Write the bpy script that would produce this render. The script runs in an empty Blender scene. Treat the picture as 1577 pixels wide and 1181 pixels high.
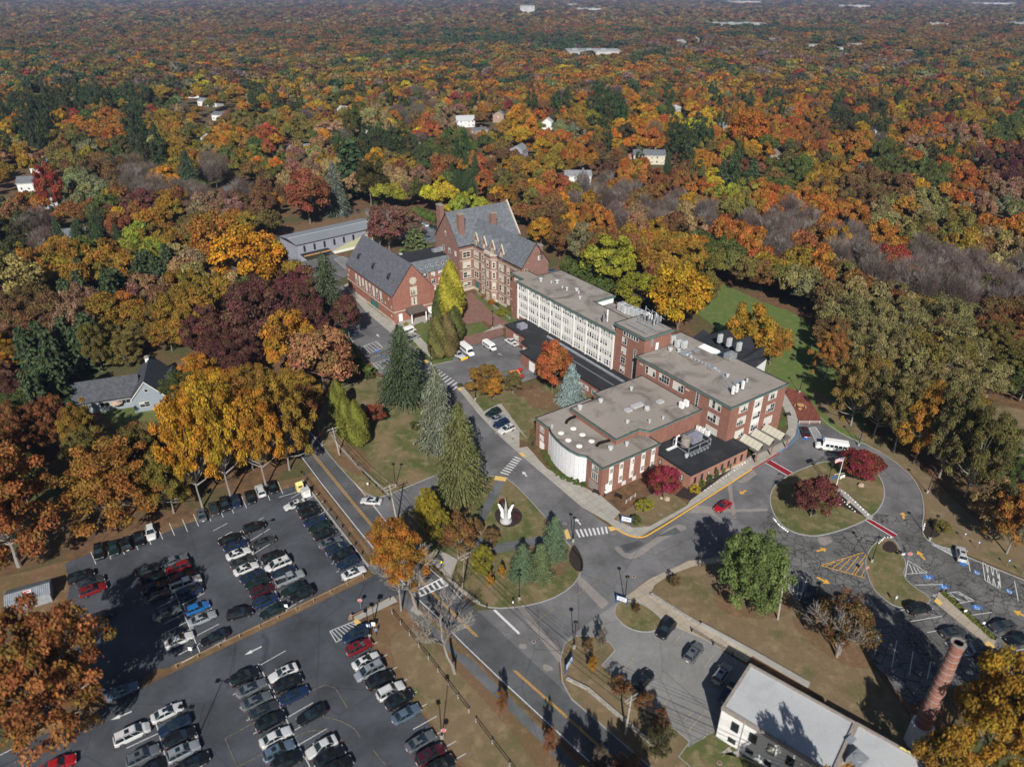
import bpy, bmesh, math, random
import numpy as np
from mathutils import Vector, Matrix
R = math.radians
S = bpy.context.scene
COL = S.collection
rnd = random.Random(7)
# ---------------------------------------------------------------- camera calibration: picture point -> point on the ground
F, TH, H, CX, CY = 1094.0, math.atan(1094.0 / 1960), 100.0, 788.5, 590.5
sT, cT = math.sin(TH), math.cos(TH)
def P(x, y, z=0.0):
    u = (x - CX) / F; v = (y - CY) / F; t = (H - z) / (sT + v * cT)
    return Vector((u * t, (cT - v * sT) * t, z))
def proj(X, Y, Z):
    dz = Z - H; zc = Y * cT - dz * sT; yc = -Y * sT - dz * cT
    return (CX + F * X / zc, CY + F * yc / zc)
def ppm(X, Y, Z=0):
    return F / (Y * cT - (Z - H) * sT)
def htop(bx, by, ty):
    p = P(bx, by); lo, hi = 0.0, 95.0
    for _ in range(40):
        m = (lo + hi) / 2
        if proj(p.x, p.y, m)[1] > ty: lo = m
        else: hi = m
    return m
GA = R(34.2)                                     # the campus buildings share one grid turned by this much
def g2w(a, b, z=0.0):
    return Vector((a * math.cos(GA) - b * math.sin(GA), a * math.sin(GA) + b * math.cos(GA), z))
def w2g(p):
    return (p.x * math.cos(GA) + p.y * math.sin(GA), -p.x * math.sin(GA) + p.y * math.cos(GA))

# ---------------------------------------------------------------- materials
class NT:
    def __init__(s, name):
        s.m = bpy.data.materials.new(name); s.m.use_nodes = True
        s.t = s.m.node_tree; s.t.nodes.clear()
    def n(s, typ, **kw):
        nd = s.t.nodes.new(typ)
        for k, v in kw.items():
            if k in ('inp',):
                for kk, vv in v.items():
                    sock = nd.inputs[kk]
                    if hasattr(vv, 'is_linked') or hasattr(vv, 'links'): s.t.links.new(vv, sock)
                    else: sock.default_value = vv
            else: setattr(nd, k, v)
        return nd
    def l(s, a, b): s.t.links.new(a, b)
    def noise(s, vec, scale, detail=3, rough=.55, dist=0.0):
        return s.n('ShaderNodeTexNoise', inp={'Vector': vec, 'Scale': scale, 'Detail': detail, 'Roughness': rough, 'Distortion': dist}).outputs['Fac']
    def ramp(s, fac, stops):
        r = s.n('ShaderNodeValToRGB', inp={'Fac': fac}); e = r.color_ramp.elements
        while len(e) < len(stops): e.new(.5)
        for k, (p, c) in enumerate(stops):
            e[k].position = p; e[k].color = (*c, 1) if len(c) == 3 else c
        return r.outputs['Color']
    def mix(s, fac, a, b, blend='MIX'):
        m = s.n('ShaderNodeMix', data_type='RGBA', blend_type=blend)
        for i, v in ((0, fac), (6, a), (7, b)):
            if hasattr(v, 'links'): s.l(v, m.inputs[i])
            else: m.inputs[i].default_value = v if i == 0 else ((*v, 1) if len(v) == 3 else v)
        return m.outputs[2]
    def math(s, op, a, b=0.0):
        m = s.n('ShaderNodeMath', operation=op)
        for i, v in ((0, a), (1, b)):
            if hasattr(v, 'links'): s.l(v, m.inputs[i])
            else: m.inputs[i].default_value = v
        return m.outputs[0]
    def pos(s): return s.n('ShaderNodeNewGeometry').outputs['Position']
    def obj(s): return s.n('ShaderNodeTexCoord').outputs['Object']
    def bump(s, h, strength=.3, dist=.05):
        return s.n('ShaderNodeBump', inp={'Height': h, 'Strength': strength, 'Distance': dist}).outputs['Normal']
    def out(s, col, rough=.8, metal=0.0, spec=.3, normal=None, coat=0.0, emis=None):
        p = s.n('ShaderNodeBsdfPrincipled')
        for k, v in (('Base Color', col), ('Roughness', rough), ('Metallic', metal), ('Specular IOR Level', spec), ('Coat Weight', coat)):
            if hasattr(v, 'links'): s.l(v, p.inputs[k])
            else: p.inputs[k].default_value = (*v, 1) if k == 'Base Color' and len(v) == 3 else v
        if normal is not None: s.l(normal, p.inputs['Normal'])
        s.l(p.outputs[0], s.n('ShaderNodeOutputMaterial').inputs[0]); return s.m
M = {}
def simple(name, c, rough=.7, metal=0.0, var=.18, scale=1.5, spec=.3, coat=0.0):
    t = NT(name); v = t.obj(); n = t.noise(v, scale, 4)
    d = tuple(max(0, x * (1 - var)) for x in c); e = tuple(x * (1 + var) for x in c)
    M[name] = t.out(t.ramp(n, [(.3, d), (.7, e)]), rough, metal, spec, coat=coat); return M[name]

def ground_mats():
    # leaf litter / woodland floor
    t = NT('leaf_litter'); p = t.pos()
    big = t.noise(p, .05, 4); mid = t.noise(p, .5, 5, .65); fine = t.noise(p, 3.5, 4, .7)
    c = t.ramp(mid, [(.3, (.075, .05, .03)), (.5, (.15, .085, .045)), (.7, (.22, .115, .05))])
    g = t.ramp(fine, [(.35, (.05, .065, .02)), (.7, (.12, .12, .05))])
    c = t.mix(t.ramp(big, [(.48, (0, 0, 0)), (.62, (1, 1, 1))]), c, g)
    c = t.mix(.5, c, t.ramp(fine, [(.3, (.35, .35, .35)), (.7, (1, 1, 1))]), 'MULTIPLY')
    M['leaf_litter'] = t.out(c, .95, normal=t.bump(fine, .5, .1))
    # lawns: dry tan, green and leaf-strewn patches
    def lawn(name, green, tan, brown, bias, leaf=.5):
        t = NT(name); p = t.pos()
        a = t.noise(p, .11, 5, .6, .6); b = t.noise(p, .45, 5, .65); f = t.noise(p, 5, 4, .7); q = t.noise(p, 1.7, 5, .75)
        c = t.mix(t.ramp(a, [(bias - .09, (0, 0, 0)), (bias + .11, (1, 1, 1))]), brown, green)
        c = t.mix(t.ramp(b, [(.5, (0, 0, 0)), (.72, (1, 1, 1))]), c, tan)
        c = t.mix(t.math('MULTIPLY', t.ramp(q, [(.56, (0, 0, 0)), (.66, (1, 1, 1))]), leaf), c, (.24, .12, .055))
        c = t.mix(.6, c, t.ramp(f, [(.3, (.45, .45, .45)), (.7, (1.1, 1.1, 1.1))]), 'MULTIPLY')
        M[name] = t.out(c, .95, normal=t.bump(f, .4, .06))
    lawn('lawn', (.085, .105, .03), (.26, .205, .12), (.205, .152, .083), .48, .4)
    lawn('lawn_green', (.085, .125, .032), (.20, .175, .075), (.14, .135, .045), .42, .12)
    lawn('lawn_brown', (.105, .105, .04), (.26, .195, .115), (.185, .135, .078), .57, .3)
    lawn('lawn_hill', (.10, .155, .035), (.20, .185, .08), (.135, .15, .05), .38, .05)
    lawn('leafy_bank', (.13, .10, .045), (.24, .16, .09), (.165, .10, .055), .57, .8)
    t = NT('mulch'); p = t.pos(); f = t.noise(p, 6, 4, .8)
    M['mulch'] = t.out(t.ramp(f, [(.3, (.012, .010, .010)), (.7, (.05, .035, .03))]), .95, normal=t.bump(f, .8, .08))
    def asphalt(name, c, tint=(1, 1, 1), crack=False, patch=.32):
        t = NT(name); p = t.pos()
        f = t.noise(p, 9, 3, .8); a = t.noise(p, .12, 5, .6); b = t.noise(p, .9, 5, .7)
        lo = tuple(x * (1 - patch) for x in c); hi = tuple(x * (1 + patch) for x in c)
        col = t.ramp(a, [(.33, lo), (.67, hi)])
        col = t.mix(.55, col, t.ramp(b, [(.3, (.78, .78, .78)), (.7, (1.15, 1.15, 1.15))]), 'MULTIPLY')
        col = t.mix(.5, col, t.ramp(f, [(.3, (.7, .7, .7)), (.7, (1.25, 1.25, 1.25))]), 'MULTIPLY')
        nv0 = t.n('ShaderNodeTexNoise', inp={'Vector': p, 'Scale': .5, 'Detail': 5.0}).outputs['Color']; v0 = t.n('ShaderNodeMix', data_type='VECTOR'); v0.inputs[0].default_value = .7; t.l(nv0, v0.inputs[4]); t.l(p, v0.inputs[5])
        w0 = t.n('ShaderNodeTexVoronoi', feature='DISTANCE_TO_EDGE', inp={'Vector': v0.outputs[1], 'Scale': .11}).outputs['Distance']
        col = t.mix(t.math('MULTIPLY', t.ramp(w0, [(.002, (1, 1, 1)), (.006, (0, 0, 0))]), .6), col, tuple(x * .35 for x in c))
        col = t.mix(t.math('MULTIPLY', t.ramp(t.noise(p, .8, 3, .5), [(.66, (0, 0, 0)), (.72, (1, 1, 1))]), .35), col, tuple(x * .55 for x in c))
        if crack:
            nv = t.n('ShaderNodeTexNoise', inp={'Vector': p, 'Scale': .8, 'Detail': 5.0}).outputs['Color']
            vv = t.n('ShaderNodeMix', data_type='VECTOR'); vv.inputs[0].default_value = .72
            t.l(nv, vv.inputs[4]); t.l(p, vv.inputs[5])
            vo = t.n('ShaderNodeTexVoronoi', feature='DISTANCE_TO_EDGE', inp={'Vector': vv.outputs[1], 'Scale': .8}).outputs['Distance']
            vo2 = t.n('ShaderNodeTexVoronoi', feature='DISTANCE_TO_EDGE', inp={'Vector': vv.outputs[1], 'Scale': 1.9}).outputs['Distance']
            m1 = t.ramp(vo, [(.018, (1, 1, 1)), (.045, (0, 0, 0))]); m2 = t.ramp(vo2, [(.04, (1, 1, 1)), (.09, (0, 0, 0))])
            am = t.ramp(t.noise(p, .10, 2), [(.38, (0, 0, 0)), (.5, (1, 1, 1))]); am2 = t.ramp(t.noise(p, .16, 2), [(.52, (0, 0, 0)), (.6, (1, 1, 1))])
            mm = t.math('MAXIMUM', t.math('MULTIPLY', m1, am), t.math('MULTIPLY', m2, am2))
            col = t.mix(t.math('MULTIPLY', mm, .85), col, (.014, .015, .017))
        M[name] = t.out(col, .85, spec=.3, normal=t.bump(f, .25, .02))
    asphalt('asphalt_lot', (.060, .066, .078)); asphalt('asphalt_drive', (.135, .134, .140)); asphalt('asphalt_road', (.086, .089, .095))
    asphalt('asphalt_old', (.125, .124, .123), crack=True); asphalt('asphalt_pale', (.20, .20, .197), patch=.15); asphalt('asphalt_patch', (.235, .215, .205), patch=.12)
    asphalt('asphalt_path', (.105, .11, .115))
    def conc(name, c, joint=True):
        t = NT(name); p = t.pos(); mp = t.n('ShaderNodeMapping', inp={'Vector': p, 'Rotation': (0, 0, -GA)}).outputs[0]
        b = t.noise(p, .35, 5, .7); f = t.noise(p, 6, 3)
        col = t.ramp(b, [(.3, tuple(x * .82 for x in c)), (.7, tuple(x * 1.12 for x in c))])
        if joint:
            br = t.n('ShaderNodeTexBrick', offset=0.0, inp={'Vector': mp, 'Color1': (1, 1, 1, 1), 'Color2': (.93, .93, .93, 1), 'Mortar': (.55, .52, .5, 1), 'Scale': 1.0, 'Mortar Size': .035, 'Brick Width': 1.8, 'Row Height': 1.8}).outputs['Color']
            col = t.mix(1.0, col, br, 'MULTIPLY')
        col = t.mix(.3, col, t.ramp(f, [(.3, (.75, .75, .75)), (.7, (1.1, 1.1, 1.1))]), 'MULTIPLY')
        M[name] = t.out(col, .9)
    conc('concrete', (.36, .345, .31)); conc('concrete_tan', (.37, .32, .255)); conc('kerb_stone', (.30, .30, .30), False); conc('concrete_plain', (.33, .32, .30), False)
    def paint(name, c, rough=.8, wear=.42):
        t = NT(name); p = t.pos(); a = t.noise(p, 2.2, 5, .75)
        M[name] = t.out(t.ramp(a, [(wear - .1, tuple(x * .45 for x in c)), (wear + .06, c)]), rough)
    paint('paint_white', (.62, .63, .64), wear=.40); paint('paint_yellow', (.62, .34, .06)); paint('paint_worn', (.42, .38, .28), wear=.5)
    paint('paint_blue', (.04, .17, .48)); paint('paint_red', (.22, .012, .022), wear=.34); paint('paint_faint', (.30, .27, .19), wear=.55)
    paint('tactile_yellow', (.62, .42, .14), wear=.3); paint('kerb_yellow', (.75, .40, .03), wear=.3); paint('kerb_blue', (.09, .22, .48), wear=.3); paint('kerb_red', (.35, .03, .03), wear=.3)
    # pavers
    def pavers(name, c1, c2, mort, bw, rh, rot, scale=1.0):
        t = NT(name); p = t.pos(); mp = t.n('ShaderNodeMapping', inp={'Vector': p, 'Rotation': (0, 0, rot)}).outputs[0]
        br = t.n('ShaderNodeTexBrick', inp={'Vector': mp, 'Color1': (*c1, 1), 'Color2': (*c2, 1), 'Mortar': (*mort, 1), 'Scale': scale, 'Mortar Size': .04, 'Brick Width': bw, 'Row Height': rh}).outputs['Color']
        n = t.noise(p, .6, 5, .7)
        M[name] = t.out(t.mix(.6, br, t.ramp(n, [(.3, (.6, .6, .6)), (.7, (1.2, 1.2, 1.2))]), 'MULTIPLY'), .9)
    pavers('patio_brick', (.25, .075, .05), (.16, .05, .035), (.07, .03, .025), 2.4, .45, -R(50))
    pavers('plaza_brick', (.25, .135, .11), (.19, .10, .08), (.15, .10, .085), .9, .5, -GA)

def build_mats():
    def brick(name, c, c2, vert=False):
        t = NT(name); v = t.obj()
        sx = t.n('ShaderNodeSeparateXYZ', inp={'Vector': v}).outputs
        u = t.math('ADD', sx[0], sx[1]); cb = t.n('ShaderNodeCombineXYZ', inp={'X': u, 'Y': sx[2]}).outputs[0]
        br = t.n('ShaderNodeTexBrick', inp={'Vector': cb, 'Color1': (*c, 1), 'Color2': (*c2, 1), 'Mortar': (.30, .23, .19, 1), 'Scale': 1.0, 'Mortar Size': .012, 'Brick Width': .42, 'Row Height': .15, 'Bias': -.1}).outputs['Color']
        n = t.noise(v, .5, 5, .7); n2 = t.noise(t.n('ShaderNodeMapping', inp={'Vector': v, 'Scale': (3, 3, .25)}).outputs[0], .7, 4, .6)
        col = t.mix(.7, br, t.ramp(n, [(.3, (.75, .75, .75)), (.7, (1.15, 1.12, 1.1))]), 'MULTIPLY')
        col = t.mix(.5, col, t.ramp(n2, [(.3, (.8, .78, .76)), (.7, (1.12, 1.12, 1.12))]), 'MULTIPLY')
        M[name] = t.out(col, .9)
    brick('brick', (.26, .108, .080), (.20, .080, .058)); brick('brick_gothic', (.235, .118, .098), (.17, .082, .068)); brick('brick_church', (.30, .112, .080), (.24, .086, .060))
    brick('brick_pink', (.36, .17, .125), (.29, .13, .095)); brick('brick_chimney', (.30, .125, .09), (.21, .08, .06))
    def roof(name, c, stain=(.12, .105, .095), amt=.6, sc=.18):
        t = NT(name); v = t.obj(); f = t.noise(v, 7, 3, .8); a = t.noise(v, sc, 6, .65, .8); b = t.noise(v, .05, 2)
        col = t.ramp(f, [(.3, tuple(x * .85 for x in c)), (.7, tuple(x * 1.1 for x in c))])
        mask = t.math('MULTIPLY', t.ramp(a, [(.48, (0, 0, 0)), (.66, (1, 1, 1))]), amt)
        col = t.mix(mask, col, stain)
        col = t.mix(.5, col, t.ramp(b, [(.35, (.85, .85, .85)), (.65, (1.1, 1.1, 1.1))]), 'MULTIPLY')
        M[name] = t.out(col, .95)
    roof('roof_gravel', (.275, .248, .222), (.10, .085, .075), .75, .13); roof('roof_black', (.022, .024, .029), (.05, .05, .055), .5); roof('roof_grey', (.42, .435, .455), (.28, .29, .31), .4)
    roof('roof_metal', (.20, .22, .25), (.16, .17, .19), .3); roof('roof_mid', (.13, .125, .12))
    def slate(name, c, row=.5):
        t = NT(name); v = t.obj(); sx = t.n('ShaderNodeSeparateXYZ', inp={'Vector': v}).outputs
        cb = t.n('ShaderNodeCombineXYZ', inp={'X': t.math('ADD', sx[0], sx[1]), 'Y': sx[2]}).outputs[0]
        br = t.n('ShaderNodeTexBrick', inp={'Vector': cb, 'Color1': (*[x * 1.35 for x in c], 1), 'Color2': (*[x * .8 for x in c], 1), 'Mortar': (*[x * .6 for x in c], 1), 'Scale': 1.0, 'Mortar Size': .02, 'Brick Width': .6, 'Row Height': row * .6}).outputs['Color']
        n = t.noise(v, .8, 5, .7)
        M[name] = t.out(t.mix(.6, br, t.ramp(n, [(.3, (.75, .75, .75)), (.7, (1.2, 1.2, 1.2))]), 'MULTIPLY'), .7, spec=.35)
    slate('slate', (.118, .130, .148)); slate('slate_church', (.10, .104, .122)); slate('shingle_dark', (.055, .06, .072)); slate('shingle_grey', (.20, .21, .225)); slate('shingle_brown', (.16, .13, .115)); slate('shingle_grey2', (.12, .13, .145))
    simple('copper_trim', (.10, .155, .145), .7); simple('white_trim', (.58, .575, .56), .6, var=.06); simple('limestone', (.46, .41, .335), .85)
    simple('panel_white', (.70, .69, .66), .6, var=.05, scale=.6); simple('dark_trim', (.02, .022, .026), .6); simple('black_metal', (.012, .012, .013), .45, .3)
    simple('grey_metal', (.32, .34, .36), .45, .4); simple('pale_metal', (.52, .54, .55), .5, .2); simple('galvanised', (.40, .44, .49), .4, .5)
    simple('blue_siding', (.23, .275, .315), .8, var=.05); simple('cream_siding', (.50, .46, .36), .8, var=.06); simple('white_siding', (.62, .63, .64), .8, var=.05); simple('brown_siding', (.30, .22, .17), .8, var=.06)
    simple('grey_siding', (.27, .28, .33), .7, var=.06, scale=.4); simple('lime_siding', (.42, .43, .28), .8, var=.05)
    simple('wood_pole', (.20, .16, .13), .9); simple('wood_grey', (.34, .31, .28), .9); simple('wood_rail', (.27, .20, .13), .9); simple('wood_tan', (.45, .27, .12), .8)
    simple('bark', (.15, .12, .10), .95, scale=4); simple('bark_pale', (.22, .20, .18), .95, scale=4); simple('rubber', (.012, .012, .012), .8)
    simple('chrome', (.5, .5, .5), .25, .9); simple('stone', (.30, .28, .25), .9, scale=3, var=.4); simple('cap_grey', (.25, .22, .20), .9)
    simple('red_plastic', (.45, .03, .03), .6); simple('yellow_vest', (.75, .80, .03), .7, var=.05); simple('signal_yellow', (.75, .62, .04), .6, var=.05); simple('blue_plastic', (.03, .14, .38), .6)
    simple('skin', (.45, .28, .20), .6, var=.05); simple('cloth_navy', (.03, .04, .08), .9); simple('cloth_blue', (.16, .25, .42), .9); simple('cloth_dark', (.02, .02, .025), .9); simple('cloth_red', (.3, .06, .05), .9)
    simple('hair', (.04, .025, .015), .8); simple('white_paint', (.72, .72, .72), .4, var=.04); simple('pure_white', (.78, .78, .78), .5, var=.03); simple('flag_red', (.45, .03, .04), .9, var=.05); simple('flag_blue', (.04, .07, .25), .9, var=.05)
    simple('solar_cream', (.44, .42, .35), .35, var=.08); simple('green_metal', (.03, .20, .09), .6); simple('orange_paint', (.75, .22, .04), .5); simple('yellow_box', (.68, .58, .22), .7); simple('terracotta', (.35, .13, .09), .8)
    simple('boulder', (.40, .30, .22), .9, var=.3); simple('blind', (.52, .50, .455), .8, var=.08, scale=3); simple('door_teal', (.03, .13, .12), .6); simple('orange_trim', (.50, .28, .10), .7)
    simple('head_lamp', (.55, .57, .6), .15, .2, var=.02); simple('tail_lamp', (.30, .01, .01), .25, var=.02); simple('sign_blue', (.03, .10, .28), .5); simple('pale_grey_unit', (.42, .42, .44), .5); simple('violet_unit', (.22, .22, .28), .5)
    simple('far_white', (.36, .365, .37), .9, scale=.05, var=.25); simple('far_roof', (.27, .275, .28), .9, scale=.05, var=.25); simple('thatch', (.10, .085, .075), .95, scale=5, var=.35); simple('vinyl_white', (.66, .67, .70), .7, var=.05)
    t = NT('glass'); g = t.noise(t.obj(), 1.2, 2)
    M['glass'] = t.out(t.ramp(g, [(.3, (.008, .012, .018)), (.7, (.03, .045, .06))]), .08, spec=.6)
    t = NT('car_glass'); M['car_glass'] = t.out(t.ramp(t.noise(t.obj(), .8, 2), [(.3, (.005, .009, .012)), (.7, (.02, .035, .045))]), .06, spec=.7)
    t = NT('car_paint'); oi = t.n('ShaderNodeObjectInfo'); n = t.noise(t.obj(), 2.5, 3)
    c = t.mix(.35, oi.outputs['Color'], t.ramp(n, [(.3, (.75, .75, .75)), (.7, (1.1, 1.1, 1.1))]), 'MULTIPLY')
    M['car_paint'] = t.out(c, .28, .25, .5, coat=.6)
    # rusty, dry, spring: leaves take the tree's own colour, varied from leaf to leaf
    def leaf(name, inst):
        t = NT(name)
        base = t.n('ShaderNodeAttribute', attribute_type='INSTANCER', attribute_name='tcol').outputs['Color'] if inst else t.n('ShaderNodeObjectInfo').outputs['Color']
        at = t.n('ShaderNodeAttribute', attribute_type='GEOMETRY', attribute_name='tint'); sp = t.n('ShaderNodeSeparateColor', inp={'Color': at.outputs['Color']}).outputs
        hs = t.n('ShaderNodeHueSaturation', inp={'Hue': t.math('ADD', .475, t.math('MULTIPLY', sp[1], .05)), 'Saturation': 1.0, 'Value': t.math('ADD', .36, t.math('MULTIPLY', sp[0], 1.3)), 'Color': base}).outputs[0]
        hs = t.mix(t.math('MULTIPLY', t.ramp(sp[1], [(.66, (0, 0, 0)), (.86, (1, 1, 1))]), .5), hs, (.13, .12, .03))
        p = t.n('ShaderNodeBsdfPrincipled', inp={'Base Color': hs, 'Roughness': .75, 'Specular IOR Level': .15})
        tr = t.n('ShaderNodeBsdfTranslucent', inp={'Color': hs}); mx = t.n('ShaderNodeMixShader'); mx.inputs[0].default_value = .22
        t.l(p.outputs[0], mx.inputs[1]); t.l(tr.outputs[0], mx.inputs[2]); t.l(mx.outputs[0], t.n('ShaderNodeOutputMaterial').inputs[0]); M[name] = t.m
    leaf('leaves', False); leaf('forest_leaves', True)
ground_mats(); build_mats()

# ---------------------------------------------------------------- mesh builder
class MB:
    def __init__(s): s.v = []; s.f = []; s.mi = []; s.mats = []
    def _m(s, m):
        if m not in s.mats: s.mats.append(m)
        return s.mats.index(m)
    def add(s, vs, fs, m):
        o = len(s.v); k = s._m(m); s.v += [tuple(x) for x in vs]
        for f in fs: s.f.append([i + o for i in f]); s.mi.append(k)
    def box(s, c, d, m, rz=0.0, tilt=None):
        hx, hy, hz = d[0] / 2, d[1] / 2, d[2] / 2
        vs = [Vector((x, y, z)) for z in (-hz, hz) for x, y in ((-hx, -hy), (hx, -hy), (hx, hy), (-hx, hy))]
        if tilt: vs = [Matrix.Rotation(tilt[1], 3, tilt[0]) @ v for v in vs]
        if rz: vs = [Matrix.Rotation(rz, 3, 'Z') @ v for v in vs]
        s.add([v + Vector(c) for v in vs], [(3, 2, 1, 0), (4, 5, 6, 7), (0, 1, 5, 4), (1, 2, 6, 5), (2, 3, 7, 6), (3, 0, 4, 7)], m)
    def bx(s, x0, x1, y0, y1, z0, z1, m): s.box(((x0 + x1) / 2, (y0 + y1) / 2, (z0 + z1) / 2), (abs(x1 - x0), abs(y1 - y0), abs(z1 - z0)), m)
    def prism(s, poly, z0, z1, m, mt=None, bottom=True):
        n = len(poly)
        ar = sum(poly[i][0] * poly[(i + 1) % n][1] - poly[(i + 1) % n][0] * poly[i][1] for i in range(n))
        if ar < 0: poly = list(poly)[::-1]
        vs = [(p[0], p[1], z0) for p in poly] + [(p[0], p[1], z1) for p in poly]
        s.add(vs, [(i, (i + 1) % n, n + (i + 1) % n, n + i) for i in range(n)], m)
        s.add(vs, [tuple(range(n, 2 * n))], mt or m)
        if bottom: s.add(vs, [tuple(range(n - 1, -1, -1))], m)
    def tube(s, pts, rs, m, n=8, cap=True):
        rings = []
        pts = [Vector(p) for p in pts]
        if not hasattr(rs, '__len__'): rs = [rs] * len(pts)
        o = len(s.v); k = s._m(m)
        for i, p in enumerate(pts):
            d = (pts[min(i + 1, len(pts) - 1)] - pts[max(i - 1, 0)])
            d = d.normalized() if d.length > 1e-9 else Vector((0, 0, 1))
            a = d.cross(Vector((0, 0, 1)) if abs(d.z) < .9 else Vector((1, 0, 0))).normalized(); b = d.cross(a)
            for j in range(n):
                t = 2 * math.pi * j / n
                s.v.append(tuple(p + (a * math.cos(t) + b * math.sin(t)) * rs[i]))
        for i in range(len(pts) - 1):
            for j in range(n):
                s.f.append([o + i * n + j, o + i * n + (j + 1) % n, o + (i + 1) * n + (j + 1) % n, o + (i + 1) * n + j]); s.mi.append(k)
        if cap:
            s.f.append([o + j for j in range(n)]); s.mi.append(k)
            s.f.append([o + (len(pts) - 1) * n + j for j in range(n - 1, -1, -1)]); s.mi.append(k)
    def lathe(s, prof, m, c=(0, 0, 0), n=12):
        s.tube([(c[0], c[1], c[2] + z) for r, z in prof], [max(r, .001) for r, z in prof], m, n)
    def ball(s, c, r, m, n=8, sz=1.0):
        s.tube([(c[0], c[1], c[2] + r * sz * math.sin(t)) for t in [R(x) for x in range(-90, 91, 30)]], [max(.002, r * math.cos(R(x))) for x in range(-90, 91, 30)], m, n)
    def quad(s, a, b, c, d, m): s.add([a, b, c, d], [(0, 1, 2, 3)], m)
    def mesh(s, name):
        me = bpy.data.meshes.new(name); me.from_pydata(s.v, [], s.f)
        for m in s.mats: me.materials.append(M[m] if isinstance(m, str) else m)
        me.polygons.foreach_set('material_index', s.mi); me.update()
        bm = bmesh.new(); bm.from_mesh(me); bmesh.ops.recalc_face_normals(bm, faces=bm.faces) if False else None
        big = [f for f in bm.faces if len(f.verts) > 4]
        if big: bmesh.ops.triangulate(bm, faces=big, ngon_method='EAR_CLIP')
        bm.to_mesh(me); bm.free()
        return me
    def build(s, name, parent=None, loc=(0, 0, 0), rz=0.0):
        return link(name, s.mesh(name), parent, loc, rz)
def link(name, me, parent=None, loc=(0, 0, 0), rz=0.0):
    o = bpy.data.objects.new(name, me); COL.objects.link(o)
    o.location = loc; o.rotation_euler = (0, 0, rz)
    if parent: o.parent = parent
    return o
def tag(o, label, cat, group=None, kind=None):
    if label: o['label'] = label
    if cat: o['category'] = cat
    if group: o['group'] = group
    if kind: o['kind'] = kind
    return o
def empty(name, loc, label, cat, rz=0.0, group=None):
    o = bpy.data.objects.new(name, None); COL.objects.link(o); o.location = loc; o.rotation_euler = (0, 0, rz)
    o.empty_display_size = .5
    return tag(o, label, cat, group)
def copy_tree(o, parent=None):
    c = o.copy(); COL.objects.link(c)
    if parent: c.parent = parent
    for ch in [x for x in o.children]: copy_tree(ch, c)
    return c
def chaikin(pts, n=2, closed=True):
    for _ in range(n):
        q = []
        m = len(pts)
        for i in range(m if closed else m - 1):
            a, b = pts[i], pts[(i + 1) % m]
            q += [(a[0] * .75 + b[0] * .25, a[1] * .75 + b[1] * .25), (a[0] * .25 + b[0] * .75, a[1] * .25 + b[1] * .75)]
        if not closed: q = [pts[0]] + q + [pts[-1]]
        pts = q
    return pts
def pxpoly(pts): return [tuple(P(*p)[:2]) for p in pts]
def inside(x, y, poly):
    r = False; n = len(poly)
    for i in range(n):
        x1, y1 = poly[i]; x2, y2 = poly[(i + 1) % n]
        if (y1 > y) != (y2 > y) and x < (x2 - x1) * (y - y1) / (y2 - y1) + x1: r = not r
    return r
_zl = [0.0]
def sheet(name, pts, mat, z, smooth=0, kind='structure', label=None):
    pl = pxpoly(pts)
    if smooth: pl = chaikin(pl, smooth)
    mb = MB(); n = len(pl)
    ar = sum(pl[i][0] * pl[(i + 1) % n][1] - pl[(i + 1) % n][0] * pl[i][1] for i in range(n))
    if ar < 0: pl = pl[::-1]
    mb.add([(x, y, z) for x, y in pl], [tuple(range(n))], mat)
    o = mb.build(name); o['kind'] = kind
    if label: o['label'] = label
    return o
def ribbon(mb, pts, w, z, mat, z0=None, closed=False):
    """a strip of width w along world points; a solid strip when z0 is given"""
    pts = [Vector((p[0], p[1])) for p in pts]; n = len(pts); L = []; Q = []
    for i in range(n):
        if closed: d = pts[(i + 1) % n] - pts[i - 1]
        else: d = pts[min(i + 1, n - 1)] - pts[max(i - 1, 0)]
        d = d.normalized() if d.length > 1e-6 else Vector((1, 0)); nn = Vector((-d.y, d.x)) * w / 2
        L.append(pts[i] + nn); Q.append(pts[i] - nn)
    m = n if closed else n - 1
    for i in range(m):
        j = (i + 1) % n
        if z0 is None: mb.add([(*Q[i], z), (*Q[j], z), (*L[j], z), (*L[i], z)], [(0, 1, 2, 3)], mat)
        else: mb.add([(*Q[i], z0), (*Q[j], z0), (*L[j], z0), (*L[i], z0), (*Q[i], z), (*Q[j], z), (*L[j], z), (*L[i], z)], [(4, 5, 6, 7), (0, 1, 5, 4), (2, 3, 7, 6)] + ([(0, 4, 7, 3)] if i == 0 and not closed else []) + ([(1, 2, 6, 5)] if i == m - 1 and not closed else []), mat)
ORD = ['first', 'second', 'third', 'fourth', 'fifth', 'sixth', 'seventh', 'eighth', 'ninth', 'tenth', 'eleventh', 'twelfth', 'thirteenth', 'fourteenth', 'fifteenth', 'sixteenth', 'seventeenth', 'eighteenth', 'nineteenth', 'twentieth'] + ['%dth' % k for k in range(21, 80)]
# ================================================================ GROUND, ROADS, WALKS
mb = MB(); g_ = 16000
mb.add([(-g_, -300, 0), (g_, -300, 0), (g_, g_, 0), (-g_, g_, 0)], [(0, 1, 2, 3)], 'leaf_litter')
tag(mb.build('ground'), None, None, kind='structure')
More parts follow.
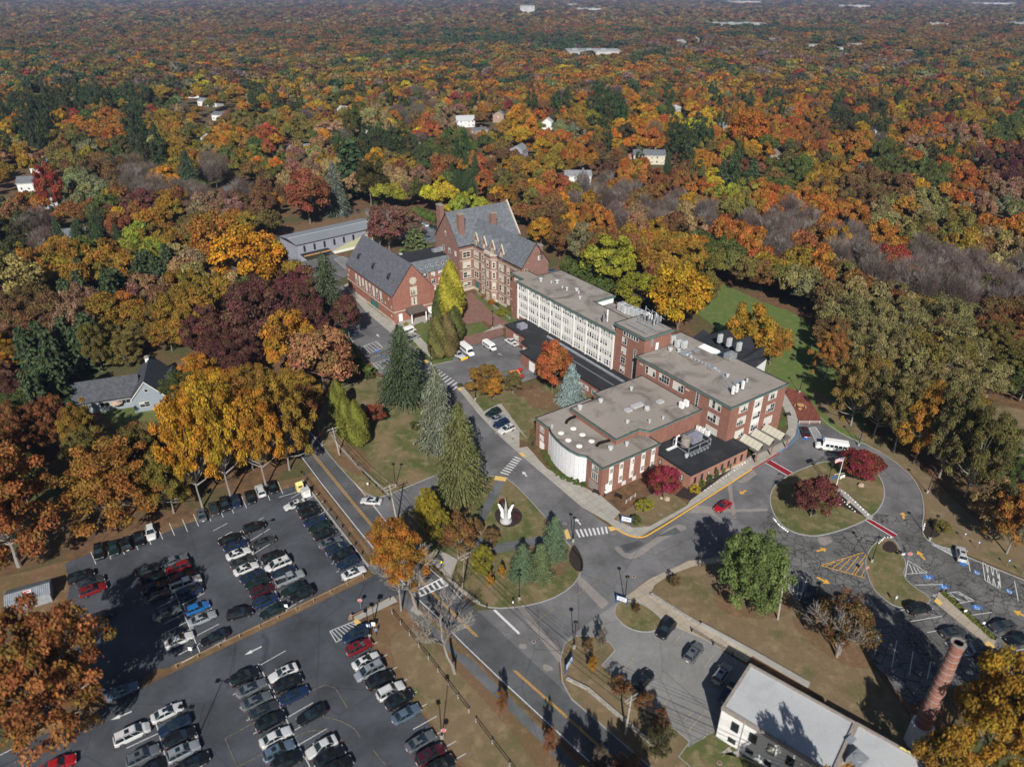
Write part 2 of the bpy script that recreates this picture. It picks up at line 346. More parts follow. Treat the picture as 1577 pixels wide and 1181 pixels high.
# main road
road_l = [(330, 500), (350, 540), (385, 590), (425, 650), (468, 711), (576, 851), (640, 925), (727, 1008), (895, 1164), (1000, 1262)]
road_r = [(352, 490), (375, 535), (412, 585), (452, 633), (494, 681), (613, 823), (650, 865), (693, 899), (740, 945), (880, 1073), (1003, 1177), (1110, 1268)]
sheet('main_road', road_l + road_r[::-1], 'asphalt_road', .008)
sheet('parking_lot', [(100, 868), (140, 851), (300, 795), (425, 742), (462, 738), (520, 806), (566, 870), (558, 889), (272, 1027), (240, 1030), (200, 1060), (150, 1075), (95, 960), (108, 900)], 'asphalt_lot', .012)
sheet('parking_lot', [(-300, 1262), (-60, 1181), (40, 1144), (130, 1102), (276, 1031), (562, 893), (606, 868), (642, 908), (606, 918), (540, 948), (556, 975), (585, 1010), (640, 1085), (705, 1181), (770, 1290), (300, 1300)], 'asphalt_lot', .016)
sheet('campus_road', [(563, 762), (586, 767), (630, 749), (690, 722), (745, 728), (745, 745), (700, 752), (640, 780), (614, 792), (603, 812), (560, 765)], 'asphalt_drive', .020)
sheet('campus_road', [(425, 405), (470, 385), (560, 400), (545, 420), (520, 432), (563, 480), (607, 517), (622, 510), (638, 514), (672, 549), (705, 598), (737, 639), (775, 676), (800, 699), (895, 780), (945, 815), (960, 830), (920, 870), (893, 900), (865, 850), (800, 800), (745, 750), (712, 700), (656, 614), (586, 575), (545, 527), (516, 503), (463, 462), (445, 430)], 'asphalt_drive', .024)
sheet('parking_court', [(650, 566), (697, 556), (704, 526), (724, 533), (774, 518), (822, 550), (845, 575), (800, 590), (775, 582), (720, 588), (703, 600), (670, 575)], 'asphalt_drive', .028)
sheet('campus_road', [(893, 840), (945, 812), (985, 828), (1100, 758), (1175, 712), (1204, 694), (1222, 672), (1240, 690), (1240, 760), (1180, 800), (1120, 862), (1060, 864), (1000, 892), (960, 925), (940, 945), (910, 960), (860, 1015), (862, 1045), (878, 1072), (735, 940), (800, 935), (870, 905), (893, 880)], 'asphalt_drive', .020)
sheet('roundabout_road', [(1222, 672), (1228, 648), (1270, 654), (1300, 672), (1345, 690), (1392, 722), (1418, 755), (1424, 790), (1418, 828), (1440, 838), (1500, 862), (1600, 905), (1640, 925), (1640, 1060), (1500, 1045), (1400, 1085), (1345, 1020), (1320, 965), (1250, 950), (1215, 905), (1196, 868), (1115, 860), (1180, 800), (1190, 740), (1215, 705)], 'asphalt_old', .028)
sheet('loop_road', [(1222, 672), (1228, 648), (1270, 654), (1300, 672), (1345, 690), (1392, 722), (1418, 755), (1424, 790), (1405, 800), (1350, 790), (1362, 750), (1330, 715), (1270, 700), (1215, 735), (1180, 718), (1205, 694)], 'asphalt_drive', .032)
sheet('small_lot', [(880, 1012), (872, 985), (905, 960), (950, 928), (1060, 900), (1110, 1000), (1190, 1050), (1130, 1110), (1060, 1150), (925, 1024)], 'asphalt_pale', .036)
sheet('footpath', [(463, 735), (474, 728), (578, 858), (606, 890), (640, 930), (700, 1000), (726, 1014), (852, 1140), (900, 1190), (880, 1195), (835, 1144), (705, 1016), (640, 955), (598, 905), (560, 868)], 'asphalt_path', .010)
# repairs in the asphalt
for i, (pts, m) in enumerate([([(944, 845), (952, 840), (966, 855), (985, 845), (1010, 828), (1040, 806), (1062, 812), (1040, 822), (1010, 838), (985, 858), (966, 862)], 'asphalt_patch'),
        ([(884, 893), (893, 886), (938, 928), (927, 938)], 'asphalt_patch'), ([(796, 936), (806, 934), (868, 1010), (860, 1020)], 'asphalt_patch'),
        ([(1060, 790), (1072, 778), (1128, 784), (1182, 783), (1182, 787), (1128, 789), (1098, 788), (1110, 800), (1090, 790)], 'asphalt_patch'),
        ([(1120, 745), (1126, 743), (1133, 792), (1127, 795)], 'asphalt_patch'), ([(1135, 742), (1160, 724), (1166, 730), (1148, 744)], 'asphalt_patch'),
        ([(1012, 826), (1040, 812), (1050, 820), (1036, 824)], 'asphalt_road'), ([(954, 840), (985, 832), (992, 838), (966, 850)], 'asphalt_road'),
        ([(800, 990), (812, 992), (810, 1000), (798, 998)], 'asphalt_patch'), ([(835, 1022), (848, 1024), (854, 1032), (838, 1034)], 'asphalt_patch'),
        ([(1256, 828), (1276, 826), (1284, 834), (1266, 842)], 'asphalt_patch'), ([(1300, 752), (1310, 748), (1322, 752), (1312, 757)], 'asphalt_patch')]):
    sheet('asphalt_repair', pts, m, .040 + .001 * i, 1 if i in (0, 8, 9, 10, 11) else 0)
# lawns and planted ground as raised ground with kerbs
def island(name, pts, mat, smooth=2, kerb='kerb_stone', z=.10, kw=.17, label=None):
    pl = pxpoly(pts)
    if smooth: pl = chaikin(pl, smooth)
    mb = MB(); mb.prism(pl, -.05, z, mat, bottom=False); o = mb.build(name); o['kind'] = 'structure'
    if kerb:
        mb = MB(); ribbon(mb, pl, kw, z + .03, kerb, -.05, True); k = mb.build('kerb'); k['kind'] = 'structure'
    return pl
island('lawn', [(745, 735), (766, 733), (785, 738), (830, 785), (893, 858), (896, 868), (894, 884), (880, 905), (845, 925), (800, 935), (760, 937), (735, 930), (715, 915), (695, 898), (670, 868), (640, 838), (616, 815), (607, 802), (616, 792), (640, 781), (700, 757), (735, 738)], 'lawn', 1)
island('lawn', [(492, 676), (500, 692), (530, 728), (563, 760), (575, 765), (588, 766), (625, 751), (690, 724), (712, 712), (690, 680), (656, 640), (650, 620), (625, 598), (586, 580), (560, 585), (520, 600), (490, 640)], 'lawn', 1, kw=.14)
island('lawn', [(1184, 772), (1190, 750), (1212, 733), (1240, 720), (1275, 709), (1325, 712), (1352, 728), (1363, 752), (1360, 775), (1345, 795), (1310, 812), (1270, 824), (1245, 826), (1215, 818), (1195, 800)], 'lawn', 2, kw=.25)
island('lawn', [(1331, 868), (1338, 848), (1352, 832), (1368, 828), (1380, 834), (1388, 852), (1396, 868), (1390, 886), (1404, 902), (1434, 920), (1428, 932), (1400, 937), (1378, 934), (1360, 922), (1342, 904)], 'lawn', 1)
island('lawn', [(948, 932), (946, 947), (958, 961), (975, 971), (1000, 974), (1016, 968), (1022, 957), (1005, 940), (985, 928), (960, 925)], 'lawn', 2)
island('lawn', [(863, 1015), (870, 990), (888, 979), (915, 980), (940, 990), (947, 1002), (927, 1024), (980, 1072), (1062, 1142), (1045, 1165), (1080, 1195), (1030, 1205), (880, 1076), (866, 1050)], 'lawn_brown', 0)
island('lawn', [(1002, 916), (1010, 900), (1030, 886), (1062, 872), (1100, 866), (1195, 872), (1212, 905), (1245, 950), (1316, 968), (1338, 1020), (1395, 1095), (1440, 1160), (1400, 1190), (1245, 1058), (1160, 1008), (1079, 964)], 'lawn_brown', 0, kerb=None)
# lawns beyond the kerbs
sheet('lawn', [(1258, 630), (1290, 655), (1345, 688), (1392, 720), (1420, 752), (1426, 790), (1420, 826), (1442, 836), (1500, 858), (1640, 915), (1700, 900), (1500, 800), (1440, 740), (1390, 700), (1330, 660), (1290, 620), (1250, 600)], 'lawn_brown', .012)
sheet('hill_lawn', [(1055, 412), (1120, 440), (1180, 468), (1235, 485), (1275, 540), (1300, 590), (1330, 640), (1352, 690), (1300, 676), (1262, 652), (1210, 600), (1150, 560), (1100, 500), (1060, 475)], 'lawn_hill', .010, 2)
sheet('hill_lawn', [(1480, 640), (1540, 625), (1640, 640), (1640, 720), (1560, 730), (1500, 700)], 'lawn_brown', .010)
sheet('lawn', [(800, 612), (845, 590), (905, 600), (912, 613), (826, 645), (812, 680), (800, 677), (745, 634), (720, 600), (712, 594), (735, 585), (760, 580)], 'lawn', .044)
sheet('lawn', [(640, 488), (668, 470), (700, 498), (720, 520), (702, 530), (697, 555), (664, 565), (657, 552), (612, 512), (608, 500)], 'lawn_green', .032)
sheet('lawn', [(716, 502), (740, 495), (756, 510), (720, 524), (712, 528)], 'lawn_green', .048)
sheet('lawn', [(730, 455), (745, 450), (800, 490), (806, 505), (782, 504), (760, 500), (742, 480)], 'lawn_green', .048)
sheet('lawn', [(536, 452), (545, 447), (603, 497), (612, 508), (598, 505), (560, 475)], 'lawn_green', .040)
sheet('lawn', [(958, 790), (985, 772), (1000, 762), (1020, 752), (1046, 767), (1060, 778), (1000, 812), (975, 814), (945, 800)], 'lawn_brown', .052)
sheet('lawn', [(1192, 655), (1208, 645), (1214, 654), (1198, 660)], 'lawn_green', .150)
sheet('leafy_bank', [(-80, 905), (40, 880), (105, 862), (118, 900), (135, 960), (60, 960), (-80, 990)], 'leafy_bank', .006)
sheet('leafy_bank', [(590, 935), (640, 925), (728, 1012), (860, 1140), (950, 1240), (800, 1260), (712, 1185), (590, 1010), (555, 960)], 'leafy_bank', .006)
sheet('lawn', [(590, 985), (640, 960), (720, 1050), (800, 1140), (860, 1230), (790, 1230), (712, 1181), (640, 1075)], 'lawn_brown', .014, 2)
sheet('lawn', [(1062, 1142), (1095, 1108), (1180, 1181), (1260, 1260), (1100, 1260), (1045, 1165)], 'lawn', .014)
sheet('leafy_bank', [(460, 735), (480, 728), (560, 835), (578, 860), (565, 872), (520, 800), (466, 744)], 'leafy_bank', .018)
sheet('leafy_bank', [(496, 680), (508, 690), (560, 752), (566, 762), (575, 790), (560, 765)], 'leafy_bank', .018)
sheet('leafy_bank', [(272, 1031), (262, 1026), (400, 960), (556, 884), (566, 891), (420, 962)], 'leafy_bank', .030)
sheet('leafy_bank', [(300, 795), (425, 742), (462, 735), (468, 744), (380, 770), (230, 830), (150, 862), (140, 848)], 'leafy_bank', .026)
sheet('leafy_bank', [(20, 1130), (130, 1085), (172, 1078), (130, 1102), (34, 1146)], 'leafy_bank', .026)
sheet('leafy_bank', [(330, 420), (380, 410), (400, 450), (350, 470)], 'leafy_bank', .006)
sheet('leafy_bank', [(420, 350), (470, 345), (560, 325), (600, 335), (570, 345), (440, 372)], 'leafy_bank', .006)
# drives and small lots behind the halls
sheet('back_lot', [(560, 322), (610, 325), (640, 338), (672, 352), (676, 372), (640, 378), (600, 360), (570, 340)], 'asphalt_drive', .010)
sheet('back_drive', [(930, 262), (965, 268), (955, 292), (925, 305)], 'asphalt_drive', .010)
sheet('back_drive', [(340, 285), (400, 290), (405, 305), (350, 300)], 'asphalt_drive', .010)
sheet('house_drive', [(245, 566), (300, 550), (385, 540), (380, 555), (300, 568), (250, 580)], 'leafy_bank', .010)
sheet('house_yard', [(150, 625), (230, 610), (270, 640), (180, 665)], 'lawn_green', .010)
for pts in ([(800, 600), (835, 600), (870, 612), (880, 624), (850, 634), (815, 628)], [(1090, 905), (1110, 945), (1160, 955), (1215, 950), (1225, 925), (1160, 900)], [(1210, 940), (1240, 990), (1330, 1040), (1350, 1010), (1290, 960)], [(640, 780), (700, 760), (735, 745), (730, 790), (690, 830), (650, 835)], [(812, 870), (870, 860), (880, 875), (840, 905), (805, 900)], [(500, 700), (520, 680), (560, 690), (575, 720), (560, 742)]):
    sheet('fallen_leaves', pts, 'leafy_bank', .118 if pts[0][0] not in (800, 500) else .112, 2)
# mulch beds
island('mulch_bed', [(760, 792), (768, 782), (785, 779), (800, 785), (806, 797), (798, 808), (783, 813), (768, 808)], 'mulch', 2, None, .13)
island('mulch_bed', [(883, 836), (893, 850), (899, 866), (897, 882), (884, 878), (874, 860)], 'mulch', 1, None, .13)
island('mulch_bed', [(1040, 763), (1055, 748), (1075, 740), (1152, 694), (1160, 699), (1063, 771)], 'mulch', 0, None, .13)
island('mulch_bed', [(1366, 832), (1378, 836), (1384, 850), (1368, 852), (1356, 844)], 'mulch', 1, None, .13)
island('mulch_bed', [(1264, 752), (1300, 758), (1340, 790), (1334, 797), (1300, 782), (1280, 772)], 'mulch', 1, None, .13)
island('mulch_bed', [(1421, 808), (1436, 800), (1450, 815), (1446, 828), (1424, 826)], 'mulch', 1, None, .10)
# pavements
def walk(pts, mat='concrete', z=.13, smooth=0, name='pavement'):
    pl = pxpoly(pts)
    if smooth: pl = chaikin(pl, smooth)
    mb = MB(); mb.prism(pl, -.05, z, mat, bottom=False); o = mb.build(name); o['kind'] = 'structure'; return o
walk([(985, 827), (965, 822), (948, 813), (935, 803), (895, 780), (800, 699), (774, 676), (786, 670), (800, 664), (800, 690), (812, 688), (842, 722), (902, 752), (926, 764), (955, 789), (945, 800), (975, 813), (1000, 811), (1058, 779), (1063, 771), (1160, 699), (1180, 694), (1205, 676), (1214, 660), (1212, 640), (1198, 610), (1205, 602), (1220, 618), (1230, 645), (1224, 672), (1204, 694), (1175, 712), (1100, 758)], 'concrete')
walk([(774, 676), (737, 638), (705, 598), (712, 594), (745, 634), (765, 624), (772, 622), (812, 676), (800, 664), (786, 670)], 'concrete', .126)
walk([(607, 517), (563, 480), (530, 440), (536, 436), (568, 470), (608, 500), (614, 508), (640, 512), (655, 528), (672, 547), (666, 553), (650, 540), (636, 524), (625, 515)], 'concrete', .13)
walk([(608, 500), (640, 488), (652, 482), (664, 490), (640, 500), (612, 512)], 'concrete', .134)
walk([(640, 486), (654, 478), (668, 489), (654, 498)], 'concrete', .17)
walk([(718, 524), (770, 500), (776, 504), (722, 530)], 'concrete', .13)
walk([(1000, 915), (955, 925), (1000, 892), (1060, 864), (1110, 858), (1112, 866), (1068, 872), (1030, 886), (1008, 901), (1002, 916), (1079, 964), (1160, 1008), (1150, 1020), (1080, 982), (1022, 957), (1005, 940), (988, 928), (965, 925)], 'concrete_tan', .132)
walk([(1445, 912), (1452, 912), (1535, 985), (1527, 1000), (1440, 928)], 'concrete_tan', .14)
walk([(1293, 760), (1298, 755), (1345, 797), (1338, 801)], 'concrete_plain', .135, 0, 'footpath')
walk([(1284, 758), (1292, 752), (1300, 757), (1298, 765), (1290, 764)], 'concrete_plain', .14, 2, 'footpath')
walk([(547, 957), (545, 950), (606, 918), (612, 926)], 'concrete_plain', .10)
walk([(632, 940), (637, 932), (652, 945), (644, 948)], 'concrete_plain', .10)
walk([(1178, 1060 + 90), (1110, 1160), (1122, 1150), (1135, 1165)], 'concrete_plain', .06)
walk([(668, 868), (678, 848), (705, 862), (694, 890)], 'concrete_plain', .13, name='footpath')
# asphalt paths over the triangular lawn
for pts, z in (([(765, 740), (779, 742), (757, 783), (745, 806), (732, 826), (720, 818), (735, 800), (745, 775)], .125), ([(728, 836), (740, 828), (765, 838), (810, 830), (874, 818), (878, 832), (815, 842), (768, 852), (735, 850)], .127)):
    walk(pts, 'asphalt_path', z, name='footpath')
walk([(763, 733), (781, 736), (778, 742), (761, 739)], 'tactile_yellow', .131); walk([(868, 817), (874, 815), (879, 829), (872, 831)], 'tactile_yellow', .131)
walk([(936, 812), (944, 811), (949, 815), (940, 818)], 'tactile_yellow', .136); walk([(544, 957), (549, 953), (556, 958), (549, 963)], 'tactile_yellow', .104)
walk([(1438, 926), (1442, 921), (1452, 929), (1447, 933)], 'tactile_yellow', .144); walk([(1516, 992), (1521, 987), (1532, 996), (1527, 1001)], 'tactile_yellow', .144)
walk([(799, 698), (804, 697), (810, 703), (805, 704)], 'tactile_yellow', .136); walk([(704, 598), (709, 597), (712, 601), (707, 602)], 'tactile_yellow', .134); walk([(652, 555), (656, 554), (660, 558), (656, 560)], 'tactile_yellow', .136)
# brick paving
sheet('brick_plaza', [(700, 468), (726, 450), (756, 480), (790, 502), (768, 508), (745, 494), (720, 500), (705, 488)], 'plaza_brick', .052)
sheet('brick_plaza', [(704, 522), (774, 505), (776, 516), (724, 533), (700, 530)], 'plaza_brick', .142)
walk([(1205, 600), (1215, 598), (1240, 606), (1262, 640), (1266, 654), (1230, 652), (1224, 632)], 'patio_brick', .15, name='brick_patio')
# kerb lines along the roads (painted stretches too)
def kerb(pts, mat, w=.16, z=.14, sm=1, name='kerb'):
    mb = MB(); ribbon(mb, chaikin(pxpoly(pts), sm, False), w, z, mat, -.05); k = mb.build(name); k['kind'] = 'structure'
kerb([(948, 814), (965, 824), (985, 828.5), (1000, 824), (1100, 760), (1158, 723)], 'kerb_yellow', .22, .142)
kerb([(1158, 723), (1175, 713), (1200, 697)], 'kerb_red', .22, .142)
kerb([(1200, 697), (1222, 681), (1231, 664), (1229, 645)], 'kerb_blue', .22, .142)
kerb([(1262, 642), (1278, 656), (1302, 672), (1345, 689), (1392, 721), (1417, 752), (1424, 785), (1419, 815), (1425, 830), (1440, 838)], 'kerb_stone', .22)
kerb([(1440, 838), (1500, 862), (1600, 903)], 'kerb_stone', .18)
kerb([(697, 556), (660, 564), (664, 560), (657, 554)], 'kerb_stone'); kerb([(586, 575), (545, 527), (516, 503), (463, 462)], 'kerb_stone'); kerb([(656, 613), (646, 600), (640, 603), (646, 618)], 'kerb_stone')
kerb([(720, 588), (735, 584)], 'kerb_stone'); kerb([(1195, 872), (1212, 905), (1245, 950)], 'kerb_stone')
# ---------------------------------------------------------------- painted markings
_mz = [.062]
def marks(name, items, mat, z=None):
    """items: (p, q, width in m) stripes in picture points"""
    z = z or _mz[0]; _mz[0] += .0008
    mb = MB()
    for p, q, w in items:
        a, b = P(*p), P(*q); ribbon(mb, [a, b], w, z, mat)
    o = mb.build(name); o['kind'] = 'structure'; return o
def line(pts, mat, w=.13, name='road_marking', z=None):
    z = z or _mz[0]; _mz[0] += .0008
    mb = MB(); ribbon(mb, chaikin(pxpoly(pts), 1, False), w, z, mat); o = mb.build(name); o['kind'] = 'structure'
line([(333, 502), (390, 590), (430, 652), (471, 714), (579, 850), (644, 923), (669, 945), (729, 1007), (897, 1162), (1000, 1258)], 'paint_white', .14, z=.020)
line([(412, 590), (452, 637), (492, 682), (563, 763)], 'paint_white', .14, z=.022); line([(575, 778), (611, 824), (640, 858), (692, 901), (711, 923)], 'paint_white', .14, z=.022)
line([(879, 1074), (1000, 1177), (1100, 1262)], 'paint_white', .14, z=.022)
for d in (-1.6, 1.6):
    line([(430 + d, 632), (470.5 + d, 685), (591 + d, 832), (667 + d, 914), (734.5 + d, 980)], 'paint_yellow', .12, z=.024)
    line([(792 + d, 1032), (914 + d, 1140), (1020 + d, 1240)], 'paint_yellow', .12, z=.024)
line([(761, 939), (800, 976)], 'paint_white', .45)
line([(800, 975), (880, 918), (960, 880)], 'paint_faint', .12); line([(996, 857), (1045, 837)], 'paint_faint', .14)
def crosswalk(p0, p1, q0, q1, n, w, mat='paint_white', border=False, z=.064):
    """n bars between rail p0-p1 and rail q0-q1"""
    mb = MB(); p0, p1, q0, q1 = P(*p0), P(*p1), P(*q0), P(*q1)
    for i in range(n):
        t = (i + .5) / n
        ribbon(mb, [p0.lerp(p1, t), q0.lerp(q1, t)], w, z, mat)
    if border: ribbon(mb, [p0, p1], .3, z + .002, mat); ribbon(mb, [q0, q1], .3, z + .002, mat)
    o = mb.build('crosswalk'); o['kind'] = 'structure'
crosswalk((769, 729), (794, 702), (782, 733), (804, 706), 8, .38)
crosswalk((884, 816), (936, 811), (890, 828), (938, 821), 8, .38)
crosswalk((640, 911), (681, 890), (645, 919), (690, 901), 6, .40, border=True)
crosswalk((657, 567), (700, 602), (666, 562), (711, 594), 10, .38)
def arrow(cx, cy, tx, ty, L, mat, w=.32, double=False):
    a = P(cx, cy); d = (P(tx, ty) - a).normalized(); n = Vector((-d.y, d.x, 0)); z = Vector((0, 0, _mz[0])); _mz[0] += .0008
    mb = MB(); a = a - d * L / 2; tip = a + d * L
    q = lambda v: tuple(v + z)
    mb.add([q(a - n * w / 2), q(a + n * w / 2), q(tip - d * L * .42 + n * w / 2), q(tip - d * L * .42 - n * w / 2)], [(0, 3, 2, 1)], mat)
    mb.add([q(tip - d * L * .42 - n * w * 1.7), q(tip), q(tip - d * L * .42 + n * w * 1.7)], [(0, 1, 2)], mat)
    o = mb.build('road_arrow'); o['kind'] = 'structure'
arrow(390, 1002, 376, 1009, 3.0, 'paint_white', .22); arrow(187, 1102, 170, 1109, 3.0, 'paint_white', .22)
arrow(808, 730, 801, 722, 2.2, 'paint_white'); arrow(890, 803, 884, 796, 2.4, 'paint_white'); arrow(582, 517, 575, 510, 2.2, 'paint_white')
arrow(1144, 758, 1137, 762, 2.2, 'paint_yellow', .45); arrow(1265, 847, 1273, 845, 2.4, 'paint_yellow', .45); arrow(1391, 794, 1390, 786, 2.4, 'paint_yellow', .45)
arrow(1418, 855, 1412, 848, 2.6, 'paint_yellow', .45); arrow(1268, 894, 1276, 898, 2.6, 'paint_yellow', .5); arrow(1572, 946, 1564, 942, 2.6, 'paint_yellow', .5); arrow(770, 546, 764, 542, 2, 'paint_worn', .4)
# red crossings with white borders
for pa, pb, pc, pd in (((1179, 713), (1227, 741), (1187, 709), (1236, 737)), ((1332, 801), (1376, 828), (1338, 798), (1382, 824))):
    sheet('red_crosswalk', [pa, pb, pd, pc], 'paint_red', .070)
    line([pa, pb], 'paint_white', .2, 'crosswalk_border', .074); line([pc, pd], 'paint_white', .2, 'crosswalk_border', .0745)
# hatched zones
marks('hatch_marking', [((1264, 871), (1330, 851), .16), ((1264, 871), (1332, 890), .16)] + [((1272 + k * 10, 872 + k * 3.0), (1288 + k * 10 + k * 1.5, 864 - k * 2.6), .14) for k in range(5)] + [((1316, 886), (1330, 866), .14), ((1326, 889), (1331, 878), .14)], 'paint_yellow')
marks('hatch_marking', [((1394, 888), (1398, 863), .13), ((1398, 863), (1428, 882), .13), ((1428, 882), (1394, 884), .13)] + [((1400 + k * 6, 868 + k * 3.5), (1406 + k * 6, 883), .12) for k in range(4)], 'paint_white')
def hatchbox(a, b, c, d, n, cross=False, mat='paint_white'):
    it = [(a, b, .13), (b, c, .13), (c, d, .13), (d, a, .13)]
    L = lambda p, q, t: (p[0] + (q[0] - p[0]) * t, p[1] + (q[1] - p[1]) * t)
    for k in range(n):
        t = (k + .5) / n
        it.append((L(a, b, t), L(d, c, min(1, t + .5 / n)), .12))
        if cross: it.append((L(a, b, min(1, t + .5 / n)), L(d, c, t), .12))
    marks('hatch_marking', it, mat)
hatchbox((508, 972), (547, 956), (562, 963), (518, 989), 8); hatchbox((1210, 890), (1243, 890), (1232, 924), (1210, 915), 4)
hatchbox((1434, 838), (1468, 846), (1490, 866), (1492, 870), 6); hatchbox((1513, 866), (1538, 880), (1541, 908), (1517, 894), 3, True)
hatchbox((1436, 917), (1475, 911), (1500, 925), (1462, 932), 3, True); hatchbox((1455, 990), (1492, 985), (1505, 1008), (1480, 1010), 3, True)
hatchbox((1246, 659), (1256, 658), (1269, 678), (1256, 680), 5, False)
hatchbox((514, 399), (527, 395), (549, 407), (534, 416), 6); hatchbox((560, 533), (580, 526), (590, 536), (570, 544), 4); hatchbox((575, 560), (600, 552), (606, 560), (584, 570), 4)
# parking stalls
stalls = []
def stall_row(p0, p1, n, vx, vy, w=.11):
    for i in range(n):
        t = i / max(1, n - 1); x = p0[0] + (p1[0] - p0[0]) * t; y = p0[1] + (p1[1] - p0[1]) * t
        stalls.append(((x, y), (x + vx, y + vy), w))
stall_row((448, 768), (526, 894), 11, 34, -21); stall_row((350, 806), (420, 921), 10, -22, 12); stall_row((372, 818), (440, 940), 8, 34, -21)
stalls += [((370, 818), (442, 942), .12), ((398, 1022), (482, 1190), .12), ((238, 1105), (262, 1190), .12), ((256, 880), (308, 1005), .12)]
for i in range(9): stalls.append(((398 + i * 10.6, 1026 + i * 20), (398 + i * 10.6 + 42, 1026 + i * 20 - 24), .11)); stalls.append(((398 + i * 10.6, 1026 + i * 20), (398 + i * 10.6 - 50, 1026 + i * 20 + 24), .11))
for i in range(11): stalls.append(((256 + i * 5.4, 885 + i * 12), (256 + i * 5.4 + 38, 885 + i * 12 - 20), .11)); stalls.append(((256 + i * 5.4, 885 + i * 12), (256 + i * 5.4 - 30, 885 + i * 12 + 16), .11))
for i in range(11): stalls.append(((530 + i * 15.2, 990 + i * 19), (566 + i * 15.2, 970 + i * 19), .11))
for i in range(5): stalls.append(((242 + i * 9, 1108 + i * 22), (282 + i * 9, 1088 + i * 22), .11)); stalls.append(((238 + i * 9, 1106 + i * 22), (186 + i * 9, 1130 + i * 22), .11))
for x, y in ((140, 850), (163, 842), (184, 835), (205, 828), (225, 820), (243, 812), (261, 806), (281, 800), (298, 792), (317, 784), (336, 778), (352, 772), (372, 764), (408, 752), (428, 742)): stalls.append(((x, y), (x + 8, y + 19), .11))
stalls += [((430, 766), (465, 756), .12), ((0, 1163), (30, 1148), .13)]
marks('parking_marking', stalls, 'paint_white')
st = []
for i in range(5): st.append(((1052 - i * 9 + i * 33, 975 - 2 + i * 17), (1036 + i * 24, 993 + i * 18), .1))
for i in range(6): st.append(((976 + i * 30, 1014 + i * 27), (962 + i * 30, 1030 + i * 27), .1))
st.append(((1087, 1094), (1060, 1125), .12))
marks('parking_marking', st, 'paint_worn')
st = [((1280, 924), (1276, 952), .12), ((1310, 936), (1304, 964), .12), ((1356, 968), (1347, 1008), .12), ((1381, 986), (1373, 1028), .12), ((1406, 1003), (1400, 1040), .12), ((1433, 1020), (1428, 1045), .12), ((1452, 900), (1409, 901), .12), ((1491, 864), (1494, 880), .12), ((1562, 895), (1568, 925), .12),
      ((1378, 943), (1395, 938), .12), ((1402, 957), (1450, 949), .12), ((1428, 974), (1455, 969), .12), ((1484, 949), (1527, 943), .12), ((1540, 982), (1562, 978), .12), ((1565, 1002), (1590, 997), .12)]
st += [((590, 545), (560, 556), .1), ((600, 553), (572, 567), .1), ((556, 519), (540, 527), .1), ((570, 530), (550, 538), .1), ((655, 528), (638, 537), .1), ((660, 533), (644, 543), .1), ((650, 522), (630, 531), .1), ((757, 643), (748, 650), .1), ((764, 651), (756, 657), .1), ((771, 661), (763, 668), .1)]
marks('parking_marking', st, 'paint_white')
bl = [((1480, 866), (1487, 871), 1.2), ((1422, 889), (1437, 889), 1.0), ((1446, 904), (1460, 904), 1.0), ((1500, 880), (1509, 884), 1.0), ((1549, 909), (1559, 913), 1.0), ((1497, 935), (1512, 936), 1.0), ((1236, 677), (1245, 675), 1.2), ((1265, 674), (1273, 676), 1.2), ((579, 540), (584, 542), 1.0), ((588, 549), (593, 550), 1.0), ((594, 555), (598, 556), 1.0)]
marks('accessible_bay_paint', bl, 'paint_blue', .09)
# wheelchair figures on the blue squares
mb = MB()
for (x, y) in ((1429, 889), (1453, 904), (1504, 882), (1554, 911), (1504, 936)):
    c = P(x, y); z = .094
    pts = [Vector((c.x + .33 * math.cos(t) + .05, c.y + .33 * math.sin(t) - .08, 0)) for t in [R(q) for q in range(120, 400, 28)]]
    ribbon(mb, pts, .09, z, 'paint_white'); ribbon(mb, [c + Vector((-.08, .42, 0)), c + Vector((-.05, .05, 0)), c + Vector((.25, .02, 0)), c + Vector((.38, -.32, 0))], .09, z + .001, 'paint_white')
    ribbon(mb, [c + Vector((-.13, .55, 0)), c + Vector((.02, .55, 0))], .15, z + .002, 'paint_white')
o = mb.build('wheelchair_symbol'); o['kind'] = 'structure'
# old court lines in the lower lot and tar lines
for pts in ([(470, 1068), (511, 1050), (535, 1090)], [(347, 1137), (400, 1108)], [(347, 1137), (366, 1181)], [(498, 1104), (520, 1108), (545, 1120), (555, 1135)], [(455, 1134), (480, 1124), (510, 1125), (535, 1147)], [(366, 1181), (410, 1158)], [(575, 1155), (600, 1185)]):
    line(pts, 'paint_faint', .09)
def manhole(x, y, z=.05, r=.38):
    c = P(x, y); mb = MB(); mb.prism([(c.x + r * math.cos(t), c.y + r * math.sin(t)) for t in [R(k * 24) for k in range(15)]], z - .03, z + .02, 'kerb_stone'); mb.prism([(c.x + r * .72 * math.cos(t), c.y + r * .72 * math.sin(t)) for t in [R(k * 24) for k in range(15)]], z, z + .03, 'patio_brick')
    o = mb.build('manhole_cover'); o['kind'] = 'structure'
for x, y in ((822, 988), (976, 888), (1017, 792), (870, 806), (819, 723), (1130, 796), (945, 821), (982, 827), (1182, 764), (1108, 1175), (772, 765), (790, 676)): manhole(x, y, .12 if (x, y) in ((1017, 792), (772, 765), (1108, 1175), (790, 676)) else .07)
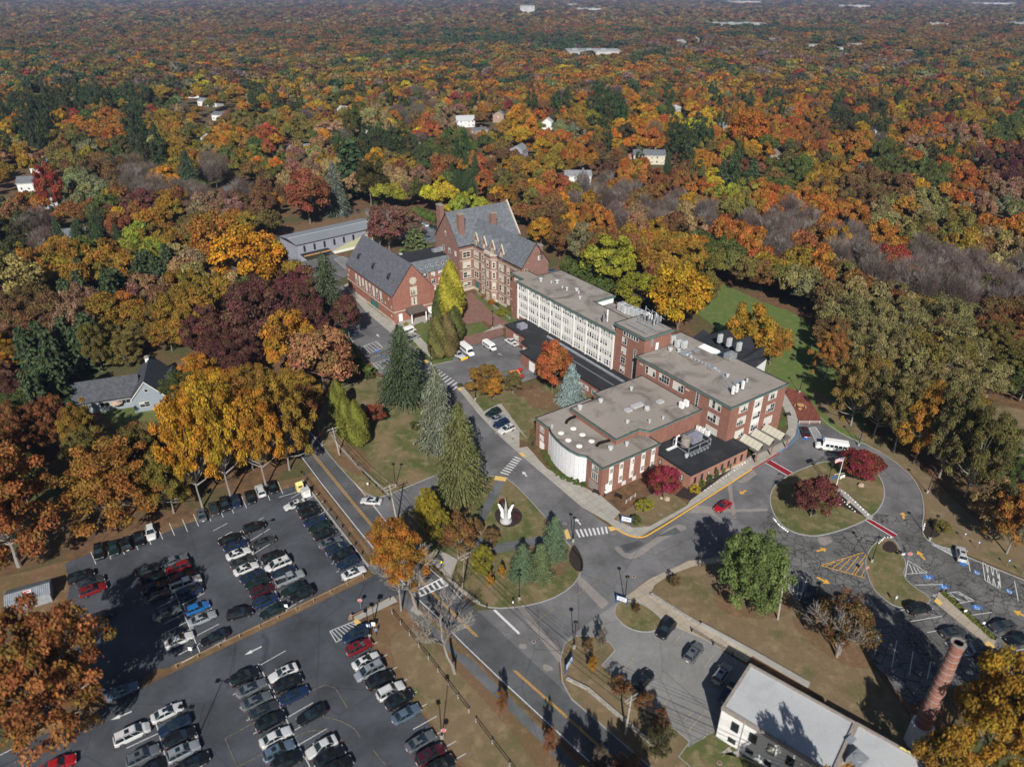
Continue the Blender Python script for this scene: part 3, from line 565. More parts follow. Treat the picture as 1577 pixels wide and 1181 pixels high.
# ================================================================ BUILDINGS
class Bld:
    def __init__(s, name, label, cat, a0, b0, ang=GA, world=None):
        s.a0, s.b0 = a0, b0
        loc = world if world is not None else g2w(a0, b0)
        s.e = empty(name, (loc[0], loc[1], 0), label, cat, ang)
    def part(s, name, mb, parent=None): return mb.build(name, parent or s.e)
    def put(s, name, me, x, y, z, face='b-', parent=None, extra=0.0):
        rz = {'b-': 0.0, 'a-': -math.pi / 2, 'a+': math.pi / 2, 'b+': math.pi}[face] + extra
        return link(name, me, parent or s.e, (x, y, z), rz)
_w = {}
def wmesh(w, h, nx, ny, frame='white_trim', fw=.1, bar=.05, blind=.5, seed=0, glass='glass', depth=.09, sill=None, head=None):
    key = (w, h, nx, ny, frame, fw, bar, blind, seed, glass, sill, head)
    if key in _w: return _w[key]
    r = random.Random(seed * 31 + 5); mb = MB()
    mb.bx(-w / 2, w / 2, -.03, .02, 0, h, glass)
    for x0, x1, z0, z1 in ((-w / 2, -w / 2 + fw, 0, h), (w / 2 - fw, w / 2, 0, h), (-w / 2 + fw, w / 2 - fw, 0, fw), (-w / 2 + fw, w / 2 - fw, h - fw, h)): mb.bx(x0, x1, -depth, .01, z0, z1, frame)
    cw = (w - 2 * fw) / nx; chh = (h - 2 * fw) / ny
    for i in range(1, nx): mb.bx(-w / 2 + fw + i * cw - bar / 2, -w / 2 + fw + i * cw + bar / 2, -depth * .8, -.03, fw, h - fw, frame)
    for j in range(1, ny): mb.bx(-w / 2 + fw, w / 2 - fw, -depth * .7, -.03, fw + j * chh - bar / 2, fw + j * chh + bar / 2, frame)
    for i in range(nx):
        if r.random() < blind:
            d = r.choice([.35, .55, .75, 1.0, 1.0]); x0 = -w / 2 + fw + i * cw
            mb.quad((x0, -.034, h - fw - (h - 2 * fw) * d), (x0 + cw, -.034, h - fw - (h - 2 * fw) * d), (x0 + cw, -.034, h - fw), (x0, -.034, h - fw), 'blind')
    if sill: mb.bx(-w / 2 - .12, w / 2 + .12, -.22, .01, -.18, 0, sill)
    if head: mb.bx(-w / 2 - .18, w / 2 + .18, -.12, .01, h, h + .28, head); mb.bx(-w / 2 - .16, -w / 2, -.11, .01, 0, h, head); mb.bx(w / 2, w / 2 + .16, -.11, .01, 0, h, head)
    _w[key] = mb.mesh('window_mesh'); return _w[key]
def flatroof(B, poly, z, mat, trim='copper_trim', over=.35, th=.45, name='roof', trimname='cornice'):
    """flat roof slab on a local polygon with a coloured edge band and a low parapet lip"""
    n = len(poly); ar = sum(poly[i][0] * poly[(i + 1) % n][1] - poly[(i + 1) % n][0] * poly[i][1] for i in range(n))
    if ar < 0: poly = poly[::-1]
    def off(d):
        out = []
        for i in range(n):
            p0, p1, p2 = Vector(poly[i - 1]), Vector(poly[i]), Vector(poly[(i + 1) % n])
            e1 = (p1 - p0).normalized(); e2 = (p2 - p1).normalized(); n1 = Vector((e1.y, -e1.x)); n2 = Vector((e2.y, -e2.x))
            k = (n1 + n2); k = k / max(.25, k.dot(n1)) if k.length > 1e-4 else n1
            out.append(tuple(p1 + k * d))
        return out
    o, i_ = off(over), off(over - .28)
    mb = MB(); mb.prism(off(over - .02), z - .08, z + .02, mat); r = B.part(name, mb)
    mb = MB(); m = len(o)
    for k in range(m):
        j = (k + 1) % m
        mb.add([(*o[k], z - th), (*o[j], z - th), (*o[j], z + .12), (*o[k], z + .12), (*i_[k], z + .12), (*i_[j], z + .12), (*i_[j], z - .0), (*i_[k], z - .0), (*i_[k], z - th), (*i_[j], z - th)], [(0, 1, 2, 3), (8, 9, 1, 0)], trim)
        mb.add([(*o[k], z + .12), (*o[j], z + .12), (*i_[j], z + .12), (*i_[k], z + .12), (*i_[j], z), (*i_[k], z)], [(0, 1, 2, 3), (3, 2, 4, 5)], 'dark_trim' if trim == 'copper_trim' else trim)
    B.part(trimname, mb, r); return r
def walls(B, poly, z0, z1, mat, name='wall'):
    mb = MB(); mb.prism(poly, z0, z1, mat); return B.part(name, mb)
def gable(B, x0, x1, y0, y1, ze, zr, axis, wall, roof, over=.35, th=.22, trim='dark_trim', z0=0.0):
    """house volume whose ridge runs along axis ('x' or 'y')"""
    mb = MB()
    if axis == 'x':
        ym = (y0 + y1) / 2; prof = [(y0, z0), (y1, z0), (y1, ze), (ym, zr), (y0, ze)]; vs = [(x, p[0], p[1]) for x in (x0, x1) for p in prof]
    else:
        xm = (x0 + x1) / 2; prof = [(x0, z0), (x1, z0), (x1, ze), (xm, zr), (x0, ze)]; vs = [(p[0], y, p[1]) for y in (y0, y1) for p in prof]
    mb.add(vs, [(0, 1, 6, 5), (1, 2, 7, 6), (4, 0, 5, 9), (0, 4, 3, 2, 1), (5, 6, 7, 8, 9)], wall); w = B.part('wall', mb)
    mb = MB(); half = (y1 - y0 if axis == 'x' else x1 - x0) / 2; sl = (zr - ze) / half; tz = th * math.sqrt(1 + sl * sl)
    for sg in (-1, 1):
        c = (y0 + y1) / 2 if axis == 'x' else (x0 + x1) / 2
        e0, e1 = (x0 - over, x1 + over) if axis == 'x' else (y0 - over, y1 + over)
        pr = [(c, zr), (c + sg * (half + over), ze - sl * over), (c + sg * (half + over), ze - sl * over + tz), (c, zr + tz)]
        vs = [((e, p[0], p[1]) if axis == 'x' else (p[0], e, p[1])) for e in (e0, e1) for p in pr]
        mb.add(vs, [(3, 2, 6, 7)], roof); mb.add(vs, [(0, 1, 5, 4), (1, 2, 6, 5), (0, 3, 2, 1), (4, 5, 6, 7)], trim)
    r = B.part('roof', mb); return w, r
def chimney(B, x, y, z0, z1, w, d, parent, mat='brick_gothic', cap='cap_grey'):
    mb = MB(); mb.bx(x - w / 2, x + w / 2, y - d / 2, y + d / 2, z0, z1 - .5, mat); mb.bx(x - w / 2 - .15, x + w / 2 + .15, y - d / 2 - .15, y + d / 2 + .15, z1 - .5, z1 - .2, cap)
    mb.bx(x - w / 2 + .1, x + w / 2 - .1, y - d / 2 + .1, y + d / 2 - .1, z1 - .2, z1, cap); return B.part('chimney', mb, parent)

# ---- right wing
B = Bld('school_wing', 'three storey red brick school wing with a gravel roof beside the patio', 'building', 122.6, 89.0)
walls(B, [(0, 0), (20.5, 0), (20.5, 36), (13, 36), (12.2, 33), (12.2, 32), (2.4, 32), (0, 32)], 0, 13.8, 'brick')
flatroof(B, [(0, 0), (20.5, 0), (20.5, 36), (12.4, 36), (12.4, 31.9), (0, 31.9)], 14, 'roof_gravel')
for k in range(3):
    z = 2.6 + k * 3.65 + 1.0 - (0 if k else 0)
    for x in (4.6, 15.4): B.put('window', wmesh(3.2, 2.3, 4, 2, seed=k * 3 + int(x), blind=.9), x, 0, z + .3)
    B.put('window', wmesh(3.6, 2.3, 4, 2, seed=k + 40, blind=.75), 0, 4.6, z + .3, 'a-')
mb = MB(); mb.bx(8.6, 11.6, -.10, .01, 3.6, 13.4, 'panel_white'); B.part('window_bay', mb)
for k in range(3): B.put('window', wmesh(2.7, 1.9, 3, 2, seed=k + 60, blind=.85), 10.1, -.11, 4.1 + k * 3.4)
B.put('stair_window', wmesh(.95, 8.6, 1, 11, seed=3, blind=0), 0, 10.2, 4.7, 'a-')
for y in (16.6, 21.6, 26.6):
    for k, z in enumerate((7.0, 10.6)): B.put('window', wmesh(3.7, 2.3, 4, 2, seed=int(y) + k, blind=.8 if k == 0 else .5), 0, y, z, 'a-')
    for z in (3.2,): B.put('window', wmesh(3.7, 2.0, 4, 2, seed=int(y) + 9), 20.5, y, z, 'a+')
for y in (6, 14, 20, 28):
    for z in (7.0, 10.6): B.put('window', wmesh(3.7, 2.0, 4, 2, seed=int(y) + 2), 20.5, y, z, 'a+')
for y in (13, 29.5): mb = MB(); mb.bx(-.06, .02, y, y + 1.3, 12.2, 12.45, 'white_trim'); B.part('vent_plate', mb)
# ---- tower
B = Bld('stair_tower', 'tall brick tower between the long white wing and the right wing, aerials on top', 'tower', 125, 121)
walls(B, [(0, 0), (9.8, 0), (9.8, 11.5), (0, 11.5)], 0, 18.5, 'brick'); flatroof(B, [(0, 0), (9.8, 0), (9.8, 11.5), (0, 11.5)], 18.7, 'roof_gravel', over=.5, th=.55)
B.put('window', wmesh(6.0, 1.3, 6, 1, seed=2, blind=0, bar=.3), 0, 5.4, 16.4, 'a-')
for k in range(4): B.put('window', wmesh(1.9, 2.1, 2, 2, seed=70 + k, blind=.5), 0, 7.7, 4.9 + k * 2.95, 'a-')
B.put('stair_window', wmesh(.9, 9.0, 1, 12, seed=3, blind=0), 0, 3.3, 4.9, 'a-')
mb = MB(); mb.bx(4.2, 5.2, -.08, .01, 14.05, 16.1, 'pure_white'); B.part('door', mb); mb = MB(); mb.bx(2.2, 3.1, -.07, .01, 15.4, 18, 'grey_metal'); B.part('vent_plate', mb)
# ---- long white wing
B = Bld('long_wing', 'long four storey wing with white panelled front of many narrow windows', 'building', 124.6, 130.4)
L = 49.6
walls(B, [(.15, 2.1), (9.2, 2.1), (9.2, 22.6), (17.8, 22.6), (17.8, L), (7.9, L), (7.9, L + 7.6), (3.0, L + 7.6), (3.0, L), (.15, L)], 0, 15.8, 'brick')
walls(B, [(9.2, 1.4), (17.8, 1.4), (17.8, 22.55), (9.2, 22.55)], 0, 13.4, 'brick', 'rear_wall')
flatroof(B, [(9.6, 1.4), (17.8, 1.4), (17.8, 22.5), (9.6, 22.5)], 13.6, 'roof_gravel', over=.02, name='lower_roof')
flatroof(B, [(0, 1.9), (9.2, 1.9), (9.2, 22.6), (17.8, 22.6), (17.8, L), (8.0, L), (8.0, L + 7.7), (2.8, L + 7.7), (2.8, L + .05), (0, L + .05)], 16, 'roof_gravel', over=.4, th=.5)
nb = 8; bw = (L - 2.6) / nb; y0 = 2.3
for i in range(nb + 1):
    mb = MB(); mb.bx(-.28, .14, y0 + i * bw - .26, y0 + i * bw + .26, 3.0, 15.5, 'panel_white'); B.part('pilaster', mb)
for i in range(nb):
    for k in range(4):
        r = random.Random(i * 7 + k); w = bw - .55; mb = MB(); z0 = 4.1 + k * 2.85; hh = 2.85
        mb.bx(-.06, .13, -w / 2, w / 2, 0, hh - .004, 'panel_white'); nc = 5; cw = w / nc
        for c in range(nc):
            y = -w / 2 + c * cw
            mb.bx(-.13, -.055, y + cw - .07, y + cw + .0, .02, hh - .02, 'white_trim')
            if r.random() < .92:
                mb.quad((-.066, y + cw - .22, .95), (-.066, y + .18, .95), (-.066, y + .18, 2.45), (-.066, y + cw - .22, 2.45), 'glass')
                if r.random() < .93:
                    d = r.choice([.5, .6, .8, 1, 1]); mb.quad((-.07, y + cw - .22, 2.45 - 1.5 * d), (-.07, y + .18, 2.45 - 1.5 * d), (-.07, y + .18, 2.45), (-.07, y + cw - .22, 2.45), 'far_white')
            mb.bx(-.10, -.055, y + .06, y + cw - .08, 1.62, 1.70, 'white_trim')
            if k == 3: mb.box((-.16, y + cw / 2, 2.1 + .25 * (c % 2)), (.14, .3, .3), 'dark_trim' if c % 2 else 'white_trim')
        ob = B.part('window', mb); ob.location = (0, y0 + (i + .5) * bw, z0)
B.put('window', wmesh(4.2, 1.7, 5, 2, seed=5), 2.95, L + 4, 13.4, 'a-')
mb = MB(); mb.bx(10.5, 17.6, 22.5, 22.6, 13.7, 15.4, 'pure_white'); B.part('wall_panel', mb)
# ---- low front link with black roof
B = Bld('low_link', 'low single storey brick link with a black roof in front of the white wing', 'building', 110, 128)
poly = [(4.5, -12), (14.5, -12), (14.5, 47), (6.5, 47), (6.5, 35), (3.4, 33.5), (3.4, 28.5), (-.5, 28.5), (-.5, 19.5), (4.5, 19.5)]
walls(B, poly, 0, 4.2, 'brick'); flatroof(B, poly, 4.4, 'roof_black', 'dark_trim', .3, .3)
mb = MB(); mb.bx(11.8, 12.3, -4, 32, 4.45, 4.95, 'galvanised'); mb.bx(8.6, 8.75, -8, 20, 4.45, 4.6, 'grey_metal'); B.part('roof_duct', mb)
for y in (-1, 4.6, 10.2): B.put('window', wmesh(4.2, 1.5, 8, 2, seed=int(y) + 5, blind=.4), 4.5, y, 1.3, 'a-')
B.put('window', wmesh(3.4, 1.7, 6, 2, seed=8, blind=1), 3.4, 31, 1.4, 'a-'); B.put('window', wmesh(2.8, 1.7, 5, 2, seed=9, blind=1), 6.5, 41, 1.4, 'a-')
mb = MB(); mb.bx(-.56, -.49, 21, 24, .2, 3.2, 'pure_white'); B.part('garage_door', mb)
mb = MB(); mb.prism([(1.5, 12), (4.5, 12), (4.5, 19.3), (1.5, 19.3)], 3.2, 3.45, 'roof_black'); B.part('canopy', mb)
# ---- auditorium
B = Bld('auditorium', 'brick auditorium with white curved front wall and two level gravel roof', 'building', 88, 94)
curve = [(.3, 19.8), (-.2, 18.9)] + [(-1.6 + .0 * k, 0) for k in ()] 
arc = [(.25, 19.9), (-.75, 17.6), (-1.35, 14.9), (-1.65, 12.2), (-1.6, 9.6), (-1.1, 7.2), (.25, 5.4)]
lo = [(0, 0), (17.1, 0), (17.1, 25.0), (0, 25.0)] 
walls(B, [(0, 0), (17.1, 0), (17.1, 25), (0, 25), (0, 19.9), (.6, 19.8), (.6, 5.5), (0, 5.4)], 0, 7.5, 'brick')
flatroof(B, [(0, 0), (17.1, 0), (17.1, 25), (0, 25), (0, 20)] + arc + [(.1, 5.3)], 7.7, 'roof_gravel', over=.25, th=.4)
mb = MB(); sm = chaikin(arc, 2, False); N = len(sm)
mb.prism([tuple(p) for p in sm] + [(.9, 5.5), (.9, 19.8)], 0, 7.35, 'vinyl_white'); w = B.part('curved_wall', mb)
mb = MB()
for i in range(0, N, 2): mb.tube([(sm[i][0] - .02, sm[i][1], 0.2), (sm[i][0] - .02, sm[i][1], 7.3)], .06, 'pale_metal', 5)
B.part('rib', mb, w)
up = [(8.3, 5.2), (15.7, 5.4), (17.1, 3.3), (34.5, 3.3), (34.5, 24.3), (17.7, 24.3), (17.7, 21.8), (8.3, 21.8)]
walls(B, up, 0, 9.1, 'brick', 'upper_wall'); flatroof(B, up, 9.3, 'roof_gravel', over=.2, th=.35, name='upper_roof')
for i, x in enumerate((2.6, 5.6, 8.9, 12.3, 15.4)):
    mb = MB(); mb.bx(x - .58, x + .58, -.05, .01, 1.5, 7.0, 'panel_white'); wp = B.part('window_panel', mb)
    for z in (2.1, 5.3): B.put('window', wmesh(1.0, 1.35, 2, 3, seed=i, blind=.2, frame='panel_white'), x, -.05, z, 'b-', wp)
for y in (2.4,):
    for z in (1.9 + 1.2, 5.2): B.put('window', wmesh(2.1, 1.8, 3, 3, seed=int(z), blind=.3), 0, y, z, 'a-')
mb = MB(); mb.bx(-.05, .01, 1.2, 4.2, .15, 2.6, 'cap_grey'); B.part('garage_door', mb)
mb = MB(); mb.bx(1.2, 3.2, -.07, .01, .15, 2.7, 'pure_white'); B.part('door', mb)
for z in (5.0, 2.6): B.put('window', wmesh(1.6, 1.6, 3, 3, seed=int(z) + 3, blind=.4), 0, 22.4, z, 'a-')
mb = MB(); mb.bx(-.07, .01, 21.4, 23.2, .15, 2.2, 'pure_white'); B.part('door', mb)
for x in (6.2, 9.4): 
    mb = MB(); mb.bx(x, x + 1.2, -.06, .01, .3, 1.4, 'white_trim'); B.part('vent_plate', mb)
# ---- black roofed annex
B = Bld('annex', 'low pink brick annex with a flat black roof beside the red crossing', 'building', 106, 84.4)
walls(B, [(0, 0), (19.3, 0), (19.3, 4.6), (16.6, 4.6), (16.6, 12.9), (0, 12.9)], 0, 4.1, 'brick_pink')
flatroof(B, [(0, 0), (19.3, 0), (19.3, 4.6), (16.6, 4.6), (16.6, 12.85), (0, 12.85)], 4.3, 'roof_black', 'dark_trim', .25, .25)
for i in range(8): B.put('window', wmesh(.7, 1.7, 1, 2, 'dark_trim', seed=i, blind=.1), 1.6 + i * 2.25, 0, 1.3)
for y in (2.4, 5.6, 9.4): B.put('window', wmesh(.7, 1.7, 1, 2, 'dark_trim', seed=int(y), blind=.1), 0, y, 1.3, 'a-')
mb = MB(); mb.bx(-.08, 19.4, -.08, -.0, 0, .5, 'limestone'); B.part('plinth', mb)
# ---- canopy with slanted solar panels
B = Bld('entrance_canopy', 'flat dark entrance canopy carrying three rows of slanted panels', 'canopy', 126.6, 82.3)
mb = MB(); mb.bx(0, 12.3, 0, 6.5, 3.1, 3.4, 'roof_mid'); B.part('deck', mb)
for x in (.4, 6, 11.9):
    mb = MB(); mb.bx(x - .15, x + .15, .3, .6, 0, 3.1, 'brick_pink'); B.part('post', mb)
for i in range(3):
    mb = MB(); x = .6 + i * 4.1
    for k in range(5):
        y = .5 + k * 1.15
        mb.add([(x, y, 3.5), (x, y + 1.08, 3.5), (x + 1.5, y + 1.08, 4.8), (x + 1.5, y, 4.8), (x, y, 3.42), (x, y + 1.08, 3.42), (x + 1.5, y + 1.08, 4.72), (x + 1.5, y, 4.72)], [(0, 3, 2, 1), (4, 5, 6, 7), (0, 1, 5, 4), (1, 2, 6, 5), (2, 3, 7, 6), (3, 0, 4, 7)], 'solar_cream')
    mb.bx(x + 1.46, x + 1.53, .5, 6.2, 3.4, 4.7, 'dark_trim'); B.part('skylight_panel', mb)
# ---- fan roofed hall behind the right wing
B = Bld('fan_hall', 'round hall with folded black fan roof behind the right wing', 'building', 150, 113)
roof = MB(); wl = MB(); inv = Matrix.Rotation(-GA, 3, 'Z'); og = g2w(150, 113)
fp = [inv @ (P(x, y, z) - og) for x, y, z in ((1075, 517, 10.5), (1083, 507, 12.2), (1104, 521, 10), (1121, 507, 12.2), (1135, 523, 10.3), (1156, 517, 12.2), (1163, 536, 10.2), (1179, 533, 11.6), (1175, 549, 10), (1182, 552, 10.6), (1164, 566, 10))]
c0 = Vector((-6.6, 0, 13.3)); c1_ = Vector((-6.6, 9, 12.6)); c2_ = Vector((-6.6, -8, 12.6))
for i in range(len(fp) - 1):
    c = c1_ if i < 3 else c0 if i < 6 else c2_
    roof.add([c, fp[i], fp[i + 1]], [(0, 2, 1)], 'roof_black'); a, b = fp[i], fp[i + 1]; wl.add([(a.x - .3, a.y, 0), (b.x - .3, b.y, 0), (b.x - .3, b.y, b.z - .15), (a.x - .3, a.y, a.z - .15)], [(0, 1, 2, 3)], 'white_siding')
roof.add([c1_, fp[3], c0], [(0, 1, 2)], 'roof_black'); roof.add([c0, fp[6], c2_], [(0, 1, 2)], 'roof_black'); a = fp[-1]
wl.add([(-6.6, -8, 0), (a.x, a.y, 0), (a.x, a.y, a.z), (-6.6, -8, 12.5)], [(0, 1, 2, 3)], 'white_siding')
B.part('wall', wl); B.part('roof', roof)

# ---- gothic main building
B = Bld('gothic_hall', 'four storey gothic brick hall with steep slate roofs, dormers and chimneys', 'building', 124.4, 186.0)
w1, r1 = gable(B, 0, 26.4, 31.3, 48.7, 17.6, 27.8, 'x', 'brick_gothic', 'slate')
w2, r2 = gable(B, 6.0, 17.2, 0, 38, 17.6, 24.8, 'y', 'brick_gothic', 'slate', over=.3)
c1 = chimney(B, 1.2, 46.6, 14, 29.6, 1.8, 2.6, r1); chimney(B, 3.0, 34.8, 17, 28.6, 2.2, 2.0, r1); chimney(B, 15.5, 32.5, 20, 27.6, 2.2, 1.8, r1); chimney(B, 14.0, 1.0, 19, 24.2, 1.2, 2.0, r2)
mb = MB()
for x, a, b, z0, z1 in ((26.75, 31.0, 40, 17.4, 28.3), (26.75, 49.0, 40, 17.4, 28.3)):
    mb.add([(x - .25, a, z0), (x + .25, a, z0), (x + .25, b, z1), (x - .25, b, z1), (x - .25, a, z0 + .7), (x + .25, a, z0 + .7), (x + .25, b, z1 + .7), (x - .25, b, z1 + .7)], [(4, 5, 6, 7), (0, 3, 7, 4), (1, 5, 6, 2), (0, 1, 2, 3)], 'limestone')
B.part('gable_coping', mb, r1)
fx = 6.0                                                                    # the facade plane
for z in (4.2, 8.1, 11.9, 15.9):
    mb = MB(); mb.bx(fx - .1, fx + .01, .2, 31.2, z - .14, z + .14, 'limestone'); mb.bx(.0, fx - .1, 31.2, 31.31, z - .14, z + .14, 'limestone'); B.part('string_course', mb)
mb = MB(); mb.bx(fx - .12, fx + .01, .1, 31.1, 0, 1.0, 'limestone'); mb.bx(-.05, fx - .12, 31.18, 31.31, 0, 1.0, 'limestone'); B.part('plinth', mb)
dbl = dict(frame='limestone', fw=.22, bar=.18, head='limestone', sill='limestone')
for k, (z, h) in enumerate(((1.6, 1.7), (5.1, 2.3), (9.0, 2.3), (12.9, 2.2))):
    B.put('window', wmesh(3.3, h, 2, 2, seed=80 + k, blind=.4, **dbl), 3.0, 31.3, z)
    for y in (29.3, 12.6): B.put('window', wmesh(3.0, h, 2, 2, seed=int(y) + k, blind=.6, **dbl), fx, y, z, 'a-') if not (k == 0 and y > 20) else None
    B.put('window', wmesh(1.5, h, 1, 2, seed=k + 11, blind=.7, **dbl), fx, 8.2, z, 'a-'); B.put('window', wmesh(1.5, h, 1, 2, seed=k + 21, blind=.4, **dbl), fx, 24.8, z, 'a-')
    if k: B.put('window', wmesh(1.2, h, 1, 2, seed=k + 41, blind=.4, **dbl), fx, 3.4, z, 'a-')
mb = MB(); mb.bx(fx - .1, fx + .01, 27.9, 30.1, .1, 3.4, 'door_teal'); B.part('door', mb)
# octagonal bay
by = 18.9; mb = MB(); bay = [(fx, by - 3.7), (fx - 1.7, by - 2.0), (fx - 1.7, by + 2.0), (fx, by + 3.7)]
mb.prism(bay, 0, 17.4, 'brick_gothic'); bayo = B.part('bay', mb)
mb = MB()
for z in (0.0, 4.2, 8.1, 11.9, 15.9): mb.prism([(fx, by - 3.85), (fx - 1.82, by - 2.06), (fx - 1.82, by + 2.06), (fx, by + 3.85)], z - (.14 if z else 0), z + (.14 if z else 1.0), 'limestone')
mb.prism([(fx, by - 4.0), (fx - 1.95, by - 2.1), (fx - 1.95, by + 2.1), (fx, by + 4.0)], 17.3, 17.8, 'limestone')
for t in range(7): mb.box((fx - 1.85, by - 1.8 + t * .6, 18.05), (.2, .34, .5), 'limestone')
B.part('parapet', mb, bayo)
for k, (z, h) in enumerate(((1.6, 1.4), (5.1, 2.3), (9.0, 2.3), (12.9, 2.2))):
    B.put('window', wmesh(1.5, h, 1, 2, seed=k + 51, blind=.6, **dbl), fx - 1.72, by, z, 'a-', bayo)
    B.put('window', wmesh(1.1, h, 1, 2, seed=k + 55, blind=.6, **dbl), fx - .87, by + 2.87, z, 'a-', bayo, -R(45)); B.put('window', wmesh(1.1, h, 1, 2, seed=k + 58, blind=.6, **dbl), fx - .87, by - 2.87, z, 'a-', bayo, R(45))
# dormers
for y in (29.2, 23.6, 18.2, 12.4):
    mb = MB(); hw = 1.35
    prof = [(y - hw, 16.6), (y + hw, 16.6), (y + hw, 19.4), (y, 22.0), (y - hw, 19.4)]
    vs = [(x, p[0], p[1]) for x in (fx - .06, fx + 4.4) for p in prof]
    mb.add(vs, [(0, 1, 6, 5), (1, 2, 7, 6), (4, 0, 5, 9), (0, 4, 3, 2, 1), (5, 6, 7, 8, 9)], 'brick_gothic'); d = B.part('dormer', mb, r2)
    mb = MB()
    for sg in (-1, 1):
        q = [(y, 22.05), (y + sg * (hw + .25), 18.95), (y + sg * (hw + .25), 19.25), (y, 22.4)]
        vs = [(x, p[0], p[1]) for x in (fx + .3, fx + 4.4) for p in q]; mb.add(vs, [(3, 2, 6, 7)], 'slate'); mb.add(vs, [(0, 1, 5, 4), (1, 2, 6, 5), (0, 3, 2, 1), (4, 5, 6, 7)], 'dark_trim')
        vs = [(x, p[0], p[1] + .1) for x in (fx - .16, fx + .28) for p in q]; mb.add(vs, [(3, 2, 6, 7), (0, 1, 5, 4), (1, 2, 6, 5), (0, 3, 2, 1), (4, 5, 6, 7)], 'limestone')
    B.part('dormer_roof', mb, r2)
    B.put('dormer_window', wmesh(1.1, 2.0, 1, 2, seed=int(y), blind=.4, **dbl), fx - .07, y, 17.2, 'a-', r2)
# windows of the gable ends
B.put('window', wmesh(1.0, 1.9, 1, 2, seed=1, frame='limestone', fw=.15, blind=1), 0, 41, 19.2, 'a-'); B.put('window', wmesh(1.3, 1.5, 2, 2, seed=2, blind=.2), 13.2, 0, 19.0)
B.put('window', wmesh(1.2, 5.2, 1, 4, seed=4, frame='limestone', fw=.15, blind=.4), 7.6, 0, 11.6)
for y in (34, 38.5, 43): B.put('window', wmesh(1.2, 1.9, 1, 2, seed=int(y), blind=.8), 0, y, 13.2, 'a-')
mb = MB(); mb.bx(3.6, 4.5, 32.9, 34.0, 19.6, 20.0, 'dark_trim'); B.part('skylight', mb, r1)
# ---- link between gothic hall and gabled hall
B = Bld('slate_link', 'low brick link with slate slope and small skylights between gabled hall and gothic hall', 'building', 107.2, 221.6)
walls(B, [(0, 0), (17.1, 0), (17.1, 15), (0, 15)], 0, 8.9, 'brick_church')
mb = MB(); mb.add([(0, -.4, 8.8), (17.1, -.4, 8.8), (17.1, 4.0, 12.2), (0, 4.0, 12.2), (17.1, 15.3, 12.2), (0, 15.3, 12.2), (0, 15.3, 8.8), (17.1, 15.3, 8.8)], [(0, 1, 2, 3)], 'slate'); mb.add([(0, 4.0, 12.2), (17.1, 4.0, 12.2), (17.1, 15.3, 12.2), (0, 15.3, 12.2)], [(0, 1, 2, 3)], 'roof_black')
mb.add([(0, -.4, 8.8), (0, 4, 12.2), (0, 15.3, 12.2), (0, 15.3, 8.8), (17.1, -.4, 8.8), (17.1, 4, 12.2), (17.1, 15.3, 12.2), (17.1, 15.3, 8.8)], [(0, 1, 2, 3), (4, 7, 6, 5), (3, 2, 6, 7), (0, 3, 7, 4)], 'dark_trim'); rf = B.part('roof', mb)
for i in range(7):
    x = 2.0 + i * 2.25; mb = MB(); mb.box((x, 1.6, 10.42), (.75, 1.1, .14), 'pale_metal', tilt=('X', math.atan2(3.4, 4.4))); mb.box((x, 1.55, 10.5), (.55, .85, .06), 'glass', tilt=('X', math.atan2(3.4, 4.4))); B.part('skylight', mb, rf)
for x in (2.4, 5.2, 8.2, 11.2, 14.2):
    for z in (1.4, 4.1, 6.8): B.put('window', wmesh(1.7, 1.7, 2, 2, seed=int(x + z), blind=.7), x, 0, z)
mb = MB(); mb.bx(0, 17, -.08, .01, 3.3, 3.6, 'limestone'); B.part('string_course', mb)
# ---- gabled hall
B = Bld('gabled_hall', 'tall red brick hall with a steep slate gable roof and tall white side windows', 'building', 91.2, 205.4)
w, rf = gable(B, 0, 15.9, 0, 39.2, 9.5, 19.3, 'y', 'brick_church', 'slate_church', over=.15, th=.2)
for k, y in enumerate((8, 20.5, 33)):
    mb = MB(); x = 2.6; z = 9.5 + 9.8 * x / 7.95
    mb.add([(x - .2, y - .9, z), (x - .2, y + .9, z), (x + .1, y, z + 1.9), (x + 1.6, y, z + 1.95)], [(0, 2, 1)], 'glass'); mb.add([(x - .25, y - 1.0, z), (x - .25, y + 1.0, z), (x + .05, y, z + 2.1), (x + 1.9, y, z + 2.2), (x + .9, y - 1.0, z + 1.1), (x + .9, y + 1.0, z + 1.1)], [(0, 4, 3, 2), (1, 2, 3, 5)], 'dark_trim')
    B.part('vent_dormer', mb, rf)
for i in range(8): B.put('window', wmesh(1.35, 3.9, 1, 3, seed=i, blind=1, fw=.14), 0, 9.2 + i * 3.0, 4.7, 'a-')
for y in (12.5, 15.9): 
    mb = MB(); mb.bx(-.06, .01, y, y + 2.9, .5, 3.0, 'door_teal'); B.part('door', mb)
for y, z in ((3, 7.4), (1.2, 5.0), (36.8, 7.4), (38, 5.2), (1.5, 1.8), (6, 5.0)): B.put('window', wmesh(.7, .9, 1, 1, seed=1, frame='limestone', fw=.2), 0, y, z, 'a-')
mb = MB(); mb.bx(-.1, .01, 0, 39.2, 3.7, 4.0, 'limestone'); mb.bx(-.1, 16, -.1, .01, 3.7, 4.0, 'limestone'); B.part('string_course', mb)
mb = MB(); mb.bx(-.1, .01, 0, 39.2, 0, .6, 'limestone'); B.part('plinth', mb)
B.put('chapel_window', wmesh(2.7, 3.2, 5, 2, seed=1, frame='limestone', fw=.3, bar=.16, blind=1), 8.0, 0, 8.4); B.put('chapel_window', wmesh(2.2, 2.9, 3, 2, seed=2, frame='limestone', fw=.3, bar=.12, blind=.5), 8.0, 0, 4.9)
mb = MB(); mb.tube([(8.0, -.1, 13.6), (8.0, .02, 13.6)], 1.15, 'limestone', 10)
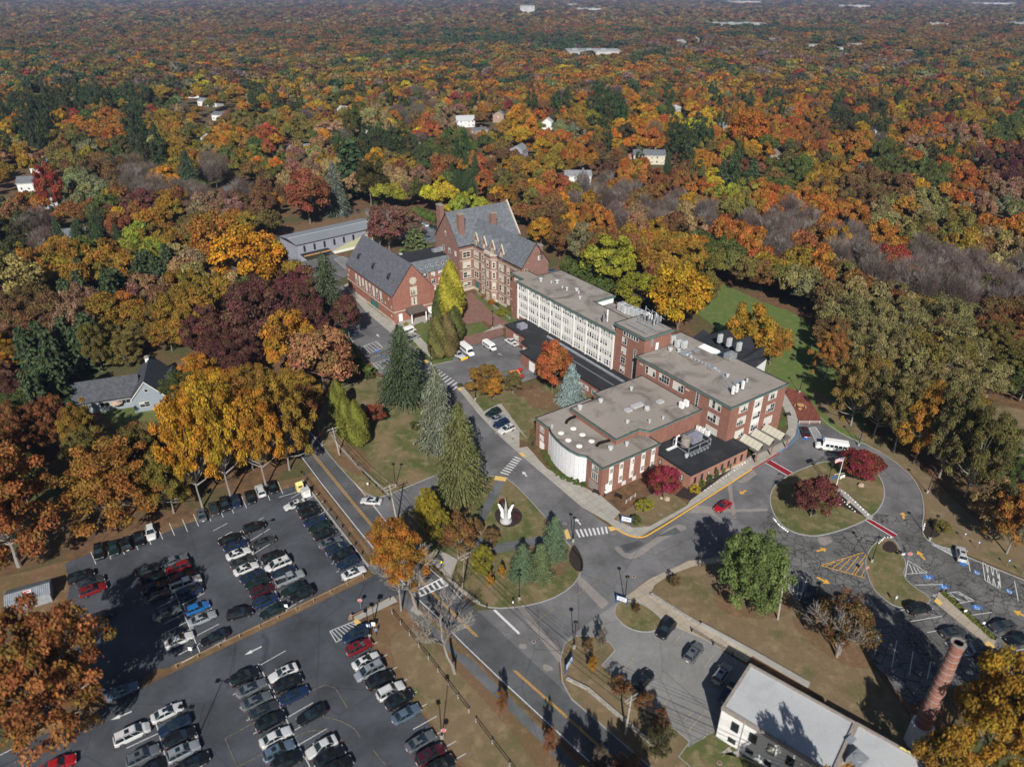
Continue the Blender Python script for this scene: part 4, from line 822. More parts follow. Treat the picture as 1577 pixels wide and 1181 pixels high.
for t in range(8): mb.tube([(8.0 + 1.1 * math.cos(t * .785), -.12, 13.6 + 1.1 * math.sin(t * .785)), (8.0 + 1.1 * math.cos(t * .785), .02, 13.6 + 1.1 * math.sin(t * .785))], .35, 'limestone', 8)
B.part('rose_window', mb)
mb = MB(); mb.bx(1.8, 3.2, -.07, .01, .1, 2.9, 'pure_white'); B.part('door', mb); mb = MB(); mb.bx(13, 14.4, -.07, .01, .1, 2.9, 'pure_white'); B.part('door', mb)
mb = MB(); mb.bx(4.2, 11, -3.9, -.1, 3.4, 3.65, 'thatch'); mb.add([(4.0, -4.1, 3.6), (11.2, -4.1, 3.6), (10.6, -.1, 4.6), (4.6, -.1, 4.6)], [(0, 1, 2, 3)], 'thatch'); mb.add([(4.0, -4.1, 3.6), (4.6, -.1, 4.6), (4.6, -.1, 3.5), (11.2, -4.1, 3.6), (10.6, -.1, 4.6), (10.6, -.1, 3.5)], [(0, 1, 2), (3, 5, 4)], 'thatch'); B.part('porch_roof', mb)
for x in (5, 10.4): mb = MB(); mb.lathe([(.3, 0), (.22, .3), (.2, 3.2), (.3, 3.4)], 'pure_white', (x, -3.6, 0), 10); B.part('porch_column', mb)

# ---- grey hall with lime panel
p = [P(431.9, 363.3, 7.5), P(456.6, 377.1, 7.5), P(553.7, 355.2, 7.5), P(566, 344, 7.5), P(543.2, 339.5, 7.5)]
o = p[1].copy(); d = (p[2] - p[1]); ang = math.atan2(d.y, d.x); Wd = 40.0
B = Bld('grey_hall', 'long grey metal clad hall with a lime green wall panel and shallow roof', 'building', 0, 0, ang, world=o)
inv = Matrix.Rotation(-ang, 3, 'Z'); lp = [inv @ (q - o) for q in p]; dp = abs(lp[0].y)
mb = MB(); mb.bx(0, Wd, 0, dp, 0, 7.3, 'grey_siding'); B.part('wall', mb)
mb = MB(); hh = dp / 2
mb.add([(-.4, -.4, 7.4), (Wd + .4, -.4, 7.4), (Wd + .4, hh, 8.3), (-.4, hh, 8.3), (Wd + .4, dp + .4, 7.4), (-.4, dp + .4, 7.4)], [(0, 1, 2, 3), (3, 2, 4, 5)], 'roof_metal')
mb.add([(-.4, -.4, 7.4), (-.4, hh, 8.3), (-.4, dp + .4, 7.4), (-.4, dp + .4, 7.2), (-.4, -.4, 7.2), (Wd + .4, -.4, 7.4), (Wd + .4, hh, 8.3), (Wd + .4, dp + .4, 7.4), (Wd + .4, dp + .4, 7.2), (Wd + .4, -.4, 7.2)], [(0, 1, 2, 3, 4), (9, 8, 7, 6, 5), (4, 9, 5, 0)], 'dark_trim')
mb.bx(-.4, Wd + .4, hh - .12, hh + .12, 8.3, 8.4, 'pale_metal'); B.part('roof', mb)
mb = MB(); mb.add([(14, -.04, .9), (Wd, -.04, .9), (Wd, -.04, 6.6), (34, -.04, 5.6), (24, -.04, 3.6)], [(0, 1, 2, 3, 4)], 'lime_siding'); B.part('wall_panel', mb)
mb = MB(); mb.bx(14, Wd, -.12, -.045, 0, 1.0, 'panel_white'); mb.bx(31, 32.6, -.16, -.12, 0, 2.6, 'red_plastic'); B.part('plinth', mb)
for i in range(6): B.put('window', wmesh(.9, 2.6, 1, 1, 'dark_trim', seed=i, blind=0), 3.2 + i * 4.6, 0, 3.8)
mb = MB(); mb.bx(1, 13.5, -3.2, 0, 2.9, 3.3, 'dark_trim'); mb.bx(1, 13.5, -3.3, -3.2, 2.9, 3.35, 'orange_trim'); B.part('canopy', mb)
mb = MB(); mb.bx(3.5, 10.5, -.07, .01, 0, 2.7, 'lime_siding'); B.part('garage_door', mb)

# ---- white building at the bottom with grey roof
ang = R(50.3) - math.pi / 2; o = P(1112, 1090, 6.6)
B = Bld('white_building', 'white painted block with ribbed grey roof and boiler house at the foot of the chimney', 'building', 0, 0, ang, world=o)
q = inv = Matrix.Rotation(-ang, 3, 'Z')
f = lambda x, y: inv @ (P(x, y, 6.6) - o)
D = f(1154, 1023); E_ = f(1318, 1113); dpt = D.y; Ln = E_.x
mb = MB(); mb.bx(0, Ln, 0, dpt, 0, 6.4, 'white_paint'); B.part('wall', mb)
def ribroof(B, x0, x1, y0, y1, z, nm='roof'):
    mb = MB(); mb.bx(x0 + .3, x1 - .3, y0 + .3, y1 - .3, z - .1, z + .05, 'roof_grey'); rr = B.part(nm, mb)
    mb = MB()
    for k in range(1, int((y1 - y0) / 1.1)): mb.bx(x0 + .35, x1 - .35, y0 + k * 1.1, y0 + k * 1.1 + .05, z + .05, z + .07, 'roof_grey')
    B.part('seam', mb, rr)
    mb = MB()
    for bx_ in ((x0 - .1, x1 + .1, y0 - .1, y0 + .3), (x0 - .1, x1 + .1, y1 - .3, y1 + .1), (x0 - .1, x0 + .3, y0 + .3, y1 - .3), (x1 - .3, x1 + .1, y0 + .3, y1 - .3)): mb.bx(*bx_, z - .35, z + .3, 'cap_grey')
    B.part('parapet', mb, rr)
ribroof(B, 0, Ln, 0, dpt, 6.6)
for i in range(7):
    B.put('window', wmesh(1.15, 1.9, 1, 2, seed=i, blind=.1, frame='dark_trim', bar=.09), 2.4 + i * 2.75, 0, 3.4); B.put('window', wmesh(1.15, 1.0, 1, 1, seed=i, blind=0, frame='dark_trim'), 2.4 + i * 2.75, 0, .7)
for y in (2.5, 7): B.put('window', wmesh(1.15, 1.9, 1, 2, seed=3, blind=.1, frame='dark_trim'), 0, y, 3.4, 'a-')
mb = MB(); mb.bx(Ln + .15, Ln + 14, -3, dpt + .8, 0, 5.6, 'white_paint'); B.part('wall', mb); ribroof(B, Ln + .15, Ln + 14, -3, dpt + .8, 5.8, 'lower_roof')
for z0 in (1.2, 4.0): mb = MB(); mb.tube([(3.6, -.12, 0), (3.6, -.12, 6.5)], .06, 'pale_metal', 6); 
B.part('drain_pipe', mb)
# ---- brick chimney stack
c = P(1409, 1143); B = Bld('chimney_stack', 'tall tapering red brick chimney with pale bands beside the white building', 'chimney', 0, 0, 0, world=c)
hC = htop(1409, 1143, 990); r0, r1_ = 1.17, .82
mb = MB(); mb.prism([(1.6 * math.cos(t), 1.6 * math.sin(t)) for t in [R(22.5 + k * 45) for k in range(8)]], 0, 4.4, 'white_paint'); B.part('base', mb)
n = 28; mb = MB(); mb.lathe([(r0, 4.4), (r1_, hC - .9), (r1_ + .12, hC - .8), (r1_ + .14, hC), (r1_ - .2, hC), (r1_ - .25, hC - 1.5), (.01, hC - 1.5)], 'brick_chimney', n=n); B.part('shaft', mb)
mb = MB(); mb.lathe([(r1_ + .15, hC - .12), (r1_ + .17, hC), (r1_ + .17, hC + .06), (r1_ - .22, hC + .06), (r1_ - .22, hC - .3)], 'cap_grey', n=n); B.part('cap', mb)
for k in range(13):
    z = 5.6 + k * (hC - 7.4) / 12; rr = r0 + (r1_ - r0) * (z - 4.4) / (hC - 5.3); mb = MB(); mb.lathe([(rr, z - .035), (rr + .02, z - .03), (rr + .02, z + .03), (rr, z + .035)], 'far_white', n=n); B.part('band', mb)

# ---- blue house on the left
def house(name, label, cx, cy, w, d, ang, ze, zr, wall, roof, wing=None, wins=True, chim=True):
    c = P(cx, cy); B = Bld(name, label, 'house', 0, 0, R(ang), world=c)
    w1, r1 = gable(B, -w / 2, w / 2, -d / 2, d / 2, ze, zr, 'x', wall, roof, over=.4, th=.18, trim='white_trim')
    if wing:
        x, ww, dd, zz = wing; gable(B, x - ww / 2, x + ww / 2, -d / 2 - dd, d / 2 - .5, ze - .3, zz, 'y', wall, roof, over=.35, th=.18, trim='white_trim')
        if wins: B.put('window', wmesh(1.8, 1.3, 2, 2, seed=1, blind=.3), x, -d / 2 - dd, 1.2); B.put('window', wmesh(.9, 1.0, 1, 2, seed=1, blind=.3), x, -d / 2 - dd, ze - .2)
    if wins:
        nw = max(2, int(w / 3.2))
        for k in range(nw):
            x = -w / 2 + (k + .5) * w / nw
            if wing and abs(x - wing[0]) < wing[1] / 2 + .6: continue
            for z in ([1.0, 3.8] if ze > 5 else [1.1]): B.put('window', wmesh(1.1, 1.4, 1, 2, seed=k, blind=.4), x, -d / 2, z)
        B.put('window', wmesh(1.0, 1.3, 1, 2, seed=2, blind=.4), -w / 2, 0, ze - 1.9, 'a-')
    if chim: chimney(B, w * .2, d * .08, ze, zr + 1.2, .9, .7, r1, 'brick')
    return B
B = Bld('blue_house', 'blue sided house with dark grey roofs and white trim amid the woods', 'house', 0, 0, R(19), world=P(196, 628))
gable(B, -13.5, 3.5, 0, 9.5, 3.4, 7.2, 'x', 'blue_siding', 'shingle_dark', trim='dark_trim'); w, rf = gable(B, 2.4, 10.4, -3.5, 13, 4.0, 8.6, 'y', 'blue_siding', 'shingle_dark', trim='white_trim'); gable(B, 9.4, 14.8, -1.2, 9, 3.2, 6.2, 'y', 'blue_siding', 'shingle_dark', trim='white_trim')
B.put('window', wmesh(2.6, 1.6, 2, 2, seed=1, blind=.4), 5.2, -3.5, 1.3); B.put('window', wmesh(1.0, 1.0, 1, 1, seed=1, blind=0), 6.4, -3.5, 5.6); B.put('window', wmesh(3.4, 1.4, 3, 1, seed=1, blind=0), -.3, 0, 1.4); B.put('window', wmesh(2.4, 1.4, 2, 1, seed=1, blind=0), -5, 0, 1.4)
B.put('window', wmesh(1.4, 1.4, 1, 1, seed=1, blind=0), -10, 0, 1.4); chimney(B, 6, 10.5, 6, 9.8, 1.0, 1.0, rf, 'white_paint')
# background houses: (x, y) is the picture point of the foot of the wall
hs = [(66, 264, 10, 9, 8, 'white_siding', 'shingle_grey2', 5.2, 7.6, 'white house with grey roof behind the red maple, upper left edge'),
      (50, 292, 11, 9, 15, 'white_siding', 'shingle_grey2', 4.6, 7.4, 'white house with charcoal roof just left of the red maple, left edge'),
      (70, 318, 12, 10, -40, 'white_siding', 'roof_grey', 3.6, 6.6, 'pale house with whitish roof in front of the red maple, left edge'),
      (28, 322, 8, 8, 8, 'white_siding', 'shingle_grey', 3.0, 5.0, 'little pale shed house at the far left below the white houses'),
      (118, 370, 10, 8, 14, 'white_siding', 'shingle_grey2', 3.0, 5.5, 'grey roofed cottage half hidden among gold trees on the left'),
      (322, 225, 6, 9, -70, 'white_siding', 'shingle_dark', 6.0, 9.0, 'narrow white gabled house beyond the bare trees at upper left'),
      (95, 186, 22, 10, 20, 'white_siding', 'roof_grey', 3.5, 5.0, 'long low white house at upper left edge'),
      (160, 135, 26, 10, -16, 'white_siding', 'roof_grey', 4.0, 6.0, 'white house pair far off at upper left'),
      (302, 150, 24, 12, -5, 'white_siding', 'roof_grey', 4.5, 6.5, 'white long house in the upper left town'),
      (325, 163, 22, 10, -20, 'white_siding', 'shingle_grey', 4.5, 6.5, 'white house with grey roof in the upper left town'),
      (350, 185, 22, 10, -12, 'white_siding', 'shingle_grey2', 4.5, 6.5, 'low grey roofed house below the upper left town'),
      (384, 160, 16, 9, -25, 'white_siding', 'shingle_grey', 4.5, 6.5, 'small pale house at the right end of the upper left town'),
      (458, 160, 12, 9, 20, 'white_siding', 'shingle_grey2', 5.5, 8.0, 'white gabled house just left of the pink beige oak'),
      (460, 235, 16, 10, 25, 'white_siding', 'shingle_grey', 3.2, 5.2, 'pale low house left of the pink beige oak'),
      (535, 178, 14, 9, -30, 'white_siding', 'roof_grey', 5, 7.5, 'white house beyond the pink beige oak'),
      (571, 214, 9, 9, 60, 'white_siding', 'shingle_grey', 5, 7, 'tiny pale house right of the pink beige oak'),
      (715, 195, 16, 10, 12, 'white_siding', 'roof_grey', 5.5, 8.4, 'white gabled house above the gothic hall'),
      (769, 188, 10, 9, 80, 'brown_siding', 'shingle_grey', 6, 8.5, 'brown gabled house right of the white one above the gothic hall'),
      (738, 205, 12, 7, 35, 'brown_siding', 'shingle_grey2', 2.5, 4, 'low shed beside the brown gabled house'),
      (799, 242, 12, 9, 70, 'grey_siding', 'shingle_grey', 5.5, 8, 'grey roofed house beyond the gothic hall'),
      (889, 283, 15, 9, 0, 'white_siding', 'shingle_grey', 5.4, 7.6, 'grey and white house in a clearing above the long white wing'),
      (843, 200, 8, 8, 80, 'white_siding', 'roof_grey', 6, 9, 'little white tower house beyond the orange trees'),
      (998, 251, 20, 10, -4, 'cream_siding', 'shingle_grey2', 5.6, 8.2, 'cream house with grey roof by the back drive'),
      (970, 248, 7, 6, 0, 'white_siding', 'terracotta', 2.6, 4.0, 'white garage left of the cream house'),
      (1035, 180, 14, 10, 60, 'white_siding', 'roof_grey', 7, 9, 'white house far behind the cream house'),
      (1108, 205, 12, 10, 30, 'brown_siding', 'shingle_grey', 5, 7.5, 'brownish house left of the great orange oak'),
      (1182, 248, 12, 10, 30, 'brown_siding', 'shingle_brown', 4.5, 7, 'brown roofed house right of the green pines'),
      (1340, 220, 9, 9, 75, 'white_siding', 'shingle_dark', 7, 10, 'white gabled house among gold trees at right'),
      (1498, 242, 10, 9, 20, 'white_siding', 'shingle_grey2', 3.5, 6, 'grey roofed house among trees at far right'),
      (1255, 76, 48, 20, 5, 'white_siding', 'roof_grey', 8, 10, 'large white house in the right background clearing'), (1282, 80, 40, 16, -5, 'white_siding', 'roof_grey', 7, 9, 'white house right of the large one in the right background clearing'),
      (1192, 68, 30, 16, 0, 'white_siding', 'roof_grey', 9, 12, 'white hall in the middle background clearing'), (1046, 72, 28, 16, 50, 'white_siding', 'roof_grey', 10, 14, 'white gabled house left of the white hall in the background'), (1068, 68, 26, 14, 50, 'white_siding', 'roof_grey', 10, 14, 'white gabled house beside the one left of the background hall'),
      (1316, 74, 50, 20, 0, 'cream_siding', 'roof_grey', 7, 9, 'cream block in the right background'), (1384, 84, 55, 18, 0, 'white_siding', 'roof_grey', 6, 8, 'long white shed in the right background')]
for k, (x, y, w, d, an, wl_, rf_, ze, zr, lab) in enumerate(hs):
    far = y < 130
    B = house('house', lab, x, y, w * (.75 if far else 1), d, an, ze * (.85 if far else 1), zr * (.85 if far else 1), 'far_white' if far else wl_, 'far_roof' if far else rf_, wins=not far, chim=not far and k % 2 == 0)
    B.e['group'] = 'houses scattered among the trees'
FAR = [(912, 87, 100, 60), (1130, 42, 170, 90), (905, 18, 130, 100), (1432, 42, 80, 60), (1560, 41, 150, 80), (1140, 6, 260, 200), (1520, 9, 300, 200), (812, 22, 50, 60), (1310, 14, 120, 100)]
for k, (x, y, w, d, h, wl_, lab) in enumerate([(912, 87, 86, 50, 9, 'white_siding', 'long white industrial hall left of centre in the far trees'), (1130, 42, 160, 60, 10, 'white_siding', 'largest white warehouse on the far plain'), (882, 4 + 8, 60, 40, 16, 'white_siding', 'tiny white works on the horizon'),
        (905, 18, 120, 60, 12, 'white_siding', 'pale low warehouse on the far plain left of the largest one'), (812, 22, 60, 40, 30, 'white_siding', 'pale grey block far off above the gothic hall'), (1432, 42, 75, 45, 9, 'white_siding', 'white shed on the far plain at right'), (1560, 41, 140, 50, 9, 'white_siding', 'white sheds at the far right edge'), (1140, 6, 240, 100, 14, 'white_siding', 'pale warehouse at the horizon'), (1520, 9, 280, 120, 14, 'grey_siding', 'grey warehouse at the horizon on the right'), (1310, 14, 160, 80, 16, 'white_siding', 'small pale block near the horizon')]):
    c = P(x, y); B = Bld('warehouse', lab, 'warehouse', 0, 0, 0, world=c); B.e['group'] = 'pale halls on the far plain'
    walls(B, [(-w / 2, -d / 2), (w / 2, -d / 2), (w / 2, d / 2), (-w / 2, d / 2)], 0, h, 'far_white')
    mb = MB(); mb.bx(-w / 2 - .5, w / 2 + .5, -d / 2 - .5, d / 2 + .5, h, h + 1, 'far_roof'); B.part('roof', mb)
    for q in range(3): mb = MB(); mb.bx(-w * .4 + q * w * .27, -w * .4 + q * w * .27 + w * .1, -d * .2, d * .1, h + 1, h + 3, 'grey_metal'); B.part('roof_machine', mb)
# ---- shed and small yard buildings
o = P(50, 925); B = Bld('shed', 'small corrugated grey metal shed under the big rust coloured oak', 'shed', 0, 0, R(27), world=o)
gable(B, -3.4, 3.4, -1.9, 1.9, 2.3, 3.0, 'x', 'galvanised', 'galvanised', over=.25, th=.08, trim='galvanised')
mb = MB()
for k in range(22):
    x = -3.5 + k * .335
    for sg in (-1, 1): mb.add([(x, 0, 3.12), (x + .1, 0, 3.12), (x + .1, sg * 2.2, 2.33), (x, sg * 2.2, 2.33), (x + .05, 0, 3.19), (x + .05, sg * 2.2, 2.40)], [(0, 4, 5, 3), (4, 1, 2, 5)], 'galvanised')
B.part('roof_rib', mb)
mb = MB(); mb.box((0, -.75, 3.02), (1.3, .5, .05), 'pure_white', tilt=('X', R(20))); mb.box((.0, -.75, 3.05), (1.0, .25, .05), 'red_plastic', tilt=('X', R(20))); mb.box((.0, -1.45, 2.76), (.6, .45, .05), 'red_plastic', tilt=('X', R(20))); mb.box((.12, -1.45, 2.79), (.2, .3, .05), 'pure_white', tilt=('X', R(20))); B.part('sign', mb)
# ================================================================ TREES
def quadmesh(name, V, T, mat):
    """V: (n,4,3) corners, T: (n,2) brightness and hue of every leaf"""
    n = len(V); me = bpy.data.meshes.new(name)
    me.vertices.add(n * 4); me.vertices.foreach_set('co', V.reshape(-1).astype(np.float32))
    me.loops.add(n * 4); me.loops.foreach_set('vertex_index', np.arange(n * 4, dtype=np.int32))
    me.polygons.add(n); me.polygons.foreach_set('loop_start', np.arange(0, n * 4, 4, dtype=np.int32)); me.polygons.foreach_set('loop_total', np.full(n, 4, np.int32))
    at = me.color_attributes.new('tint', 'FLOAT_COLOR', 'POINT'); c = np.ones((n, 4, 4), np.float32); c[:, :, 0] = T[:, 0:1]; c[:, :, 1] = T[:, 1:2]; c[:, :, 2] = .5
    at.data.foreach_set('color', c.reshape(-1)); me.materials.append(M[mat]); me.update(calc_edges=True); me.validate(); return me
def leafquads(C, Nn, size, rg, aspect=1.0, along=None):
    n = len(C); Nn = Nn / (np.linalg.norm(Nn, axis=1, keepdims=True) + 1e-9)
    a = rg.normal(size=(n, 3)) if along is None else along
    u = a - Nn * (a * Nn).sum(1, keepdims=True); u /= (np.linalg.norm(u, axis=1, keepdims=True) + 1e-9); v = np.cross(Nn, u)
    s = size.reshape(-1, 1) if hasattr(size, 'reshape') else size
    u = u * s * aspect; v = v * s
    b = Nn * s * .25 * rg.normal(size=(n, 1))
    return np.stack([C - u - v * .7, C + u * .3 - v + b, C + u + v * .6, C - u * .2 + v - b], 1)
def crown_round(seed, rx=1.0, rz=.8, ncl=46, nleaf=3600, ls=.052, rough=.3, low=-.55, hollow=.0, mat='leaves', spread=.30, lobes=5):
    """irregular broadleaf crown in a unit sphere, base at z=0, top at about 2*rz"""
    rg = np.random.default_rng(seed)
    L = rg.normal(size=(lobes, 3)); L /= np.linalg.norm(L, axis=1, keepdims=True); amp = rg.uniform(-.18, .30, lobes)
    d = rg.normal(size=(ncl, 3)); d /= np.linalg.norm(d, axis=1, keepdims=True); d = d[d[:, 2] > low]
    bump = 1 + ((np.maximum(0, d @ L.T) ** 3) * amp).sum(1)
    rad = (rg.uniform(.62, .92, len(d)) if not hollow else rg.uniform(hollow, .95, len(d))) * bump
    cl = d * rad[:, None]; cr = rg.uniform(.7, 1.25, len(cl)) * spread
    k = rg.integers(0, len(cl), nleaf); o = rg.normal(size=(nleaf, 3)); o /= np.linalg.norm(o, axis=1, keepdims=True)
    rr = cr[k] * rg.uniform(.55, 1.0, nleaf) ** .5; rr *= 1 + rg.normal(0, .12, nleaf)
    o[:, 2] = np.where(o[:, 2] < -.3, -o[:, 2] * .6, o[:, 2])
    p = cl[k] + o * rr[:, None]; p[:, 2] *= rz; p[:, :2] *= rx; p[:, 2] += rz * .95
    nn = o * 1.0 + rg.normal(size=(nleaf, 3)) * .55 + np.array([0, 0, .25])
    tk = rg.uniform(.25, .75, len(cl)); hk = rg.uniform(.2, .8, len(cl))
    T = np.stack([np.clip(tk[k] + rg.normal(0, .16, nleaf), 0, 1), np.clip(hk[k] + rg.normal(0, .18, nleaf), 0, 1)], 1)
    V = leafquads(p, nn, rg.uniform(.7, 1.35, nleaf) * ls, rg)
    return quadmesh('crown_mesh', V, T, mat), cl * np.array([rx, rx, rz]) + np.array([0, 0, rz * .95])
def crown_cone(seed, tiers=20, per=13, seg=7, droop=.25, w=1.0, tw=.05, ls=.05, mat='leaves', power=.85, rag=.2, bare=0.06):
    """spruce: whorls of drooping branches, height 1, radius w*.5 at the foot"""
    rg = np.random.default_rng(seed); C = []; N = []; A = []; S_ = []; T = []
    for i in range(tiers):
        z = bare + (1 - bare) * (i / tiers) ** .95; r = w * .5 * (1 - z) ** power * rg.uniform(.85, 1.1) + .015
        m = max(5, int(per * (1 - z * .55)))
        for j in range(m):
            t = 2 * math.pi * (j + rg.uniform(-.3, .3)) / m + i * 1.3; rr = r * rg.uniform(1 - rag, 1 + rag); tone = rg.uniform(.2, .8); hue = rg.uniform(.3, .7)
            dz = rg.uniform(-.01, .01)
            ns = max(2, int(seg * rr / (w * .5) + 1.5))
            for q in range(ns):
                f = (q + 1) / ns; x = rr * f
                for s in (-1, 0, 1):
                    wd = s * rr * .20 * (1.1 - f * .6)
                    C.append((x * math.cos(t) - wd * math.sin(t), x * math.sin(t) + wd * math.cos(t), z + dz - droop * x * f + rg.uniform(-.006, .008) + .02 * (1 if s == 0 else 0)))
                    A.append((math.cos(t) + s * .5 * -math.sin(t), math.sin(t) + s * .5 * math.cos(t), -droop)); N.append((math.cos(t) * .35 - s * math.sin(t) * .4 + rg.normal() * .25, math.sin(t) * .35 + s * math.cos(t) * .4 + rg.normal() * .25, 1))
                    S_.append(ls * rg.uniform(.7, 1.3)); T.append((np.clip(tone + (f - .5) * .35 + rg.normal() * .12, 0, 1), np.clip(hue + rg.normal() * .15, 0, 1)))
    C = np.array(C); V = leafquads(C, np.array(N, float), np.array(S_), rg, 1.5, np.array(A, float)); return quadmesh('crown_mesh', V, np.array(T), mat)
def crown_column(seed, n=9500, ls=.0125, w=.36, mat='leaves', top=.5):
    """arborvitae: dense upright plume, height 1"""
    rg = np.random.default_rng(seed); z = rg.uniform(0, 1, n); t = rg.uniform(0, 2 * math.pi, n)
    prof = np.minimum(1, (z / .18)) ** .5 * (1 - z ** 2.6) ** .75
    r = w * .5 * prof * (1 + .12 * np.sin(5 * t + 9 * z) + rg.normal(0, .07, n)); C = np.stack([r * np.cos(t), r * np.sin(t), z], 1)
    N = np.stack([np.cos(t), np.sin(t), np.full(n, .35)], 1) + rg.normal(size=(n, 3)) * .4
    A = np.tile(np.array([[0, 0, 1.0]]), (n, 1)) + rg.normal(size=(n, 3)) * .2
    tn = .5 + .25 * np.sin(3 * t + 11 * z) + rg.normal(0, .15, n); T = np.stack([np.clip(tn, 0, 1), np.clip(.5 + rg.normal(0, .2, n), 0, 1)], 1)
    return quadmesh('crown_mesh', leafquads(C, N, rg.uniform(.7, 1.4, n) * ls, rg, 1.6, A), T, mat)
def branching(seed, depth=5, h=1.0, spread=.55, r0=.028, twigs=True, mat='bark_pale', lift=.25, kids=(3, 4), ratio=.66, minr=.0016, start=.28):
    r = random.Random(seed); mb = MB(); tips = []
    def grow(p, d, L, rad, k):
        n = 3; pts = [p]; q = p.copy(); dd = d.copy()
        for i in range(n):
            dd = (dd + Vector((r.uniform(-1, 1), r.uniform(-1, 1), r.uniform(-.4, .9) * lift)) * .22).normalized(); q = q + dd * L / n; pts.append(q.copy())
        mb.tube(pts, [rad * (1 - .4 * i / n) for i in range(n + 1)], mat, 5 if k > 2 else 3, cap=False)
        if k == 0: tips.append(q); return
        for c in range(r.randint(*kids)):
            i = r.choice([1, 2, 3, 3]) if c else 3; b = pts[i]
            t = r.uniform(0, 2 * math.pi); e = Vector((math.cos(t), math.sin(t), 0)) * spread * r.uniform(.7, 1.4)
            grow(b, (dd + e + Vector((0, 0, lift * .6))).normalized(), L * ratio * r.uniform(.8, 1.15), max(minr, rad * .55), k - 1)
    grow(Vector((0, 0, 0)), Vector((0, 0, 1)), start, r0, depth)
    zs = max(v[2] for v in mb.v); mb.v = [(v[0] / zs, v[1] / zs, v[2] / zs) for v in mb.v]
    return mb.mesh('branches_mesh')
def trunk_mesh(cl, h0, r0, mat='bark', n=7):
    """trunk up into a unit crown (crown base at z=0): limbs to some of the clumps; foot at z=-h0"""
    mb = MB(); mb.tube([(0, 0, -h0), (0, 0, -h0 * .5), (.02, 0, .1), (.0, .02, .7)], [r0 * 1.25, r0, r0 * .8, r0 * .35], mat, 7, False)
    for p in list(cl)[:n * 2]:
        p = Vector(p); a = Vector((0, 0, min(.6, max(-h0 * .2, p.z * .4)))); mb.tube([a, a.lerp(p, .5) + Vector((0, 0, -.03)), p * 1.0], [r0 * .4, r0 * .26, r0 * .08], mat, 4, False)
    return mb.mesh('trunk_mesh')
TPL = {'high': [], 'fine': [], 'big': [], 'round': [], 'dense': [], 'airy': [], 'oak': [], 'cone': [], 'pine': [], 'bare': [], 'thin': [], 'column': []}
for s in range(4):
    m, cl = crown_round(100 + s, 1.0, .85, 85, 11500, .031, spread=.235, lobes=7); TPL['round'].append((m, trunk_mesh(cl, .22, .04)))
for s in range(3):
    m, cl = crown_round(200 + s, 1.0, .9, 90, 10500, .030, spread=.21, lobes=6); TPL['dense'].append((m, trunk_mesh(cl, .25, .04)))
for s in range(3):
    m, cl = crown_round(300 + s, 1.0, .95, 80, 6500, .028, spread=.22, hollow=.3, lobes=7); TPL['airy'].append((m, trunk_mesh(cl, .32, .035, 'bark_pale', 18)))
for s in range(2):
    m, cl = crown_round(400 + s, 1.0, .62, 200, 26000, .0165, spread=.135, hollow=.25, lobes=8, low=-.8); TPL['oak'].append((m, trunk_mesh(cl, .22, .04, 'bark_pale', 34)))
for s in range(2):
    m, cl = crown_round(420 + s, 1.0, .85, 170, 26000, .0185, spread=.155, hollow=.3, lobes=8, low=-.7); TPL['fine'].append((m, trunk_mesh(cl, .2, .035, 'bark_pale', 26))); TPL['high'].append((m, trunk_mesh(cl, .8, .032, 'bark_pale', 26)))
m, cl = crown_round(440, 1.0, .95, 230, 26000, .020, spread=.14, hollow=.55, lobes=3, low=-.8); TPL['big'].append((m, trunk_mesh(cl, .12, .03)))
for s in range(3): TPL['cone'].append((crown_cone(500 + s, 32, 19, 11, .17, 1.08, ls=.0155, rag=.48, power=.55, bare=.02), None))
for s in range(2): TPL['pine'].append((crown_cone(520 + s, 13, 12, 7, .05, 1.0, ls=.034, power=.5, rag=.35, bare=.15), None))
for s in range(4): TPL['bare'].append((branching(600 + s, 5, spread=.62, kids=(3, 4), r0=.014), None))
for s in range(3):
    m, cl = crown_round(700 + s, .72, 1.1, 70, 6000, .030, spread=.2, hollow=.3, lobes=6, low=-.9); TPL['thin'].append((m, trunk_mesh(cl, .7, .026, 'bark_pale', 14)))
for s in range(2): TPL['column'].append((crown_column(800 + s), None))
def twigs(seed, mat='leaves'):
    rg = np.random.default_rng(seed); n = 5200; d = rg.normal(size=(n, 3)); d /= np.linalg.norm(d, axis=1, keepdims=True); C = d * (rg.uniform(.15, 1, (n, 1)) ** .5) * (1 + .2 * np.sin(d[:, :1] * 5 + seed)); C[:, 2] = C[:, 2] * .8 + .8
    A = d + np.array([0, 0, 1.2]) + rg.normal(size=(n, 3)) * .5; A /= np.linalg.norm(A, axis=1, keepdims=True); w = np.cross(A, rg.normal(size=(n, 3))); w /= np.linalg.norm(w, axis=1, keepdims=True)
    L_ = rg.uniform(.05, .13, (n, 1)); w = w * .0055; V = np.stack([C - A * L_ - w, C + A * L_ - w * .3, C + A * L_ + w * .3, C - A * L_ + w], 1); return quadmesh('twig_mesh', V, np.clip(rg.normal(.5, .2, (n, 2)), 0, 1), mat)
TWG = [twigs(1), twigs(2)]
mb = MB(); mb.tube([(0, 0, 0), (0, 0, .98)], [.016, .003], 'bark', 6); CTR = mb.mesh('trunk_mesh')
mb = MB(); mb.tube([(0, 0, -.02), (0, 0, .5)], [.03, .01], 'bark', 6); BTR = mb.mesh('trunk_mesh')
